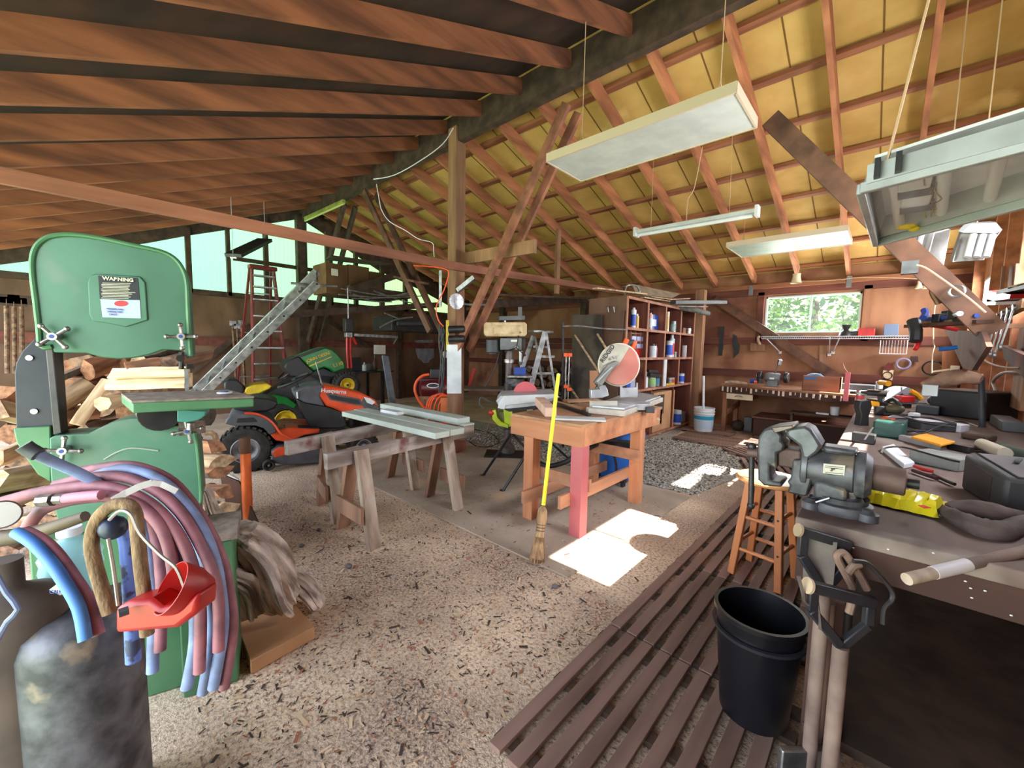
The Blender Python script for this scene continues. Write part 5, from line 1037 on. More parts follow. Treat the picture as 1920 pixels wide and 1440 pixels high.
can(1268, 4, .07, .24, 'white_jug', [WHT, LB], 'white and blue jug on the bottom right shelf', 'jug', depth=.05); can(1276, 4, .075, .17, 'paint_can', [SIL], 'plain silver can on the bottom right shelf', 'paint can', depth=.12); can(1285, 4, .075, .18, 'paint_can', [SIL, TEAL], 'silver can with a pale label at the right end of the bottom shelf', 'paint can', depth=.12)
can(1272, 4, .085, .26, 'paint_can', [SIL, LBG], 'green labelled paint can raised behind the bottom jugs', 'paint can', depth=.33)
o = PZ(1227, 812, .0); r3 = E('white_jug', o, 'white jug with a blue label on the gravel before the shelving', 'jug'); m = MB(); m.lathe([(0, 0), (.1, 0), (.1, .24), (.05, .3), (.03, .31), (0, .31)], o, n=18); m.build('body', WHT, r3); m = MB(); m.lathe([(.101, .05), (.101, .2)], o, n=18); m.build('paper_label', LB, r3)
# on top of the shelving
m = MB(); m.poly([PX(1188, 533, SX - .35), PX(1276, 551, SX + .0), PX(1262, 558, SX + .05), PX(1195, 552, SX - .3)], .02, (1, 0, .4)); tag(m.build('top_sheet', mat('pale_sheet', c(170, 150, 130), c(140, 122, 104), .7)), 'pale sheet tilted on top of the shelving', 'sheet')
for i, (p, q_) in enumerate([((1115, 557), (1210, 552)), ((1205, 558), (1270, 568)), ((1218, 556), (1258, 562)), ((1250, 562), (1292, 560))]):
    m = MB(); a = PX(*p, SX - .1 - .05 * i); b = PX(*q_, SX - .02); a.z = max(a.z, 2.02); b.z = max(b.z, 2.02); m.bar(a, b, .07, .018); tag(m.build('board_offcut', WOODS[0]), ['long flat board at the left on top of the shelving', 'pale offcut in front on top of the shelving', 'short offcut crossing the others on top of the shelving', 'thin offcut at the right on top of the shelving'][i], 'offcut')
m = MB(); m.tube([PX(1171, 553, SX - .2), PX(1174, 537, SX - .2), PX(1182, 534, SX - .2), PX(1193, 536, SX - .15), PX(1199, 545, SX - .15), PX(1199, 552, SX - .15)], .012, 8, 3); tag(m.build('bent_tube', ALU), 'white bent tube frame standing on top of the shelving', 'tube')
m = MB(); m.bar(PX(1262, 567, SX + .1), PX(1358, 567, SX + .45), .1, .05); tag(m.build('grey_board', DGREY), 'dark grey board sticking out past the shelving top', 'board')
m = MB(); m.tube([PX(1275, 577, SX + .0), PX(1305, 582, SX + .2), PX(1328, 588, SX + .3)], .04, 12, 3); tag(m.build('foam_tube', mat('foam_grey', c(110, 108, 104), c(84, 82, 80), .9, 0, 20)), 'rolled grey tube under the dark board at the shelving top', 'roll')
m = MB(); m.cyl(PX(1270, 574, SX + .1), PX(1327, 575, SX + .4), .01, n=8); tag(m.build('metal_rod', ALU), 'thin pale rod between the grey board and the rolled tube', 'rod')
# ================================================================ mitre saw table
TW = woodm('table_timber', c(212, 146, 100), c(184, 112, 72), 'Z', 7, .15); TWX = woodm('apron_timber', c(206, 140, 94), c(176, 110, 72), 'X', 7, .15, extra=(c(206, 84, 40), 2, .68)); TWY = woodm('rail_timber', c(196, 140, 104), c(164, 112, 82), 'Y', 7, .15); TWT = woodm('table_top_ply', c(206, 158, 118), c(174, 124, 88), 'Y', 5, .1)
tx0, tx1, ty0, ty1 = -2.1, -1.46, 2.30, 3.62
r = E('saw_table', (-1.81, 2.96, 0), 'timber work table with one pink leg, carrying the mitre saw', 'table')
m = MB(); m.box2((tx0, ty0, .78), (tx1, ty1, .8)); m.build('table_top', TWT, r, .002)
m = MB(); m.box2((tx0, ty0, .645), (tx1, ty0 + .04, .78)); m.build('apron', TWX, r, .003)
m = MB(); m.box2((tx1 - .04, ty0 + .04, .645), (tx1, ty1, .78)); m.build('apron', TWX, r, .003)
m = MB(); m.box2((tx0, ty0 + .04, .645), (tx0 + .04, ty1, .78)); m.build('apron', TWX, r, .003)
m = MB(); m.box2((tx0, ty1 - .04, .645), (tx1, ty1, .78)); m.build('apron', TWX, r, .003)
PINK = mat('pink_paint', c(200, 112, 118), c(184, 98, 104), .5, 0, 3)
for (x, y, mm) in ((-1.93, 2.36, TW), (-1.505, 2.36, PINK), (-1.505, 3.24, TW), (-1.93, 3.24, TW)):
    m = MB(); m.box((x, y, .3225), (.09, .09, .645)); o = m.build('leg', mm, r, .003)
    if mm is PINK: o['label'] = 'pink painted leg'
m = MB(); m.bar((-1.555, 2.2, .27), (-1.555, 3.4, .27), .025, .09); m.build('rail', TWY, r, .002)
m = MB(); m.bar((-1.88, 2.2, .22), (-1.88, 3.4, .22), .025, .09); m.build('rail', TWY, r, .002)
m = MB(); m.bar((-2.0, 2.42, .36), (-1.45, 2.42, .36), .025, .09); m.build('rail', TWY, r, .002)
m = MB(); m.bar((-2.0, 3.18, .43), (-1.45, 3.18, .43), .025, .09); m.build('rail', TWY, r, .002)
o = FP(3.62).p(1222, 786); m = MB(); m.ball(o, (.07, .05, .035), 14, Matrix.Rotation(.7, 3, 'Z')); m.jitter(.006, 3); tag(m.build('work_glove', mat('glove_tan', c(206, 180, 150), c(170, 140, 112), .9, 0, 30)), 'tan work glove hung on the far corner of the saw table', 'glove')
# things on the table
m = MB(); a = PZ(1040, 790, .84); m.bar(PZ(1033, 773, .835), PZ(1012, 752, .835), .085, .07); tag(m.build('timber_offcut', mat('pink_white_wood', c(226, 190, 170), c(206, 168, 150), .8, 0, 6), bevel=.003), 'short squared timber with a pinkish end on the table edge', 'offcut')
m = MB(); m.bar(PZ(1040, 783, .808), PZ(1135, 787, .808), .12, .012); tag(m.build('metal_plate', WHM), 'flat white slotted plate lying on the front of the saw table', 'plate')
m = MB(); m.bar(PZ(1042, 757, .81), PZ(1105, 778, .81), .025, .02); tag(m.build('black_rail', BLK), 'black steel rail lying diagonally on the saw table', 'rail')
m = MB(); m.bar(PZ(1035, 752, .815), PZ(1095, 768, .815), .05, .02); tag(m.build('wood_strip', TWT), 'pale wooden strip beside the black rail', 'strip')
m = MB(); m.bar(PZ(1060, 752, .815), PZ(1120, 750, .815), .1, .02); tag(m.build('wood_strip', TWT), 'short plywood strip behind the black rail left of the saw base', 'strip')
r = E('mitre_saw', PZ(1155, 770, .8), 'mitre saw with a red tinted round blade guard and orange handle', 'mitre saw')
SILV = mat('cast_aluminium', c(206, 210, 216), c(170, 174, 180), .4, .5, 8); BG = mat('saw_beige', c(196, 190, 178), c(170, 164, 152), .55, 0, 8)
B1, B2, B3, B4 = PZ(1102, 776, .8), PZ(1170, 782, .8), PZ(1243, 754, .8), PZ(1185, 742, .8)
m = MB(); tp4 = [p + V((0, 0, .045)) for p in (B1, B2, B3, B4)]; m.poly(tp4, .044, (0, 0, 1)); m.build('base', BG, r, .006)
m = MB(); m.poly([p + (sum((B1, B2, B3, B4), V()) / 4 - p) * .08 + V((0, 0, .062)) for p in (B1, B2, B3, B4)], .016, (0, 0, 1)); m.build('base_table', SILV, r, .003)
o = sum((B1, B2, B3, B4), V()) / 4 + (CAMP - sum((B1, B2, B3, B4), V()) / 4).normalized() * .08; o.z = .82
m = MB(); m.cyl(PZ(1190, 765, .815), PZ(1190, 765, .815) + V((0, 0, .05)), .13, n=30); m.build('turntable', SILV, r, .003)
m = MB(); m.cyl(PZ(1190, 765, .805), PZ(1190, 765, .805) + V((0, 0, .012)), .135, n=30); m.build('turntable_scale', BLK, r)
ms = FP(3.45)
m = fbox(ms, 1106, 752, 1158, 768, .03, .22); m.build('base_side', BG, r, .003); m = fbox(ms, 1100, 764, 1171, 772, .03, .24); m.build('base_foot', BG, r, .003)
for x0, x1, y0, y1 in ((1164, 1195, 728, 745),): m = fbox(ms, x0, y0, x1, y1, .03, -.05); m.build('fence', SILV, r, .003)
m = MB(); m.poly([ms.p(x, y, -.04) for x, y in [(1163, 745), (1163, 724), (1166, 722), (1168, 728), (1193, 726), (1194, 718), (1196, 718), (1196, 743)]], .02, ms.n); m.build('fence_post', SILV, r)
m = MB(); m.poly([ms.p(x, y, .02) for x, y in [(1108, 748), (1108, 731), (1122, 730), (1126, 722), (1135, 722), (1140, 732), (1142, 742), (1130, 746)]], .09, ms.n); m.build('pivot_bracket', SILV, r, .006)
m = MB(); m.poly([ms.p(x, y, .15) for x, y in [(1114, 718), (1128, 700), (1140, 683), (1155, 676), (1160, 682), (1150, 694), (1142, 703), (1133, 718), (1128, 724)]], .07, ms.n); m.build('arm', mat('arm_grey', c(150, 150, 146), c(120, 118, 114), .45, .4, 8), r, .008)
m = MB(); m.tube([ms.p(1120, 716, .16), ms.p(1133, 702, .16), ms.p(1148, 688, .16)], .01, 8, 2); m.build('arm_highlight_rail', SILV, r)
GUARD = glassy('guard_red_tint', (.75, .42, .38, 1), .25, .85); RIMW = mat('guard_rim', c(216, 210, 196), None, .5)
gp2 = Plane(ms.p(1129, 690), ms.p(1129, 690) + V((ms.u.x, ms.u.y, 0)))
ctr = ms.p(1160, 684, .06); rad = 38 / 768.25 * 3.4; gn = (ms.n + ms.u * -.25).normalized(); gu = V((0, 0, 1)).cross(gn).normalized()
disc = lambda rr, off, a0=0, a1=360, n=40: [ctr + gn * off + gu * rr * .94 * math.cos(math.radians(a0 + (a1 - a0) * k / n)) + V((0, 0, 1)) * rr * math.sin(math.radians(a0 + (a1 - a0) * k / n)) for k in range(n + (0 if a1 - a0 == 360 else 1))]
m = MB(); m.poly(disc(rad, .03), .06, gn); m.build('blade_guard', mat('guard_milky_red', c(208, 140, 128), c(188, 112, 104), .3, 0, 3), r, .006)
m = MB(); m.tube(disc(rad, .0), .012, 8, 1, True); m.build('guard_rim', RIMW, r)
m = MB(); m.poly(disc(rad * 1.0, .038, 60, 215, 20) + [ctr + gn * .038], .012, gn); m.poly([ms.p(x, y, .09) for x, y in [(1129, 690), (1129, 672), (1147, 646), (1160, 645), (1176, 652), (1158, 672), (1150, 690)]], .03, ms.n); m.build('upper_guard', BG, r, .003)
text('RIDGID', 'lettering', ms.p(1139, 663, .1), ms.u * .55 + ms.v * .8, ms.v, .05, BLK, r, .001)
m = MB(); 
for x, y in ((1147, 672), (1152, 669), (1144, 682), (1134, 687)): m.cyl(ms.p(x, y, .09), ms.p(x, y, .11), .011, n=10)
m.build('guard_bolts', KN, r)
m = MB(); m.tube([ms.p(1168, 652, -.0), ms.p(1172, 644, 0), ms.p(1176, 636, 0)], .022, 10, 2); m.tube([ms.p(1182, 656, 0), ms.p(1189, 647, 0), ms.p(1190, 640, 0)], .02, 10, 2); m.build('handle', ORANGE, r)
m = MB(); m.tube([ms.p(1176, 646, -.01), ms.p(1183, 642, -.01), ms.p(1188, 642, -.01)], .024, 10, 2); m.build('handle_grip', DGREY, r)
m = MB(); m.tube([ms.p(1116, 728, .07), ms.p(1120, 720, .08), ms.p(1114, 716, .07), ms.p(1124, 730, .08)], .004, 6, 3); m.build('arm_cable', BLK, r)
m = MB(); m.box(PZ(1218, 768, .82), (.07, .05, .05), .7); m.build('lock_knob', DGREY, r, .004)
# ================================================================ broom
r = E('broom', PZ(1005, 1055), 'straw broom with a bright yellow handle leaning on the saw table', 'broom')
foot = PZ(1006, 1056); tp = PX(1047, 703, -1.78); hd = (PZ(1006, 1056)); dd = (1005 - 960)
dF = (foot - CAMP).dot(FWD); topP = PD(1047, 703, dF + .22)
ax = (topP - foot); L_ = ax.length; jo = foot + ax * .27
m = MB(); m.cyl(foot + ax * .29, topP, .0125, n=14); m.build('handle', mat('bright_yellow', c(240, 232, 50), None, .4), r)
m = MB(); m.ball(topP, .0125, 10); m.build('handle_tip', mat('pale_green_tip', c(200, 226, 170), None, .4), r)
STR = woodm('straw', c(196, 156, 110), c(150, 112, 76), 'Z', 40, .8)
m = MB(); q = random.Random(1); u1 = ax.normalized().cross(FWD).normalized(); u2 = ax.normalized().cross(u1)
m.lathe([(.012, .0), (.028, -.02), (.032, -.07), (.026, -.12), (.026, -.17), (.033, -.22), (.045, -.3), (.04, -L_ * .27 + .01)], foot + ax * .285, ax, 18); m.build('brush_head', STR, r)
m = MB()
for k in range(90):
    t = 2 * math.pi * k / 90; b = foot + ax * .13 + (u1 * math.cos(t) + u2 * math.sin(t)) * .03; e_ = foot + (u1 * math.cos(t) * 1.0 + u2 * math.sin(t)) * q.uniform(.02, .05) + V((0, 0, .004)); m.tube([b, e_], .0022, 4, 0)
o = m.build('straw_bristles', STR, r); o['kind'] = 'stuff'
m = MB(); 
for t in (.16, .175, .19, .26): m.cyl(foot + ax * t, foot + ax * (t + .004), .0275, n=16)
m.build('binding', W_DARK, r)
# ================================================================ table saw, vac
r = E('table_saw', (-2.75, 3.05, 0), 'lime green portable table saw on folding tube legs', 'table saw')
LIME = mat('lime_green', c(190, 210, 40), c(164, 186, 34), .45, 0, 8)
ts = FP(3.85)
m = MB(); m.poly([ts.p(x, y, .1) for x, y in [(930, 752), (938, 742), (1042, 738), (1050, 745), (1012, 762), (938, 768)]], .45, ts.n); m.build('saw_top', SILV, r, .006)
m = MB(); m.poly([ts.p(x, y, .12) for x, y in [(933, 765), (935, 756), (944, 742), (1040, 739), (1045, 745), (1010, 754), (948, 760), (946, 768)]], .05, ts.n); m.build('fence_rail', WHM, r, .003)
m = MB(); m.poly([ts.p(x, y, .11) for x, y in [(945, 768), (1010, 760), (1006, 766), (955, 772)]], .3, ts.n); m.build('under_tray', BLK, r)
m = fbox(ts, 934, 772, 952, 799, .3, .05); m.build('motor_housing', mat('olive_grey', c(120, 116, 80), None, .6), r, .008)
m = MB(); m.poly([ts.p(x, y, .1) for x, y in [(944, 768), (961, 767), (961, 798), (955, 801), (946, 797)]], .3, ts.n); m.poly([ts.p(x, y, .12) for x, y in [(922, 770), (929, 769), (932, 782), (940, 791), (953, 796), (953, 803), (934, 798), (923, 786)]], .08, ts.n); m.build('green_housing', LIME, r, .004)
m = MB(); m.ball(ts.p(922, 774, .1), .03, 10); m.build('red_knob', RED, r); m = MB(); m.cyl(ts.p(985, 738, -.2), ts.p(986, 738, -.24), .12, n=24); m.build('red_disc', mat('red_disc', c(200, 70, 80), None, .4), r)
LEGM = mat('tube_legs', c(78, 78, 84), c(56, 54, 56), .4, .6, 10)
z9 = ts.p(955, 805).z
def leg(a, b, r0=.013): m = MB(); m.cyl(a, b, r0, n=10); m.cyl(b, b + V((0, 0, .015)), .028, n=10); m.build('leg', LEGM, r)
leg(ts.p(957, 815, 0), PZ(905, 893)); leg(FP(3.75).p(1012, 812), PZ(942, 922)); leg(FP(4.0).p(960, 812), PZ(1040, 900)); leg(FP(4.0).p(1000, 800), PZ(1100, 890))
m = MB(); m.cyl(ts.p(945, 803), ts.p(1010, 800), .016, n=10); m.cyl(ts.p(947, 801, -.2), ts.p(1008, 798, -.2), .016, n=10); m.build('leg_frame', LEGM, r)
m = MB(); m.tube([ts.p(930, 756, .1), ts.p(915, 752, .1), ts.p(902, 745, .1), ts.p(899, 757, .1), ts.p(906, 766, .1)], .006, 6, 4); m.build('power_cord', DGREY, r)
m = fbox(FP(4.2), 901, 741, 936, 757, .3); 
m = MB(); m.tube([FP(4.4).p(*p) for p in [(920, 783), (915, 800), (908, 815), (903, 830), (893, 838)]], .006, 6, 4); tag(m.build('thin_lead', mat('cord_tan', c(130, 108, 92), None, .7)), 'thin brown cord drooping to the gravel left of the table saw', 'cord')
r = E('shop_vacuum', (-1.98, 3.75, 0), 'blue shop vacuum with black hose under the saw table', 'vacuum')
vc = (-1.9, 3.66)
m = MB(); m.lathe([(0, .06), (.17, .06), (.18, .1), (.2, .36), (.2, .38)], (vc[0], vc[1], 0), n=30); m.build('drum', BLUE, r)
m = MB(); m.lathe([(.205, .37), (.21, .38), (.21, .43), (.19, .45), (0, .45)], (vc[0], vc[1], 0), n=30); m.build('rim', BLKM, r)
m = MB(); m.lathe([(.16, .45), (.15, .5), (.11, .53), (0, .54)], (vc[0], vc[1], 0), n=30); m.box((vc[0] + .17, vc[1] + .1, .47), (.1, .08, .07)); m.build('motor_head', BLUE, r, .004)
for k in range(4):
    t = math.pi / 4 + k * math.pi / 2; m = MB(); p = V((vc[0] + .2 * math.cos(t), vc[1] + .2 * math.sin(t), .03)); m.cyl(p - V((.012, 0, 0)), p + V((.012, 0, 0)), .03, n=14); m.box(p + V((0, 0, .035)), (.05, .05, .03)); m.build('castor', BLK, r)
m = MB(); vp = FP(3.9); m.tube([V((vc[0] - .05, vc[1] - .12, .47)), FP(3.6).p(1120, 832), FP(3.5).p(1085, 850), FP(3.5).p(1060, 866), FP(3.5).p(1030, 874), FP(3.6).p(1012, 868)], .022, 10, 4); m.build('hose', BLK, r)
m = MB(); m.tube([FP(3.7).p(*p) for p in [(1140, 838), (1150, 850), (1155, 870), (1156, 890)]], .012, 8, 3); m.build('hose_end', BLK, r)
m = MB(); m.tube([PZ(*p, .5) for p in [(1120, 822), (1150, 826), (1190, 828)]], .012, 8, 3); tag(m.build('hose_wand', DGREY), 'grey vacuum tube lying over the blue vacuum head', 'tube')
# ================================================================ bucket, pipe, duckboards
r = E('plaster_bucket', (-2.1, 6.9, .03), 'white bucket with a bright blue label on the far duckboard', 'bucket'); o = V((-2.1, 6.9, .035))
m = MB(); m.lathe([(0, 0), (.135, 0), (.15, .36), (.155, .36), (.155, .375), (.146, .375), (.128, .02), (0, .02)], o, n=30); m.build('body', WHT, r)
m = MB(); m.lathe([(.1465, .27), (.157, .272), (.157, .284), (.1465, .286)], o, n=30); m.lathe([(.149, .31), (.159, .312), (.159, .324), (.149, .326)], o, n=30); m.build('rim_ribs', WHT, r)
m = MB(); m.lathe([(.1445, .19), (.1475, .25)], o, n=30); m.build('blue_band', mat('sky_blue_label', c(40, 160, 200), None, .5), r); m = MB(); m.lathe([(.139, .04), (.144, .18)], o, n=30); m.build('lower_label', mat('pale_blue_label', c(190, 210, 230), None, .5), r)
r = E('plastic_pipe', (-2.12, 6.95, .05), 'white plastic pipe standing in the plaster bucket', 'pipe'); m = MB(); m.cyl((-2.1, 6.9, .06), PD(1319, 705, (V((-2.1, 6.95, 1)) - CAMP).dot(FWD)), .018, n=12); m.build('pipe', WHT, r)
DB = woodm('duckboard_wood', c(160, 126, 112), c(126, 96, 84), 'Y', 8, .3); DBX = woodm('duckboard_wood_x', c(164, 128, 112), c(128, 98, 84), 'X', 8, .3)
def duck(cx, cy, w, l, rot, label):
    r = E('duckboard', (cx, cy, 0), label, 'duckboard', 'wooden duckboards on the floor'); R = Matrix.Rotation(rot, 3, 'Z'); m = MB(); n = int(w / .078)
    for k in range(n): x = -w / 2 + .039 + k * .078; m.box(V((cx, cy, .032)) + R @ V((x, 0, 0)), (.048, l, .018), R)
    m.build('slats', DB if abs(math.cos(rot)) > .7 else DBX, r, .002); m = MB()
    for k in range(3): y = -l / 2 + .06 + k * (l - .12) / 2; m.box(V((cx, cy, .0125)) + R @ V((0, y, 0)), (w, .045, .021), R)
    m.build('runners', W_DARK, r); return r
lab = ['nearest the camera, under the black tub', 'second from the camera, under the stool', 'third from the camera, left of the workbench', 'fourth from the camera, in the sun patch']
for k in range(5): duck(-.5, 1.25 + k * .79, .74, .78, 0, 'brown slatted duckboard ' + (lab + ['fifth from the camera before the curve'])[k])
duck(-.75, 5.3, .8, .6, .35, 'slatted duckboard turned at the start of the curve'); duck(-1.05, 5.95, .8, .62, .9, 'slatted duckboard turned half way round the curve'); duck(-1.85, 6.35, .75, .8, math.pi / 2, 'slatted duckboard under the plaster bucket'); duck(-2.05, 6.99, .45, .75, math.pi / 2, 'slatted duckboard by the pale square post'); duck(-1.0, 6.75, .75, .8, math.pi / 2, 'slatted duckboard before the grinder bench')
r = E('black_tub', (-.3, 1.62, .04), 'black plastic tub, empty, at the bottom edge', 'tub'); o = V((PZ(1425, 1140, .42).x, PZ(1425, 1140, .42).y, .042)); ORG[r.name] = o; r.location = o
m = MB(); m.lathe([(0, 0), (.105, 0), (.135, .36), (.142, .36), (.142, .375), (.13, .375), (.1, .012), (0, .012)], o, n=36); m.build('body', mat('tub_black', c(14, 14, 20), c(20, 20, 26), .35, 0, 4), r); m = MB(); m.lathe([(.134, .3), (.145, .302), (.145, .312), (.135, .314)], o, n=36); m.build('rim', mat('tub_rim', c(40, 40, 46), None, .3), r)
# stool
ST = woodm('stool_wood', c(206, 128, 68), c(184, 106, 52), 'Z', 5, .05, rough=.4); STS = woodm('stool_seat', c(226, 158, 92), c(206, 134, 72), 'X', 5, .05, rough=.35)
r = E('bar_stool', (-.43, 2.64, .04), 'orange brown round wooden stool beside the vise', 'stool'); sx, sy = -.43, 2.62
m = MB(); m.lathe([(0, .585), (.15, .585), (.165, .592), (.168, .602), (.16, .612), (.13, .614), (0, .608)], (sx, sy, 0), n=40); m.build('seat', STS, r)
legs = []
for k in range(4):
    t = math.radians(35 + 90 * k); a = V((sx + .17 * 1.0 * math.cos(t), sy + .17 * math.sin(t), .042)); b = V((sx + .105 * math.cos(t), sy + .105 * math.sin(t), .586)); legs.append((a, b))
    m = MB(); m.bar(a, b, .036, .036, (math.cos(t + math.pi / 4), math.sin(t + math.pi / 4), 0)); m.build('leg', ST, r, .004)
for k in range(4):
    for j, t in enumerate((.28 + .07 * (k % 2), .62 + .07 * (k % 2))):
        a = legs[k][0].lerp(legs[k][1], t); b = legs[(k + 1) % 4][0].lerp(legs[(k + 1) % 4][1], t); m = MB(); m.cyl(a, b, .0105, n=10); m.build('rung', ST, r)
        m = MB(); dd = (a - b).normalized(); m.cyl(a + dd * .017, a + dd * .0195, .006, n=8); m.build('screw_cap', BLK, r)
# ================================================================ small ground things
PEB = mat('pebble', c(120, 116, 116), c(84, 80, 80), .8, 0, 10)
for i, (x, y, s_) in enumerate([(654, 1061, .022), (1041, 1099, .02), (566, 1023, .018), (597, 993, .018), (700, 967, .012)]):
    m = MB(); m.ball(PZ(x, y, s_ * .5), (s_, s_ * .8, s_ * .55), 10); tag(m.build('pebble', PEB), ['largest grey pebble on the open sawdust left of the broom', 'dark pebble between the broom and the sun patch', 'grey pebble beside the driftwood stump', 'dark pebble between stump and sawhorse', 'small pebble at the slab edge'][i], 'pebble')
q = random.Random(8); CH = [mat('chip_pale', c(214, 184, 150), None, .9), mat('chip_dark', c(70, 56, 48), None, .9), mat('chip_red', c(170, 110, 80), None, .9)]
m = MB()
for k in range(9000):
    x = q.uniform(-3.6, -.9); y = q.uniform(.25, 1.87) if k % 8 else q.uniform(1.87, 3.4)
    s_ = q.uniform(.002, .0065) * (1 if q.random() < .95 else 2); a = q.uniform(0, 6.28); u = V((math.cos(a), math.sin(a), q.uniform(-.2, .2))) * s_ * q.uniform(1, 2.4); v = V((-math.sin(a), math.cos(a), q.uniform(-.2, .2))) * s_ * .5; p = V((x, y, (.002 if y < 1.87 else .013) + abs(u.z) + abs(v.z))); m.m = q.choice([0, 0, 1, 2, 0, 1]); m.add([p - u - v, p + u - v, p + u + v, p - u + v], [(0, 1, 2, 3)])
o = m.build('wood_chips', CH, smooth=0); tag(o, 'wood chips and shavings scattered over the floor before the slab', 'wood chips', kind='stuff')
m = MB(); GM = [mat('stone_pale', c(196, 190, 180), None, .9), mat('stone_grey', c(128, 122, 116), None, .9), mat('stone_dark', c(84, 78, 74), None, .9)]
for k in range(9000):
    t = q.random(); x = q.uniform(-4.6, -1.15); y = q.uniform(3.75, 6.0)
    if x < -2.6 and y > 4.85: continue
    s_ = q.uniform(.006, .016); m.m = q.choice([0, 0, 1, 2]); p = V((x, y, .008)); m.add([p + V((s_, 0, 0)), p + V((0, s_ * .8, 0)), p - V((s_ * .9, 0, 0)), p - V((0, s_, 0)), p + V((0, 0, s_ * .8))], [(0, 1, 4), (1, 2, 4), (2, 3, 4), (3, 0, 4)])
tag(m.build('gravel_stones', GM, smooth=0), 'loose grey gravel stones between the slab and the shelving', 'gravel', kind='stuff')
# ================================================================ workbench along the end wall
BT = woodm('bench_top_wood', c(128, 106, 98), c(92, 72, 66), 'Y', 6, .1, extra=(c(150, 134, 124), 2.2, .6)); BA = woodm('bench_apron_wood', c(84, 52, 42), c(62, 38, 32), 'X', 5, .1, extra=(c(120, 72, 54), 2, .6))
bx0, by0, zb = -.155, 1.345, .85
r = E('workbench', (.3, 4.2, 0), 'long dark wooden workbench under the end wall windows, vise on its near corner', 'workbench')
m = MB(); m.box2((bx0, by0, zb - .04), (RX - .1, 7.1, zb)); m.build('bench_top', BT, r, .004)
m = MB(); m.box2((bx0 + .01, by0 + .005, PY(1660, 1098, by0).z), (RX - .1, by0 + .04, zb - .04)); m.build('end_apron', BA, r, .003)
m = MB(); m.box2((bx0 + .005, by0 + .04, zb - .2), (bx0 + .04, 7.1, zb - .04)); m.build('front_apron', BA, r, .003)
for y in (1.45, 3.2, 5.0, 6.95):
    for x in (bx0 + .09, RX - .2): m = MB(); m.box2((x - .045, y - .045, 0), (x + .045, y + .045, zb - .04)); m.build('leg', BA, r, .003)
m = MB(); m.box2((bx0 + .05, 1.4, .2), (RX - .12, 7.0, .23)); m.build('lower_shelf', W_DARK, r)
q = random.Random(6); m = MB()
for x, y in [(1600, 1027), (1665, 1030), (1750, 1037), (1810, 1090), (1820, 1103), (1847, 1108), (1822, 1121), (1896, 1154)]:
    p = PY(x, y, by0 - .001); m.ball(p, (.0026, .001, .0018), 6)
tag(m.build('paint_drips', WHT), 'white paint spots on the near apron of the workbench', 'paint spots', kind='stuff')
# ---- vise
vy_ = 1.5; V_ = lambda x, y, off=0: PY(x, y, vy_ + off); ny = V((0, -1, 0))
r = E('bench_vise', (V_(1570, 960).x, vy_, zb), 'big grey cast iron bench vise on the workbench corner, jaws towards the left', 'vise')
def vo(name, pts, th, m_, off=0, bevel=.005, par=None): m = MB(); m.poly([V_(x, y, off - th / 2) for x, y in pts], th, ny); return m.build(name, m_, par or r, bevel)
def vc_(name, x0, y0, x1, y1, ra, rb, m_, n=28, bevel=0): m = MB(); m.cyl(V_(x0, y0), V_(x1, y1), ra, rb, n); return m.build(name, m_, r, bevel)
k_ = (V_(1600, 900) - V_(1600, 901)).length
m = MB(); a = V_(1512, 874); b = V_(1606, 888); m.lathe([(0, 0), (.052, 0), (.056, .004), (.056, (b - a).length - .006), (.05, (b - a).length), (0, (b - a).length)], a, b - a, 32); bar_ = m.build('barrel', DUST, r)
m = MB(); a = V_(1505, 873); b = V_(1517, 875); m.lathe([(0, 0), (.058, 0), (.064, .004), (.064, (b - a).length), (0, (b - a).length)], a, b - a, 32); m.build('front_flange', mat('vise_edge', c(118, 120, 126), c(78, 80, 84), .45, .45, 16), r)
m = MB(); a = V_(1604, 888); b = V_(1636, 893); m.lathe([(0, 0), (.06, 0), (.065, .006), (.065, (b - a).length * .6), (.05, (b - a).length), (0, (b - a).length)], a, b - a, 32); m.build('rear_collar', DUST, r)
m = MB(); a = V_(1632, 893); b = V_(1699, 905); m.lathe([(0, 0), (.036, 0), (.036, (b - a).length - .003), (.033, (b - a).length), (0, (b - a).length)], a, b - a, 28); m.build('screw_tube', mat('rusty_brown_steel', c(116, 92, 86), c(84, 66, 62), .65, .4, 14), r)
m = MB(); m.cyl(V_(1698, 905), V_(1724, 909), .013, n=14); m.build('screw_end', BLKM, r)
vo('moving_jaw', [(1420, 833), (1423, 818), (1432, 806), (1446, 802), (1458, 808), (1466, 818), (1465, 827), (1472, 834), (1468, 846), (1457, 850), (1456, 880), (1443, 873), (1443, 900), (1451, 903), (1466, 905), (1466, 914), (1432, 911), (1421, 900), (1420, 860)], .1, DUST, 0, .012)
vo('jaw_plate', [(1446, 802), (1486, 797), (1488, 803), (1478, 806), (1452, 813)], .11, mat('jaw_steel', c(120, 110, 102), c(84, 78, 74), .5, .6, 20), -.01, .003)
vo('slide_bar', [(1457, 840), (1502, 845), (1504, 882), (1457, 874)], .07, mat('rusty_brown_steel'), 0, .006)
vo('fixed_jaw', [(1474, 808), (1480, 803), (1508, 799), (1522, 806), (1532, 822), (1540, 836), (1534, 848), (1516, 862), (1504, 860), (1498, 836), (1484, 825), (1474, 818)], .1, mat('vise_edge'), 0, .01)
vo('lower_fixed_jaw', [(1486, 862), (1520, 862), (1524, 895), (1514, 931), (1506, 931), (1475, 924), (1481, 910), (1475, 904), (1482, 897), (1484, 880)], .1, DUST, 0, .008)
vo('body_block', [(1526, 905), (1540, 902), (1588, 918), (1588, 945), (1524, 935)], .1, DUST, 0, .008)
vo('top_flat', [(1540, 836), (1610, 846), (1604, 856), (1545, 850)], .07, DUST, 0, .01)
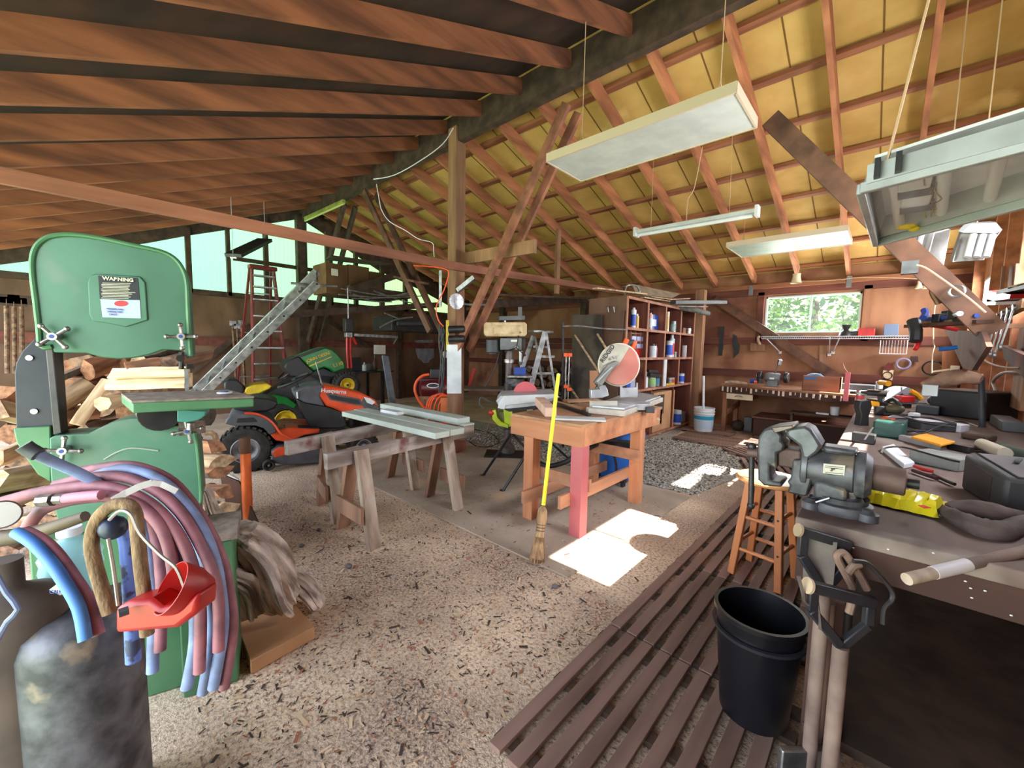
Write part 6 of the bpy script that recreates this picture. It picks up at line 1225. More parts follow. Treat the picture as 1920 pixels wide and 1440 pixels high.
c_ = V_(1574, 960); z0 = zb; hh = V_(1574, 925).z - zb
m = MB(); m.lathe([(0, 0), (.074, 0), (.078, .012), (.073, .026), (.062, .03), (.064, .045), (.056, hh * .6), (.045, hh), (0, hh)], (c_.x, vy_ + .0, zb), n=36); m.build('swivel_base', DUST, r)
for sx in (-1, 1):
    m = MB(); m.lathe([(0, 0), (.024, 0), (.024, .02), (.016, .025), (.012, .03), (0, .032)], (c_.x + sx * .062, vy_ - .045, zb), n=18); m.build('base_lug', DUST, r)
m = MB(); m.cyl(V_(1530, 942, -.06), V_(1556, 934, -.06), .004, n=8); m.build('lock_lever', STEEL, r)
m = MB(); m.cyl(V_(1410, 838), V_(1408, 946), .0085, n=12); m.ball(V_(1410, 837), .013, 10); m.ball(V_(1408, 948), .012, 10); m.build('handle_bar', mat('dark_steel', c(84, 82, 84), c(56, 54, 56), .5, .7, 14), r)
m = MB(); a = V_(1402, 848); b = V_(1422, 850); m.cyl(a, b, .015, n=14); m.build('screw_head', mat('rusty_brown_steel'), r)
pf = lambda x, y: V_(x, y, -.058)
m = MB(); m.poly([pf(1544, 869), (pf(1585, 873)), pf(1583, 892), pf(1543, 887)], .003, ny); m.build('maker_plate', mat('plate_cream', c(206, 200, 186), None, .6), r)
text('3"', 'lettering', V_(1561, 881, -.0586), (1, 0, 0), (0, 0, 1), .012, BLK, r, .0004)
m = MB()
for y_ in (873, 876, 885, 888): m.poly([V_(1547, y_, -.0583), V_(1581, y_ + 3.4, -.0583), V_(1581, y_ + 4.4, -.0583), V_(1547, y_ + 1, -.0583)], .0003, ny)
m.build('plate_lines', BLK, r, smooth=0)
# ---- bench clutter
def bbox(x0, y0, x1, y1, h, dp, name, m_, label, cat, rot=None, bevel=.004, z=zb, group=None):
    """box on the bench: lower front edge from pixel (x0,y0) to (x1,y1)"""
    a = PZ(x0, y0, z); b = PZ(x1, y1, z); u = (b - a); L_ = u.length; u.normalize(); n = V((-u.y, u.x, 0)); n = n if n.dot(V((FWD.x, FWD.y, 0))) > 0 else -n
    m = MB(); m.box((a + b) / 2 + n * dp / 2 + V((0, 0, h / 2 + .001)), (L_, dp, h), Matrix((u, n, V((0, 0, 1)) if u.cross(n).z > 0 else V((0, 0, 1)))).transposed()); return tag(m.build(name, m_, bevel=bevel), label, cat, group), a, b, n
bbox(1596, 829, 1640, 835, .05, .06, 'battery_pack', BLK, 'small black battery pack on the workbench near the vise', 'battery')
bbox(1634, 818, 1693, 826, .09, .12, 'green_case', mat('dark_green_case', c(34, 74, 66), c(28, 60, 54), .45, 0, 6), 'dark green plastic tool case on the workbench', 'case', bevel=.012)
r = E('organizer', PZ(1735, 840, zb), 'clear and yellow parts organizer lying on the workbench', 'organizer')
m = MB(); a, b, cc, d_ = PZ(1684, 826, zb), PZ(1763, 846, zb), PZ(1790, 838, zb), PZ(1712, 820, zb); m.poly([p + V((0, 0, .03)) for p in (a, b, cc, d_)], .029, (0, 0, 1)); m.build('clear_tray', mat('cloudy_plastic', c(170, 164, 166), c(140, 134, 136), .3), r, .003)
YO = mat('yellow_orange_plastic', c(240, 170, 40), c(226, 150, 30), .45)
m = MB(); a, b, cc, d_ = PZ(1708, 822, zb + .031), PZ(1764, 838, zb + .031), PZ(1790, 832, zb + .031), PZ(1735, 816, zb + .031); m.poly([p + V((0, 0, .012)) for p in (a, b, cc, d_)], .012, (0, 0, 1)); m.build('yellow_lid', YO, r, .003)
m = MB(); m.poly([p + V((0, 0, .022)) for p in (PZ(1653, 846, zb), PZ(1694, 880, zb), PZ(1714, 876, zb), PZ(1675, 840, zb))], .021, (0, 0, 1)); tag(m.build('white_block', WHT, bevel=.003), 'white pointed trim block lying beside the grey box', 'block')
bbox(1703, 866, 1797, 886, .05, .13, 'grey_box', mat('grey_case', c(140, 142, 138), c(116, 118, 116), .6), 'flat grey steel box behind the dark radio on the bench', 'box')
# dark radio / tool case
r = E('radio', PZ(1860, 930, zb), 'big dark dusty portable radio at the right edge of the workbench', 'radio')
DR = mat('radio_dark', c(62, 62, 64), c(44, 44, 50), .6, 0, 6, extra=(c(84, 74, 68), 3, .62))
a, b = PZ(1800, 915, zb), PZ(1876, 962, zb); u = (b - a).normalized(); n = V((-u.y, u.x, 0)); n = n if n.x > 0 else -n
hz = .105; m = MB(); L_ = (b - a).length
m.poly([a, b, b + V((0, 0, hz)), a + V((0, 0, hz + .02))], .5, -n); m.build('case', DR, r, .012)
m = MB(); m.poly([a + n * .03 + u * .01 + V((0, 0, hz + .024)), b + n * .03 - u * .01 + V((0, 0, hz + .006)), b + n * .3 - u * .01 + V((0, 0, hz + .006)), a + n * .3 + u * .01 + V((0, 0, hz + .024))], .004, (0, 0, 1)); m.build('top_panel', mat('radio_top', c(96, 90, 92), c(76, 70, 72), .6), r)
for t, s_ in ((.3, .05), (.6, .05)):
    m = MB(); p = a.lerp(b, t) + n * .09 + V((0, 0, hz + .03 - .018 * t)); m.bar(p - u * .03 + n * .02, p + u * .03 - n * .01, .012, .005); m.build('slot', BLK, r)
m = MB(); m.poly([a.lerp(b, .18) + V((0, 0, .02)) - n * .001, a.lerp(b, .75) + V((0, 0, .02)) - n * .001, a.lerp(b, .75) + V((0, 0, .09)) - n * .001, a.lerp(b, .18) + V((0, 0, .095)) - n * .001], .002, -n); m.build('speaker_front', BLK, r)
r = E('pliers', PZ(1740, 885, zb), 'pliers with one red and one dark grip on the workbench', 'pliers')
m = MB(); m.tube([PZ(1715, 874, zb + .012), PZ(1730, 880, zb + .012), PZ(1750, 884, zb + .012)], .007, 8, 3); m.build('red_grip', RED, r); m = MB(); m.tube([PZ(1712, 882, zb + .012), PZ(1735, 890, zb + .012), PZ(1758, 897, zb + .012)], .007, 8, 3); m.build('dark_grip', mat('dark_red_grip', c(70, 40, 48), None, .5), r); m = MB(); m.tube([PZ(1750, 890, zb + .01), PZ(1775, 902, zb + .01), PZ(1790, 908, zb + .01)], .006, 8, 2); m.build('jaws', BLKM, r)
# yellow bag
r = E('yellow_bag', PZ(1690, 960, zb), 'crumpled bright yellow plastic bag with a red diamond behind the vise', 'bag')
YB = mat('bag_yellow', c(232, 218, 30), c(206, 190, 28), .35, 0, 9, bump=.3)
q = random.Random(2); A0, A1, A2, A3 = PZ(1618, 943, zb), PZ(1757, 976, zb), PZ(1775, 945, zb), PZ(1650, 925, zb); m = MB(); nx_, ny_ = 22, 9; vs = []
for j in range(ny_ + 1):
    for i in range(nx_ + 1):
        s_, t = i / nx_, j / ny_; p = (A0.lerp(A1, s_)).lerp(A3.lerp(A2, s_), t); h = .045 * math.sin(math.pi * min(1, t * 1.15 + .02)) ** .5 if 0 < t < 1 else .004
        if i in (0, nx_): h = .006
        vs.append(p + V((q.uniform(-.004, .004), q.uniform(-.004, .004), h * (1 + q.uniform(-.12, .12)) + .002)))
m.add(vs, [(j * (nx_ + 1) + i, j * (nx_ + 1) + i + 1, (j + 1) * (nx_ + 1) + i + 1, (j + 1) * (nx_ + 1) + i) for j in range(ny_) for i in range(nx_)])
m.add([A0, A1, A2, A3], [(0, 1, 2, 3)]); m.build('bag', YB, r, 0, 30)
o = PZ(1733, 949, zb + .05); m = MB(); m.poly([o + V((-.012, 0, 0)), o + V((0, -.012, -.001)), o + V((.013, 0, 0)), o + V((0, .012, 0))], .002, (0, 0, 1)); m.build('red_diamond', mat('diamond_red', c(200, 40, 30), None, .5), r)
# dark rag
q = random.Random(9); r = E('leather_glove', PZ(1840, 985, zb), 'dark brown crumpled leather glove in front of the radio', 'glove')
m = MB(); GL = mat('glove_dark', c(98, 82, 78), c(58, 48, 48), .85, 0, 14, bump=.4)
m.tube([PZ(1772, 956, zb + .02), PZ(1800, 975, zb + .015), PZ(1840, 992, zb + .015), PZ(1880, 996, zb + .018), PZ(1935, 975, zb + .02)], lambda t: .016 + .012 * math.sin(t * 3.1), 12, 4)
m.tube([PZ(1780, 952, zb + .03), PZ(1820, 952, zb + .035), PZ(1870, 962, zb + .03), PZ(1930, 970, zb + .02)], lambda t: .012 + .012 * math.sin(t * 3.1), 12, 4); m.jitter(.003, 4); m.build('cuff', GL, r)
m = MB(); m.poly([PZ(x, y, zb + .012) for x, y in [(1785, 958), (1830, 956), (1880, 970), (1880, 990), (1835, 986), (1800, 972)]], .01, (0, 0, 1)); m.build('palm', BLK, r)
# taped handle
r = E('taped_stick', PZ(1800, 1060, zb), 'round wooden handle with white tape jutting over the bench edge', 'handle')
h0 = PY(1700, 1086, 1.2); h1 = PZ(1935, 1030, zb + .016); HW = woodm('old_handle', c(150, 126, 114), c(110, 90, 82), 'N', 8, .1)
m = MB(); m.cyl(h0.lerp(h1, .47), h1 + (h1 - h0) * .5, .012, n=16); m.build('shaft', HW, r); m = MB(); m.cyl(h0.lerp(h1, .2), h0.lerp(h1, .47), .0135, n=16); m.build('white_tape', mat('tape_white', c(214, 208, 214), c(196, 190, 196), .6), r); m = MB(); m.cyl(h0, h0.lerp(h1, .2), .0125, n=16); m.build('wrapped_end', mat('wrapped', c(196, 176, 158), c(160, 140, 124), .8, 0, 30), r)
# farther clutter on the bench
bbox(1705, 798, 1800, 812, .045, .1, 'white_carton', mat('white_card', c(206, 202, 210), None, .7), 'long low white carton on the workbench behind the green case', 'carton')
bbox(1660, 795, 1702, 800, .05, .14, 'clear_bag', mat('grey_bag', c(150, 156, 176), c(120, 126, 144), .4, 0, 10), 'bluish clear plastic bag beside the long white carton', 'bag', bevel=.015)
r = E('power_drill', PZ(1632, 792, zb), 'black and yellow cordless drill standing on the workbench', 'drill')
dpl = FP((PZ(1630, 800, zb) - CAMP).dot(FWD)); m = MB(); m.poly([dpl.p(x, y) for x, y in [(1614, 752), (1634, 750), (1636, 762), (1630, 780), (1630, 800), (1612, 800), (1616, 778), (1612, 765)]], .05, dpl.n); m.build('body', BLK, r, .006); m = MB(); m.poly([dpl.p(x, y, .004) for x, y in [(1634, 752), (1650, 754), (1650, 762), (1636, 762)]], .05, dpl.n); m.build('gear_case', YO, r, .004); m = MB(); m.cyl(dpl.p(1650, 757, -.02), dpl.p(1662, 758, -.02), .016, .01, 12); m.build('chuck', BLKM, r)
for i, (x0, y0, x1, y1, h, d_, mm, lb, ct) in enumerate([
    (1650, 792, 1672, 795, .04, .07, ORANGE, 'small orange plastic case behind the green one', 'case'), (1700, 786, 1712, 788, .05, .06, WHT, 'small white block left of the black coil of tools', 'block'),
    (1716, 776, 1760, 780, .07, .16, DGREY, 'grey black sander body before the black toolbox', 'sander'), (1640, 778, 1665, 780, .07, .08, BLK, 'black tool body behind the cordless drill', 'tool'),
    (1700, 828, 1768, 830, .03, .1, BLK, 'black tangle of tools between green case and radio', 'tools'), (1800, 822, 1850, 830, .035, .1, W_DARK, 'dark slab of wood behind the radio', 'wood')]):
    bbox(x0, y0, x1, y1, h, d_, 'bench_item', mm, lb, ct, bevel=.01)
r = E('circular_saw', PZ(1690, 765, zb), 'circular saw with a grey curved guard and red label on the workbench', 'saw')
dq = FP((PZ(1690, 765, zb) - CAMP).dot(FWD)); o = dq.p(1690, 753); m = MB(); R1 = (dq.p(1690, 725) - o).length
pts = [o + dq.u * R1 * math.cos(math.radians(a)) * 1.15 + dq.v * R1 * math.sin(math.radians(a)) for a in range(0, 181, 12)] + [o - dq.u * R1 * .75, o + dq.v * R1 * .55, o + dq.u * R1 * .75]
m.poly(pts, .06, dq.n); m.build('guard', mat('guard_grey', c(170, 172, 184), c(140, 142, 152), .4, .3), r, .004); m = MB(); m.box(o + dq.n * .02 + dq.v * R1 * .2, (.13, .08, .06), .75); m.build('motor', RED, r, .01); m = MB(); m.box(o - dq.v * .015 * 0 + V((0, 0, -R1 * .05)), (.3, .14, .012), .75); m.build('base_plate', STEEL, r); m = MB(); m.tube([dq.p(1706, 733), dq.p(1716, 738), dq.p(1726, 748)], .022, 8, 2); m.build('yellow_handle', YO, r)
# black tool chest with towel
bc, a, b, n = bbox(1740, 776, 1846, 790, .2, .34, 'black_toolbox', mat('toolbox_black', c(24, 24, 30), c(34, 34, 40), .4, 0, 4), 'large black toolbox on the workbench with a cloth above it', 'toolbox', bevel=.012)
zt2 = zb + .202
bbox(1728, 742, 1758, 744, .07, .1, 'white_box', WHM, 'small white carton on the left of the black toolbox', 'carton', z=zt2 - .0)
q = random.Random(3); m = MB(); a = FP(2.6).p(1728, 722); b = FP(2.4).p(1840, 712); m.tube([a, a.lerp(b, .3) + V((0, 0, .015)), a.lerp(b, .65) + V((0, 0, .03)), b], lambda t: .012 + .035 * math.sin(min(1, t + .05) * 2.6), 12, 4); m.jitter(.006, 2); tag(m.build('cloth', mat('brown_cloth', c(170, 132, 112), c(128, 96, 82), .9, 0, 12)), 'brown cloth lying over the top of the black toolbox', 'cloth')
m = MB(); p = PZ(1842, 800, zb); m.cyl(p, PD(1840, 707, (p - CAMP).dot(FWD)), .016, n=14); tag(m.build('grey_pipe', DGREY), 'upright dark grey pipe on the workbench right of the black toolbox', 'pipe')
r = E('junction_box', PX(1865, 825, RX - .25), 'grey metal junction box with a cord at the back of the workbench', 'junction box'); m = MB(); a = PX(1851, 826, RX - .25); b = PX(1880, 790, RX - .25); m.box2((RX - .25, min(a.y, b.y), zb), (RX - .16, max(a.y, b.y), max(a.z, b.z))); m.build('box', GREY, r, .004)
m = MB(); m.tube([PX(*p, RX - .15) for p in [(1865, 790), (1866, 760), (1868, 735), (1862, 715), (1880, 700), (1912, 697)]], .012, 8, 4); m.build('conduit', mat('conduit_tan', c(140, 124, 112), None, .6), r)
m = MB(); m.box2((RX - .13, PX(1920, 700, RX - .13).y - .0, .95), (RX - .09, PX(1900, 700, RX - .13).y, 1.5)); tag(m.build('wall_upright', W_POST), 'pale upright board on the end wall at the right edge', 'board', kind='structure')
m = MB(); m.tube([PX(*p, RX - .2) for p in [(1826, 655), (1850, 678), (1880, 688), (1912, 690)]], .007, 6, 4); tag(m.build('sagging_lead', mat('cord_tan')), 'thin tan cord sagging right of the wrenches', 'cord')
m = MB(); m.cyl(PZ(1840, 832, zb + .035), PZ(1885, 850, zb + .035), .025, n=16); tag(m.build('paper_roll', mat('roll_cream', c(190, 180, 160), None, .8)), 'cream paper roll behind the radio', 'roll'); m = MB(); m.tube([PZ(1880, 842, zb + .03), PZ(1900, 850, zb + .03), PZ(1935, 860, zb + .03)], .028, 10, 2); tag(m.build('green_sock', mat('sock_green', c(70, 88, 70), c(54, 66, 58), .9, 0, 14)), 'dark green rolled cloth at the right edge behind the radio', 'cloth')
for i, pts in enumerate([[(1652, 850), (1660, 840), (1690, 838), (1730, 848), (1780, 862), (1800, 866)], [(1700, 802), (1730, 812), (1760, 800), (1800, 790), (1835, 800)], [(1620, 826), (1650, 790), (1700, 785), (1740, 795), (1790, 800)]]):
    m = MB(); m.tube([PZ(x, y, zb + .05 * (i > 0) + .056 * (i == 0)) for x, y in pts], .004, 6, 4); tag(m.build('thin_cable', BLK), ['black cord running over the grey box to the radio', 'black cord over the long white carton', 'black cord behind the cordless drill'][i], 'cord')
# ---- tools hung on the end wall
r = E('wrench_rack', PX(1880, 590, RX - .3), 'pale wooden rack strip carrying the row of wrenches', 'rack')
XR = RX - .32; a = PX(1842, 612, XR); b = PX(1925, 568, XR); m = MB(); m.bar(a, b, .03, .045); m.build('strip', W_POST, r)
for p in (a, b): m = MB(); m.bar(p, p + V((.3, 0, 0)), .03, .03); m.build('arm', W_POST, r)
for k in range(9):
    t = .06 + k * .108; p = a.lerp(b, t) + V((-.025, 0, -.01)); L_ = .2 + .012 * (k % 4); e_ = p + V((-.03, 0, -L_)); rr = E('wrench', p, ['smallest shiny wrench at the far end of the rack', 'second wrench from the far end of the rack', 'third wrench from the far end of the rack', 'fourth wrench from the far end of the rack', 'middle wrench of the hanging row', 'fourth wrench from the near end of the rack', 'third wrench from the near end of the rack', 'second wrench from the near end of the rack', 'wrench hanging nearest the camera on the rack'][k], 'wrench', 'chrome wrenches hanging in a row')
    CH_ = mat('chrome', c(210, 212, 216), c(180, 182, 186), .25, .9, 10); m = MB(); m.bar(p, e_, .013, .007, (1, 0, 0)); m.build('shank', CH_, rr); m = MB(); m.lathe([(.008, -.005), (.017, -.005), (.017, .005), (.008, .005), (.008, -.005)], p, (1, 0, .1), 14); m.build('ring_end', CH_, rr); m = MB(); m.lathe([(.007, -.005), (.019, -.005), (.019, .005), (.007, .005), (.007, -.005)], e_, (1, 0, .1), 14); m.build('jaw_end', CH_, rr)
XR2 = RX - .45
m = MB(); m.poly([PX(x, y, XR2 - .0) for x, y in [(1772, 618), (1840, 622), (1850, 650), (1822, 694), (1805, 690)]], .02, (-1, 0, 0)); tag(m.build('brown_board', BRN), 'dark brown slanting board below the bar clamps on the end wall', 'board')
r = E('tool_shelf', PX(1790, 620, RX - .3), 'narrow ledge carrying the coloured clamps beside the brace foot', 'shelf'); m = MB(); pa = FP(2.75).p(1708, 612); pb_ = FP(2.2).p(1848, 603); m.bar(pa, pb_, .08, .02); m.build('ledge', BRN, r); m = MB(); m.bar(pb_, PX(1862, 600, RX - .09), .06, .02); m.build('bracket', BRN, r)
for i, (x0, y0, x1, y1, mm, rr_, lb) in enumerate([(1722, 599, 1832, 592, mat('clamp_blue', c(40, 64, 140), None, .4), .012, 'blue pipe clamp lying on the ledge'), (1728, 606, 1840, 600, WOODS[1], .016, 'orange brown wooden handled clamp on the ledge'), (1768, 592, 1800, 588, WHM, .014, 'pale grey clamp bar over the blue one')]):
    rt = E('pipe_clamp', FP(2.6).p(x0, y0), lb, 'clamp'); m = MB(); A_2 = FP(2.7).p(x0, y0, .03); B_2 = FP(2.25).p(x1, y1, .03); m.cyl(A_2, B_2, rr_, n=10); m.build('bar', mm, rt); m = MB(); m.box(A_2.lerp(B_2, .4), (.05, .05, .05), .7); m.box(A_2.lerp(B_2, .75), (.045, .045, .05), .7); m.build('head', BLK, rt, .004)
for i, (p, q_, w, mm, lb) in enumerate([((1712, 600), (1716, 640), .05, BLKM, 'black C clamp hanging at the left end of the ledge'), ((1722, 630), (1716, 655), .02, RED, 'red handled tool hanging below the left end of the ledge'), ((1745, 610), (1795, 618), .02, RED, 'red gripped clamp screw under the ledge'), ((1760, 655), (1795, 651), .02, BLUE, 'bright blue gripped tool hanging before the end wall'), ((1733, 582), (1731, 596), .03, DBLUE, 'dark blue small can standing on the ledge')]):
    m = MB(); A_2 = FP(2.6).p(*p, .05); B_2 = FP(2.55).p(*q_, .05); m.tube([A_2, (A_2 + B_2) / 2 + V((.008, 0, 0)), B_2], w / 1.6, 8, 2); tag(m.build('hung_tool', mm), lb, 'tool')
m = MB(); m.tube([FP(2.5).p(*p) for p in [(1832, 583), (1838, 577), (1843, 585), (1840, 597), (1828, 600)]], .005, 6, 4); tag(m.build('white_wire_coil', WHT), 'small coil of white wire at the foot of the wide brace', 'wire')
m = MB(); m.tube([FP(3.4).p(*p) for p in [(1762, 510), (1755, 560), (1750, 600), (1750, 640), (1752, 650), (1748, 665), (1747, 700)]], .005, 6, 2); tag(m.build('pull_string', mat('string', c(206, 170, 140), None, .8)), 'pale pull string hanging before the window wall', 'string')
for i, (pts, mm, lb) in enumerate([([(1850, 545), (1895, 552), (1893, 560), (1850, 566)], RED, 'bright red toolbox lid on the end wall sill'), ([(1848, 560), (1868, 566), (1866, 572), (1846, 572)], WHT, 'white crumpled item beside the red lid'), ([(1868, 545), (1925, 530), (1925, 540), (1868, 552)], DGREY, 'dark flat stack over the red lid'), ([(1890, 537), (1925, 528), (1925, 532), (1890, 542)], WOODS[3], 'pale board on top of the dark stack at the right edge')]):
    m = MB(); m.poly([PX(x, y, RX - .3) for x, y in pts], .16, (-1, 0, 0)); tag(m.build('sill_item', mm), lb, 'box')
for i, (x, y0, y1) in enumerate([(1882, 500, 545), (1896, 500, 540), (1908, 495, 535)]):
    m = MB(); m.bar(PX(x, y0, RX - .12), PX(x - 4, y1, RX - .12), .035, .02, (1, 0, 0)); tag(m.build('upright_board', [W_POST, W_DARK, W_BRACE][i]), ['tan board standing against the end wall beside its window', 'dark board standing next to the tan one by the window', 'reddish board standing nearest the right edge'][i], 'board')
m = MB(); m.poly([PX(x, y, RX - .2) for x, y in [(1880, 648), (1925, 668), (1925, 715), (1882, 672)]], .03, (-1, 0, 0)); tag(m.build('brown_board', BA), 'brown board piece right of the wrenches', 'board')
# ================================================================ grinder bench on the window wall
r = E('grinder_bench', (-1.1, 7.4, 0), 'wall bench with whitish tick marks along its front edge', 'bench')
g0, g1 = V((-1.93, 7.08, .79)), V((-.2, 6.72, .79))
m = MB(); m.poly([g0, g1, V((-.16, 7.88, .79)), V((-1.93, 7.88, .79))], .03, (0, 0, 1)); m.build('bench_top', W_PLY, r, .002)
m = MB(); m.bar(g0 + V((0, .01, -.075)), g1 + V((0, .01, -.075)), .03, .09); m.build('front_apron', BA, r, .002)
q = random.Random(5); TK = mat('tick_cream', c(226, 206, 186), None, .8)
for k in range(24):
    p = g0.lerp(g1, .02 + k * .041 + q.uniform(-.006, .006)) + V((0, -.012, -.073)); w = q.uniform(.006, .03); hh_ = q.uniform(.03, .085); m = MB(); m.box(p + V((0, 0, (.08 - hh_) / 2)), (w, .006, hh_), -.2); m.build('tick_mark', TK, r)
for x, y in ((-1.86, 7.12), (-1.86, 7.8), (-.4, 7.8)): m = MB(); m.box2((x - .03, y - .03, 0), (x + .03, y + .03, .76)); m.build('leg', W_PLY, r)
m = MB(); m.bar((-1.83, 7.15, .35), (-1.83, 7.85, .42), .02, .09); m.build('leg_brace', W_PLY, r)
CRM = mat('cream_paint', c(222, 204, 176), c(206, 186, 158), .6); a = PZ(1362, 738, .68); dr = E('drawer_unit', (a.x, 7.1, .66), 'cream fronted drawer under the left end of the wall bench', 'drawer')
m = MB(); a = PY(1362, 737, 7.02); b = PY(1410, 752, 7.0); m.box2((a.x, 7.03, b.z), (b.x, 7.05, min(a.z, .74))); m.build('drawer_front', CRM, dr, .002); m = MB(); m.box2((a.x + .01, 7.05, b.z + .01), (b.x - .01, 7.45, .735)); m.build('drawer_box', W_PLY, dr); m = MB(); m.tube([PY(1378, 744, 7.02), PY(1383, 742, 7.0), PY(1388, 743, 7.0), PY(1392, 745, 7.02)], .006, 6, 3); m.build('pull', KN, dr)
def onb(x, yp, w, d_, h, name, mm, label, cat, y=7.2, rot=0, bevel=.004, z=.792): p = PY(x, yp, y); m = MB(); m.box((p.x, y, z + h / 2), (w, d_, h), rot); return tag(m.build(name, mm, bevel=bevel), label, cat)
r = E('bench_grinder', (PY(1448, 712, 7.3).x, 7.3, .79), 'grey bench grinder with a lamp on the wall bench', 'bench grinder')
gx = PY(1449, 712, 7.3).x; gz = PY(1449, 708, 7.3).z
m = MB(); m.lathe([(0, -.1), (.06, -.1), (.075, -.07), (.075, .07), (.06, .1), (0, .1)], (gx, 7.3, gz), (1, 0, 0), 24); m.build('motor', GREY, r)
m = MB(); m.box((gx, 7.3, (gz + .79) / 2 - .02), (.14, .12, gz - .79 - .02)); m.box((gx, 7.3, .8), (.2, .16, .02)); m.build('pedestal', GREY, r, .006)
for s_ in (-1, 1):
    m = MB(); m.lathe([(0, 0), (.075, 0), (.085, .01), (.085, .04), (.075, .05), (0, .05)], (gx + s_ * .17 - .025, 7.3, gz + .01), (1, 0, 0), 24); m.build('wheel_guard', BLKM, r); m = MB(); m.cyl((gx + s_ * .17 - .01 + .03 * s_, 7.3, gz + .01), (gx + s_ * .17 + .036 * s_, 7.3, gz + .01), .07, n=24); m.build('grinding_wheel', KN, r)
m = MB(); m.box((gx, 7.218, gz - .01), (.06, .005, .025)); m.build('name_plate', WHM, r)
a = PY(1453, 700, 7.25); b = PY(1461, 680, 7.25); m = MB(); m.tube([a, a.lerp(b, .6), b], .009, 6, 2); m.lathe([(.0, 0), (.03, .0), (.032, .07), (0, .09)], b - V((0, 0, .03)), (0.2, 0, 1), 16); m.build('lamp', STEEL, r)
o = PY(1385, 716, 7.1); m = MB(); m.tube([(o.x - .2, 7.1, .815), (o.x - .1, 7.12, .83), (o.x, 7.1, .825), (o.x + .12, 7.1, .82)], lambda t: .014 + .014 * math.sin(t * 3), 10, 4); m.jitter(.004, 2); tag(m.build('rag', mat('rag_beige', c(190, 166, 144), c(150, 128, 110), .9, 0, 16)), 'beige rag at the left end of the wall bench', 'rag')
r = E('angle_grinder', PY(1418, 715, 7.15), 'blue and orange angle grinder between the rag and the bench grinder', 'angle grinder'); o = PY(1418, 714, 7.12); m = MB(); m.cyl(o + V((-.08, 0, -.01)), o + V((.03, 0, 0)), .03, n=12); m.build('body', DBLUE, r); m = MB(); m.cyl(o + V((-.02, -.035, -.015)), o + V((.02, -.035, -.015)), .02, n=10); m.build('orange_band', ORANGE, r); m = MB(); m.cyl(o + V((.05, 0, -.03)), o + V((.05, 0, .03)), .045, n=16); m.build('head', BLKM, r)
r = E('wood_crate', (PY(1538, 722, 6.9).x, 6.98, .79), 'shallow wooden crate with blue tape on the wall bench', 'crate'); a = PY(1502, 735, 6.88); b = PY(1578, 708, 6.88); m = MB(); m.box2((a.x, 6.9, .792), (b.x, 6.92, b.z)); m.box2((a.x, 7.1, .792), (b.x, 7.12, b.z)); m.box2((a.x, 6.9, .792), (a.x + .015, 7.12, b.z)); m.box2((b.x - .015, 6.9, .792), (b.x, 7.12, b.z)); m.box2((a.x, 6.9, .792), (b.x, 7.12, .8)); m.build('box', woodm('crate_wood', c(170, 110, 80), c(140, 86, 62), 'X', 6, .1), r); m = MB(); m.box2((a.x + .03, 6.895, b.z - .05), (a.x + .16, 6.899, b.z - .012)); m.build('blue_tape', mat('tape_blue', c(60, 96, 150), None, .6), r)
o = PY(1522, 705, 7.05); m = MB(); m.tube([PY(1508, 709, 7.03), PY(1520, 703, 7.03), PY(1535, 703, 7.03), PY(1543, 708, 7.03)], .02, 8, 4); tag(m.build('blue_cable_coil', mat('pale_blue_cable', c(130, 160, 190), None, .5)), 'pale blue coil of cable in the wooden crate', 'coil')
onb(1607, 735, .36, .3, .11, 'dark_case', DGREY, 'dark grey case on the wall bench beside the crate', 'case', 7.2, z=.792); onb(1590, 733, .16, .12, .04, 'white_book', PAPER, 'white papers in the sun before the dark case', 'papers', 6.95); onb(1627, 728, .14, .1, .05, 'cutting_guide', WHT, 'white plastic clutter lit by the sun on the bench corner', 'clutter', 6.9, .5, .012)
m = MB(); m.bar((PY(1590, 698, 6.66).x, 6.66, PY(1590, 698, 6.66).z), (PY(1585, 752, 6.66).x, 6.66, PY(1585, 752, 6.66).z), .05, .015, (0, 1, 0)); tag(m.build('pink_level', mat('pink_red_plastic', c(226, 110, 120), None, .5)), 'pink level hung upright on a cord at the wall bench front', 'level'); m = MB(); m.tube([PY(1590, 698, 6.66), PY(1584, 690, 6.9), PY(1581, 681, 7.9)], .003, 5, 2); tag(m.build('level_string', MATS['string']), 'thin cord holding the pink level', 'cord')
# lower chest and things under
r = E('low_chest', (-1.0, 7.4, 0), 'low reddish wooden chest on the floor under the wall bench', 'chest'); m = MB(); m.box2((-1.45, 7.15, 0), (-.25, 7.75, .3)); m.build('body', BA, r, .004); m = MB(); m.box2((-1.47, 7.12, .3), (-.23, 7.78, .325)); m.build('lid', woodm('chest_lid', c(150, 96, 74), c(120, 74, 58), 'X', 6, .1), r, .003)
o = PY(1565, 775, 6.95); r = E('white_cup', (o.x, 6.95, .79 * 0 + o.z), 'white sunlit cup on a small ledge below the wall bench', 'cup'); zl_ = PY(1565, 780, 6.95).z; m = MB(); m.lathe([(0, 0), (.045, 0), (.055, .11), (.05, .11), (.04, .01), (0, .01)], (o.x, 6.95, zl_ + .012), n=20); m.build('body', WHT, r)
m = MB(); m.box2((-.95, 6.85, zl_ - .01), (-.2, 7.1, zl_ + .01)); m.box2((-.95, 6.9, 0), (-.92, 7.0, zl_ - .01)); m.box2((-.25, 6.9, 0), (-.22, 7.0, zl_ - .01)); tag(m.build('small_ledge', W_DARK), 'small dark ledge below the wall bench carrying the cup', 'ledge')
m = MB(); m.box((PY(1543, 769, 6.95).x, 6.95, zl_ + .02), (.14, .1, .02)); tag(m.build('white_sheet', PAPER), 'sunlit white paper left of the white cup', 'paper')
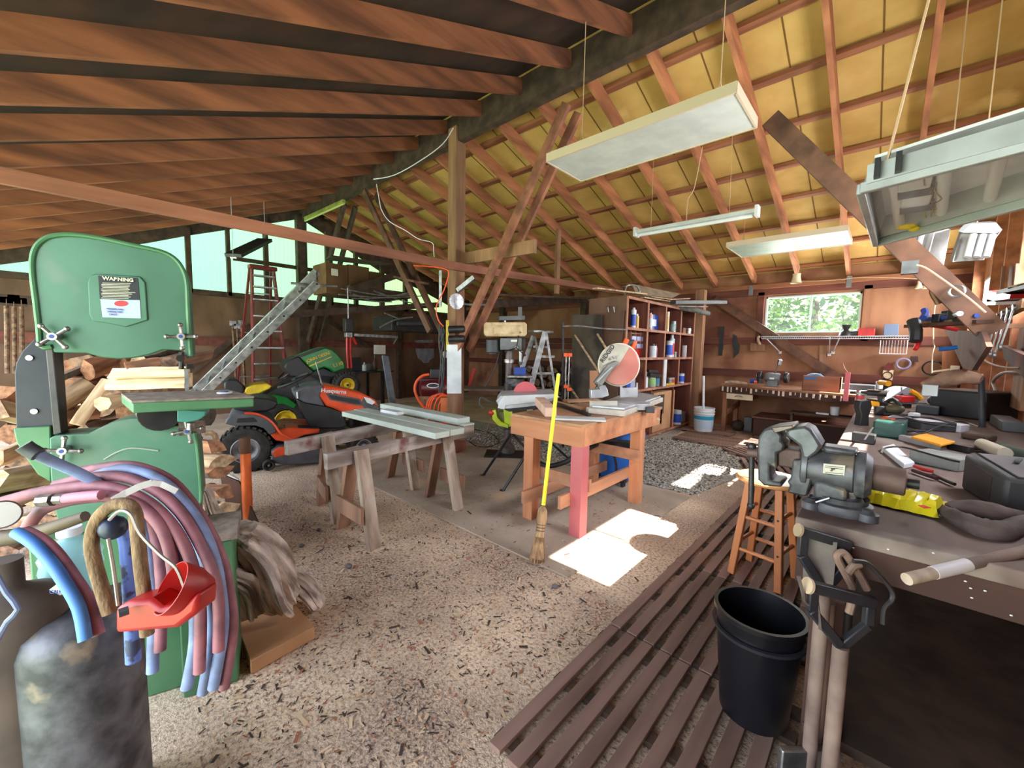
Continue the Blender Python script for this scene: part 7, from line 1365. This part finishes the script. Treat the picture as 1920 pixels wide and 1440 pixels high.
m = MB(); m.box((-1.62, 7.6, .12), (.12, .1, .24), .2); tag(m.build('stone_block', GREY, bevel=.01), 'grey upright block on the floor behind the bench leg', 'block'); m = MB(); m.ball((-1.75, 7.5, .09), (.1, .08, .09), 12); tag(m.build('dark_sack', W_DARK), 'dark rounded sack on the floor under the wall bench', 'sack')
# wire shelf
r = E('wire_shelf', (-.7, 7.75, 1.57), 'white coated wire shelf below the window', 'shelf'); a = PY(1428, 630, 7.62); b = PY(1706, 631, 7.62); zz = (a.z + b.z) / 2
m = MB(); 
for y in (7.62, 7.72, 7.82, 7.93): m.cyl((a.x, y, zz), (b.x, y, zz), .005, n=6)
m.cyl((a.x, 7.62, zz - .035), (b.x, 7.62, zz - .035), .005, n=6); m.build('long_wires', WHM, r)
m = MB(); x = a.x
while x < b.x: m.bar((x, 7.62, zz), (x, 7.94, zz), .004, .004); m.bar((x, 7.62, zz), (x, 7.62, zz - .035), .004, .004, (0, 1, 0)); x += .026
m.build('cross_wires', WHM, r, smooth=0)
for p, q_ in (((1438, 636), (1463, 661)), ((1556, 633), (1555, 665)), ((1574, 634), (1562, 661))):
    m = MB(); A_2 = PY(*p, 7.63); B_2 = PY(*q_, 7.93); m.bar(A_2, B_2, .012, .012); m.box(B_2, (.04, .02, .04)); m.build('bracket', WHM, r)
for i, (x0, x1, y0, mm, lb, ct) in enumerate([(1608, 1641, 618, RED, 'small red box on the wire shelf', 'box'), (1656, 1686, 610, mat('bin_blue_grey', c(98, 112, 136), None, .6), 'grey blue plastic bin on the wire shelf', 'bin')]):
    a = PY(x0, 628, 7.68); b = PY(x1, y0, 7.68); m = MB(); m.box2((a.x, 7.68, zz + .006), (b.x, 7.82, b.z + .02)); tag(m.build('shelf_box', mm, bevel=.006), lb, ct)
o = PY(1585, 628, 7.7); m = MB(); m.lathe([(0, 0), (.08, 0), (.07, .05), (.03, .09), (.05, .13), (.06, .16), (0, .16)], (o.x, 7.72, zz + .006), n=20); tag(m.build('black_funnel', BLK), 'black funnel shaped lamp on the wire shelf before the window', 'funnel'); onb(1602, 628, .12, .1, .07, 'black_pouch', BLK, 'black pouch beside the funnel on the wire shelf', 'pouch', 7.74, z=zz + .006, bevel=.02)
onb(1478, 628, .4, .06, .02, 'black_strip', BLK, 'black strip lying on the left of the wire shelf', 'strip', 7.85, z=zz + .006)
r = E('wire_basket', PY(1674, 650, 7.7), 'white wire basket hung under the right end of the wire shelf', 'basket'); a = PY(1649, 663, 7.66); b = PY(1702, 638, 7.66); m = MB()
for z in (a.z,): m.tube([(a.x, 7.66, z), (b.x, 7.66, z), (b.x, 7.9, z), (a.x, 7.9, z)], .006, 6, 0, True)
m.tube([(a.x, 7.66, b.z), (a.x, 7.66, a.z)], .006, 6, 0); m.tube([(b.x, 7.66, b.z), (b.x, 7.66, a.z)], .006, 6, 0)
for k in range(1, 9): x = a.x + (b.x - a.x) * k / 9; m.bar((x, 7.66, b.z), (x, 7.66, a.z), .004, .004, (0, 1, 0)); m.bar((x, 7.66, a.z), (x, 7.9, a.z), .004, .004)
m.build('wires', WHM, r, smooth=0)
# wall hung
def wallpoly(pts, name, mm, label, cat, y=7.9, th=.02): m = MB(); m.poly([PY(x, yy, y) for x, yy in pts], th, (0, -1, 0)); return tag(m.build(name, mm), label, cat)
wallpoly([(1349, 612), (1357, 612), (1356, 640), (1353, 667), (1347, 667), (1348, 640)], 'straight_tool', BLK, 'long straight black tool hung on the wall right of the square post', 'tool')
wallpoly([(1375, 626), (1381, 630), (1386, 648), (1384, 662), (1374, 672), (1376, 658), (1372, 640)], 'black_sickle', BLKM, 'curved dark blade hung beside the straight black tool', 'tool')
wallpoly([(1407, 643), (1434, 646), (1434, 658), (1407, 658)], 'wood_block', W_POST, 'wooden block on the wall at the left end of the wire shelf', 'block', 7.86, .06); m = MB(); m.tube([PY(1425, 646, 7.82), PY(1421, 636, 7.82), PY(1424, 630, 7.82)], .022, 10, 2); tag(m.build('pipe_elbow', mat('elbow_tan', c(200, 170, 146), None, .6)), 'tan pipe elbow on the wooden block', 'pipe')
r = E('outlet', PY(1543, 692, 7.9), 'black and cream wall outlet above the wall bench', 'outlet'); m = MB(); a = PY(1538, 701, 7.9); b = PY(1549, 685, 7.9); m.box2((a.x, 7.88, a.z), (b.x, 7.92, b.z)); m.build('plate', mat('outlet_cream', c(206, 190, 160), None, .5), r); m = MB(); m.box2((a.x + .03, 7.87, a.z + .03), (b.x - .03, 7.88, b.z - .03)); m.build('socket', BLK, r)
wallpoly([(1537, 632), (1549, 632), (1549, 690), (1536, 690)], 'wall_batten', W_POST, 'pale batten on the window wall above the outlet', 'batten', 7.93, .02)
wallpoly([(1656, 694), (1676, 694), (1673, 713), (1654, 708)], 'sanding_card', mat('card_cream', c(236, 208, 170), None, .8), 'cream card with a ring pinned on the wall over the bench corner', 'card', 7.9, .004); m = MB(); m.tube(MB().ring(PY(1664, 704, 7.89), (0, 1, 0), .05, 16), .006, 5, 1, True); tag(m.build('card_ring', W_DARK), 'dark ring in front of the cream card', 'ring'); wallpoly([(1656, 690), (1666, 679), (1676, 689), (1666, 697)], 'maroon_pad', mat('pad_maroon', c(112, 44, 40), None, .8), 'maroon pad over the cream card', 'pad', 7.89, .01)
wallpoly([(1707, 668), (1721, 668), (1722, 679), (1706, 678)], 'red_pouch', BA, 'dark red pouch with a white tag on the window wall', 'pouch', 7.88, .03)
o = PY(1694, 682, 7.88); m = MB(); m.tube(MB().ring(o, (0, 1, 0), .07, 16), .014, 6, 1, True); tag(m.build('tape_ring', mat('violet_grey', c(150, 140, 170), None, .4)), 'violet grey ring hung on the window wall left of the red pouch', 'ring')
m = MB(); m.tube(MB().ring(PY(1749, 690, 7.88), (0, .9, .3), .1, 18), .01, 6, 1, True); tag(m.build('belt_loop', BLK), 'dark oval belt hung before the window wall corner', 'belt')
m = MB(); m.bar(PY(1748, 697, 7.5), PY(1798, 690, 7.5), .03, .02); m.box(PY(1790, 690, 7.5), (.08, .06, .06)); tag(m.build('mallet', CRM), 'pale mallet lying in front of the window wall corner', 'mallet')
wallpoly([(1767, 655), (1800, 655), (1785, 860), (1760, 860)], 'corner_board', woodm('orange_board', c(180, 110, 62), c(150, 88, 50), 'Z', 5, .1), 'orange brown board standing in the window wall corner', 'board', 7.8, .02); wallpoly([(1802, 652), (1826, 652), (1832, 860), (1795, 860)], 'corner_board', W_DARK, 'dark board standing in the corner right of the orange one', 'board', 7.7, .02)
# conduit, sockets and wires under the eave
m = MB(); m.tube([PY(*p, 7.81) for p in [(1502, 527), (1530, 527), (1580, 524), (1600, 521), (1650, 520), (1722, 523)]], .006, 6, 3); tag(m.build('eave_cable', mat('string')), 'pale cable running along the top plate above the window', 'cable')
r = E('lamp_socket', PY(1492, 515, 7.0), 'cream pull lamp socket hung from a cord above the window', 'lamp socket'); o = PY(1493, 527, 7.0); m = MB(); m.lathe([(.07, 0), (.06, .02), (.045, .1), (.05, .13), (.0, .14)], o - V((0, 0, .03)), n=20); m.build('socket', CRM, r); m = MB(); m.tube([o + V((0, 0, .1)), PY(1498, 505, 7.0), PY(1497, 492, 7.0), PY(1488, 478, 7.0), PY(1486, 470, 7.0)], .006, 6, 3); m.build('cord', mat('string'), r)
for i, (x, y) in enumerate([(1723, 541), (1737, 541)]):
    o = PY(x, y, 7.8); m = MB(); m.lathe([(.04, 0), (.035, .03), (.02, .06), (.02, .1), (0, .1)], o, n=16); tag(m.build('lamp_socket', CRM), ['left of two cream sockets over the corner of the window wall', 'right of two cream sockets over the corner of the window wall'][i], 'lamp socket')
m = MB(); m.tube([PY(*p, YR - .2) for p in [(1718, 497), (1735, 502), (1765, 522), (1790, 540), (1820, 562), (1848, 586)]], .005, 6, 3); tag(m.build('brace_cable', mat('string')), 'pale cable stapled down the wide brace', 'cable')
m = MB(); m.box(PY(1706, 502, YR - .14), (.07, .05, .07), .0); tag(m.build('switch_box', GREY), 'grey electrical box on the lower edge of the wide brace', 'electrical box')
for i, (y) in enumerate((1,)): m = MB(); m.tube(MB().ring(PY(1794, 546, YR - .12), (0, 1, 0), .03, 14), .006, 6, 1, True); tag(m.build('metal_rings', STEEL), 'pair of pale rings on the wide brace', 'ring')
for i, (x, y, lb) in enumerate([(1318, 558, 'left strap on the top plate over the square post'), (1408, 545, 'strap on the top plate left of the window'), (1592, 528, 'strap on the top plate over the window')]):
    m = MB(); p = PY(x, y, 7.82); m.box(p, (.06, .012, .16)); tag(m.build('metal_strap', GREY), lb, 'strap')
m = MB(); m.tube([PY(*p, YR - .05) for p in [(1760, 570), (1756, 562), (1752, 556), (1748, 545), (1758, 538)]], .014, 8, 3); tag(m.build('faucet_pipe', mat('bronze', c(110, 80, 60), None, .5, .4)), 'bronze bent pipe hanging under the wide brace', 'pipe')
# ================================================================ foreground right: spades
GB = mat('grip_black', c(30, 32, 40), c(46, 46, 52), .45, 0, 10); GW = woodm('grip_wood', c(206, 180, 150), c(176, 150, 120), 'N', 6, .1)
def spade(p0, p1, d0, d1, dn, label, bw=.018):
    a = PD(*p0, d0); b = PD(*p1, d1); mid = (a + b) / 2; r = E('spade', (mid.x, mid.y, 0), label, 'spade'); u = (b - a).normalized()
    m = MB(); m.bar(a, b, bw * 1.1, bw * 1.3); m.build('grip_sleeve', GB, r, .003); m = MB(); m.cyl(a - u * .004, a + u * .002, bw * .95, n=18); m.build('wooden_end', GW, r)
    m = MB(); dwn = V((0, 0, -1)); e0 = mid + dwn * dn + u * .01
    for p in (a + u * .012, b - u * .012): m.bar(p, p + dwn * dn * .45 + u * (.0), .016, .022, u); m.bar(p + dwn * dn * .45, e0, .016, .022, u)
    m.build('yoke', GB, r, .003); m = MB(); m.cyl(e0, (e0.x, e0.y, .1), .017, n=14); m.build('shaft', HW, r); m = MB(); m.box((e0.x, e0.y, .12), (.16, .02, .24), .75); m.build('blade', STEEL, r, .004); return r
spade((1498, 994), (1594, 1023), 1.06, 1.05, .14, 'black D handled spade nearest the vise, in front of the bench apron')
spade((1516, 1098), (1640, 1130), .98, .98, .13, 'black D handled spade with a wooden grip end at the bottom edge', .02)
m = MB(); p = PD(1508, 1008, 1.17); q_ = PD(1566, 1060, 1.15); m.poly([PY(1508, 1003, 1.3), PY(1570, 1018, 1.3), PY(1562, 1100, 1.3), PY(1505, 1085, 1.3)], .02, (0, -1, 0))
for k in range(4, 8): pass
o = tag(m.build('grey_board', mat('weathered_grey_board', c(128, 118, 112), c(92, 82, 76), .9, 0, 10)), 'weathered grey board behind the upper spade handle', 'board')
r = E('harness_strap', PD(1585, 1080, 1.0), 'curved brown leather strap beside the spade handles', 'strap'); m = MB(); m.tube([PD(*p, 1.02) for p in [(1592, 1150), (1600, 1110), (1590, 1085), (1572, 1052), (1570, 1040), (1580, 1036), (1590, 1046), (1612, 1080), (1625, 1105)]], .009, 8, 4); m.tube([PD(*p, 1.0) for p in [(1590, 1075), (1600, 1062), (1612, 1058)]], .009, 8, 3); m.build('strap', mat('leather_brown', c(150, 122, 106), c(104, 82, 74), .7, 0, 14), r)
m = MB(); m.tube([PD(*p, .98) for p in [(1600, 1052), (1625, 1056), (1650, 1080), (1672, 1108), (1672, 1125), (1658, 1140), (1655, 1170)]], .0055, 8, 4); tag(m.build('iron_hook', mat('dark_steel')), 'dark bent iron rod curving right of the spade handles', 'rod')
m = MB(); m.tube([PD(*p, .98) for p in [(1497, 1080), (1505, 1110), (1510, 1130), (1525, 1133), (1530, 1120), (1535, 1150), (1538, 1180)]], .004, 6, 3); tag(m.build('steel_wire', STEEL), 'thin steel wire bent around the lower spade grip', 'wire')
r = E('shaft_bundle', PZ(1580, 1300, 0), 'dark upright shafts of garden tools behind the lower spade', 'tool shafts')
for i, x in enumerate((1545, 1556, 1590)): m = MB(); p = PD(x, 1150, 1.12); m.cyl((p.x, p.y, .0), p + V((0, 0, .03)), .011, n=10); m.build('shaft', [DGREY, HW, BLKM][i], r)
# ================================================================ ceiling lights
LW = mat('lamp_white', c(206, 208, 208), c(190, 192, 194), .5); LG = mat('lamp_pale_green', c(176, 190, 172), c(160, 176, 158), .5); LE = mat('lamp_edge', c(200, 180, 160), None, .5); TUBE = mat('tube_glass', c(224, 224, 230), None, .25); REF = mat('reflector', c(190, 190, 188), c(150, 146, 140), .3, .7, 6)
def roofz(y): return zr(y)
def flat_lamp(x0, x1, y0, y1, z, mm, label, cords):
    r = E('ceiling_light', ((x0 + x1) / 2, (y0 + y1) / 2, z), label, 'ceiling light'); m = MB(); m.box2((x0, y0, z), (x1, y1, z + .012)); m.build('lamp_panel', mm, r); m = MB()
    for a, b in (((x0, y0), (x1, y0)), ((x1, y0), (x1, y1)), ((x1, y1), (x0, y1)), ((x0, y1), (x0, y0))): m.bar((*a, z + .025), (*b, z + .025), .012, .06)
    m.build('frame', LE, r)
    for cx in cords: m = MB(); yc = (y0 + y1) / 2; m.tube([(cx, yc - .1, z + .05), (cx, yc, z + .22), (cx, yc + .1, z + .05)], .003, 5, 0); m.tube([(cx, yc, z + .22), (cx, yc, roofz(yc) + .1)], .003, 5, 0); m.build('hanging_cord', mat('string'), r)
    return r
A_1, B_1, C_1 = PZ(1025, 303, 2.66), PZ(1087, 340, 2.66), PZ(1283, 279, 2.66)
flat_lamp(A_1.x, A_1.x + 1.25, A_1.y, B_1.y, 2.66, LW, 'large flat white ceiling light nearest the centre post', (A_1.x + .15, A_1.x + 1.1))
A_1, B_1, C_1 = PZ(1362, 463, 2.62), PZ(1388, 485, 2.62), PZ(1590, 457, 2.62)
flat_lamp(A_1.x, PZ(1590, 436, 2.62).x, A_1.y, A_1.y + .75, 2.62, LG, 'flat greenish white ceiling light above the window wall', (A_1.x + .1, PZ(1590, 436, 2.62).x - .1))
r = E('strip_light', PZ(1305, 412, 2.66), 'slim white strip light with one tube in the middle of the roof slope', 'ceiling light'); a = PZ(1193, 436, 2.66); b = PZ(1420, 396, 2.66); m = MB(); m.bar(a, b, .09, .035); m.build('housing', WHM, r); m = MB(); m.cyl(a + (b - a) * .03 - V((0, 0, .035)), b - (b - a) * .03 - V((0, 0, .035)), .019, n=14); m.build('tube', TUBE, r)
for p in (a, b): m = MB(); m.box(p, (.03, .1, .1)); m.build('end_cap', WHT, r)
m = MB()
for t in (.14, .8): p = a.lerp(b, t); m.tube([p, (p.x - .05, p.y + .1, zr(p.y + .1) + .1)], .0025, 5, 0)
p = a.lerp(b, .46); m.tube([p, p + V((.0, 0, .25)), p + V((.06, 0, .35)), p + V((.12, 0, .75))], .005, 5, 3); m.build('hanging_cord', mat('string'), r)
# big open fixture
r = E('open_light_fixture', PZ(1760, 370, 1.78), 'big open grey light fixture with bare tubes and ballasts, top right', 'ceiling light')
zf = 1.77; a = PZ(1614, 354, zf); b = PZ(1642, 456, zf); a2 = a + (PZ(1920, 274, zf) - a) * 1.5; b2 = b + (PZ(1920, 382, zf) - b) * 1.35; FG = mat('fixture_grey', c(176, 180, 184), c(150, 152, 156), .45, .3, 6)
Q = lambda s_, t, h=0: (a.lerp(a2, s_)).lerp(b.lerp(b2, s_), t) + V((0, 0, h)); dpt = .09
m = MB(); m.bar(a, a2, .02, .03); m.bar(b, b2, .02, .03); m.bar(a, b, .02, .03); m.bar(a2, b2, .02, .03); m.build('lip_frame', FG, r, .003)
m = MB(); m.poly([Q(.05, .06, dpt), Q(.95, .06, dpt), Q(.95, .94, dpt), Q(.05, .94, dpt)], .008, (0, 0, -1)); m.build('pan', mat('pan_white', c(238, 236, 246), c(222, 220, 232), .2), r)
m = MB(); m.poly([a, a2, Q(.95, .06, dpt), Q(.05, .06, dpt)], .004, (0, -1, -.5)); m.poly([b, b2, Q(.95, .94, dpt), Q(.05, .94, dpt)], .004, (0, 1, -.5)); m.poly([a, b, Q(.05, .94, dpt), Q(.05, .06, dpt)], .004, (-1, 0, -.5)); m.poly([a2, b2, Q(.95, .94, dpt), Q(.95, .06, dpt)], .004, (1, 0, -.5)); m.build('side_walls', FG, r)
m = MB(); m.bar(Q(.03, -.015, .03), Q(1, -.015, .03), .008, .05); m.build('outer_flange', FG, r)
for k in range(2): m = MB(); m.box(Q(.08 + .1 * k, -.03, .035), (.012, .03, .05)); m.build('mount_clip', BLKM, r)
for s_ in (.15, .38, .6, .82): m = MB(); m.cyl(Q(s_, .07, .04), Q(s_, .93, .04), .016, n=14); m.build('tube', TUBE, r)
for k in range(2): m = MB(); m.box(Q(.25, .25 + .27 * k, .05), (.07, .13, .05)); m.build('ballast', WHT, r, .003); m = MB(); m.box(Q(.25, .38 + .27 * k, .055), (.08, .08, .06)); m.build('ballast_frame', BLK, r)
q = random.Random(4); m = MB()
for k in range(7): s_ = .29 + q.uniform(0, .07); m.tube([Q(s_ + q.uniform(-.02, .04), .12 + j * .15, .03 + q.uniform(-.01, .02)) for j in range(6)], .0022, 5, 3)
m.build('yellow_wires', mat('wire_yellow', c(180, 150, 70), c(110, 90, 70), .5), r)
m = MB(); m.ball(Q(.2, .86, .01), (.03, .02, .01), 8); m.ball(Q(.24, .96, .01), (.018, .015, .01), 8); m.build('wire_nuts', YEL, r)
m = MB(); m.poly([Q(.04, .05, .012), Q(.97, .05, .012), Q(.97, .95, .012), Q(.04, .95, .012)], .001, (0, 0, 1)); m.build('clear_cover', glassy('clear_cover_film', (.92, .94, 1, 1), .08, .13), r)
for s_ in (.12, .9):
    p = Q(s_, 0, .05); m = MB(); m.tube([p, (p.x + .06, p.y, zf + .5), (p.x + .08, p.y, zl(p.y) + .05)], .0035, 5, 0); m.build('hanging_cord', mat('string'), r)
# two hanging reflectors
for i, (pts, d_, lb) in enumerate([([(1690, 440), (1760, 425), (1783, 430), (1770, 498), (1745, 492), (1700, 460)], 2.6, 'dusty metal reflector lamp half hidden behind the big fixture'), ([(1805, 433), (1822, 419), (1868, 416), (1880, 430), (1862, 455), (1845, 488), (1786, 492), (1792, 470)], 2.3, 'dusty metal reflector lamp hung nearest the right edge')]):
    p0 = PD(pts[0][0], pts[0][1], d_); r = E('reflector_lamp', PD(*pts[3], d_), lb, 'ceiling light'); pl = FP(d_)
    nr = (pl.n + V((0, 0, -.55))).normalized(); m = MB(); vs = [PD(x, y, d_) for x, y in pts]; m.poly(vs, .02, nr); m.build('reflector', REF, r, .004); m = MB()
    for k in range(3): x0 = pts[0][0] + 14 + k * 18; m.cyl(PD(x0 + 6, 440 if i else 438, d_ - .06), PD(x0 - 6, 482, d_ - .06), .016, n=10)
    m.build('tube', TUBE, r); m = MB(); m.poly([PD(x, y, d_ - .02) for x, y in ([(1805, 436), (1820, 420), (1868, 417), (1879, 430), (1870, 437)] if i else [(1690, 441), (1760, 426), (1781, 430), (1760, 436)])], .03, nr); m.build('end_plate', WHM, r)
    m = MB(); tp2 = PD(pts[1][0] + 10, pts[1][1], d_); m.tube([tp2, (tp2.x, tp2.y, (zr(tp2.y) if tp2.y > YR else zl(tp2.y)) + .05)], .004, 5, 0); m.build('hanging_cord', mat('string'), r)
# ================================================================ more small tools on the far half of the workbench
def tool(i, x, y, kind, mm, label, cat, s=1.0, rot=0):
    p = PZ(x, y, zb); R = Matrix.Rotation(rot, 3, 'Z'); r = E(kind, (p.x, p.y, zb), label, cat); d = R @ V((0, 1, 0)); n = R @ V((1, 0, 0)); up = V((0, 0, 1))
    if kind == 'drill':
        m = MB(); m.cyl(p + up * .17 * s - d * .08 * s, p + up * .17 * s + d * .07 * s, .032 * s, n=14); m.build('motor_case', mm[0], r); m = MB(); m.bar(p + up * .15 * s - d * .03 * s, p + up * .03 * s - d * .05 * s, .035 * s, .045 * s, d); m.build('grip', mm[1], r, .006); m = MB(); m.box(p + up * .02 * s - d * .05 * s, (.07 * s, .11 * s, .04 * s), R); m.build('battery', mm[1], r, .005); m = MB(); m.cyl(p + up * .17 * s + d * .07 * s, p + up * .17 * s + d * .12 * s, .02 * s, .012 * s, 12); m.build('chuck', BLKM, r)
    elif kind == 'sander':
        m = MB(); m.box(p + up * .015, (.11 * s, .2 * s, .028), R); m.build('sole', mm[1], r, .003); m = MB(); m.ball(p + up * .065 * s, (.05 * s, .09 * s, .045 * s), 14, R); m.build('housing', mm[0], r); m = MB(); m.tube([p + up * .09 * s - d * .06 * s, p + up * .14 * s, p + up * .09 * s + d * .07 * s], .016 * s, 8, 3); m.build('handle', mm[1], r)
    elif kind == 'tin':
        m = MB(); m.lathe([(0, 0), (.04 * s, 0), (.04 * s, .09 * s), (0, .09 * s)], p, n=18); m.build('can', mm[0], r); m = MB(); m.lathe([(.0405 * s, .02 * s), (.0405 * s, .07 * s)], p, n=18); m.build('paper_label', mm[1], r)
    elif kind == 'hammer':
        m = MB(); m.cyl(p + up * .015 - d * .15 * s, p + up * .015 + d * .12 * s, .012 * s, n=10); m.build('handle', mm[0], r); m = MB(); m.bar(p + up * .018 + d * .12 * s - n * .06 * s, p + up * .018 + d * .12 * s + n * .05 * s, .028 * s, .028 * s); m.build('head', mm[1], r, .003)
    elif kind == 'tool_tray':
        m = MB(); m.box(p + up * .006, (.2 * s, .3 * s, .008), R)
        for sx, sy, w, l in ((.1, 0, .008, .3), (-.1, 0, .008, .3), (0, .15, .2, .008), (0, -.15, .2, .008)): m.box(p + R @ V((sx * s, sy * s, .03)), (w * s if w > .1 else w, l * s if l > .1 else l, .05), R)
        m.build('tray', mm[0], r); m = MB()
        for k in range(4): m.cyl(p + R @ V((-.07 * s + .045 * k * s, -.1 * s, .03)), p + R @ V((-.06 * s + .04 * k * s, .12 * s, .035)), .008, n=8)
        m.build('bits', mm[1], r)
    return r
tool(0, 1655, 745, 'drill', (YO, BLK), 'yellow cordless drill at the far end of the workbench', 'drill', .9, .5)
tool(0, 1640, 768, 'drill', (BLKM, BLK), 'black drill lying between the cordless drill and the circular saw', 'drill', .8, 1.6)
tool(0, 1672, 780, 'sander', (mat('tool_olive', c(92, 84, 60), None, .5), BLK), 'olive brown palm sander behind the cordless drill', 'sander', .9, .9)
tool(0, 1760, 768, 'sander', (DGREY, BLK), 'dark grey belt sander against the black toolbox', 'sander', 1.2, -.6)
tool(0, 1612, 752, 'tin', (SIL, LBR), 'small tin with a reddish label at the bench corner', 'tin', .8)
tool(0, 1648, 729, 'tin', (WHT, LBW), 'white tin lit by the sun at the bench corner', 'tin', 1)
tool(0, 1625, 741, 'hammer', (WOODS[0], BLKM), 'hammer lying at the sunlit bench corner', 'hammer', 1, 1.2)
tool(0, 1690, 812, 'hammer', (BLK, STEEL), 'black handled hammer between the green case and the organizer', 'hammer', .8, 2.2)
tool(0, 1835, 845, 'hammer', (WOODS[2], BLKM), 'brown handled mallet behind the radio', 'hammer', 1, 2.4)
tool(0, 1735, 802, 'tool_tray', (DGREY, STEEL), 'grey tray of steel bits in front of the black toolbox', 'tray', .8, .4)
tool(0, 1665, 762, 'tool_tray', (W_DARK, YO), 'dark tray with yellow bits before the circular saw', 'tray', .8, .9)
tool(0, 1668, 800, 'tin', (ORANGE, BLK), 'small orange pot beside the green case', 'pot', .6)
r = E('dark_strip_light', PX(470, 462, -6.8), 'grey strip light hung before the translucent panels left of the post', 'ceiling light'); a = PX(437, 479, -6.8); b = PX(497, 450, -7.6); m = MB(); m.bar(a, b, .22, .05); m.build('housing', DGREY, r, .004); m = MB(); m.bar(a + V((.0, 0, -.03)), b + V((0, 0, -.03)), .08, .02); m.build('tube_cover', ALU, r)
for p in (a, b): m = MB(); m.tube([p, (p.x, p.y, zl(p.y) + .05)], .004, 5, 0); m.build('hanging_wire', WHM, r)
r = E('green_lit_strip_light', PY(605, 393, YR - .1), 'strip light under the far end of the ridge, green light put into its colour', 'ceiling light'); a = PY(572, 410, YR - .12); b = PY(645, 377, YR - .12); m = MB(); m.bar(a, b, .05, .05); m.build('housing', mat('green_lit_enamel', c(170, 176, 90), c(130, 136, 66), .5), r, .003); m = MB(); m.cyl(a - V((0, 0, .04)), b - V((0, 0, .04)), .018, n=10); m.build('tube', mat('green_lit_tube', c(196, 200, 120), None, .4), r)  # green light falling on the bar is put into its yellow-green colours
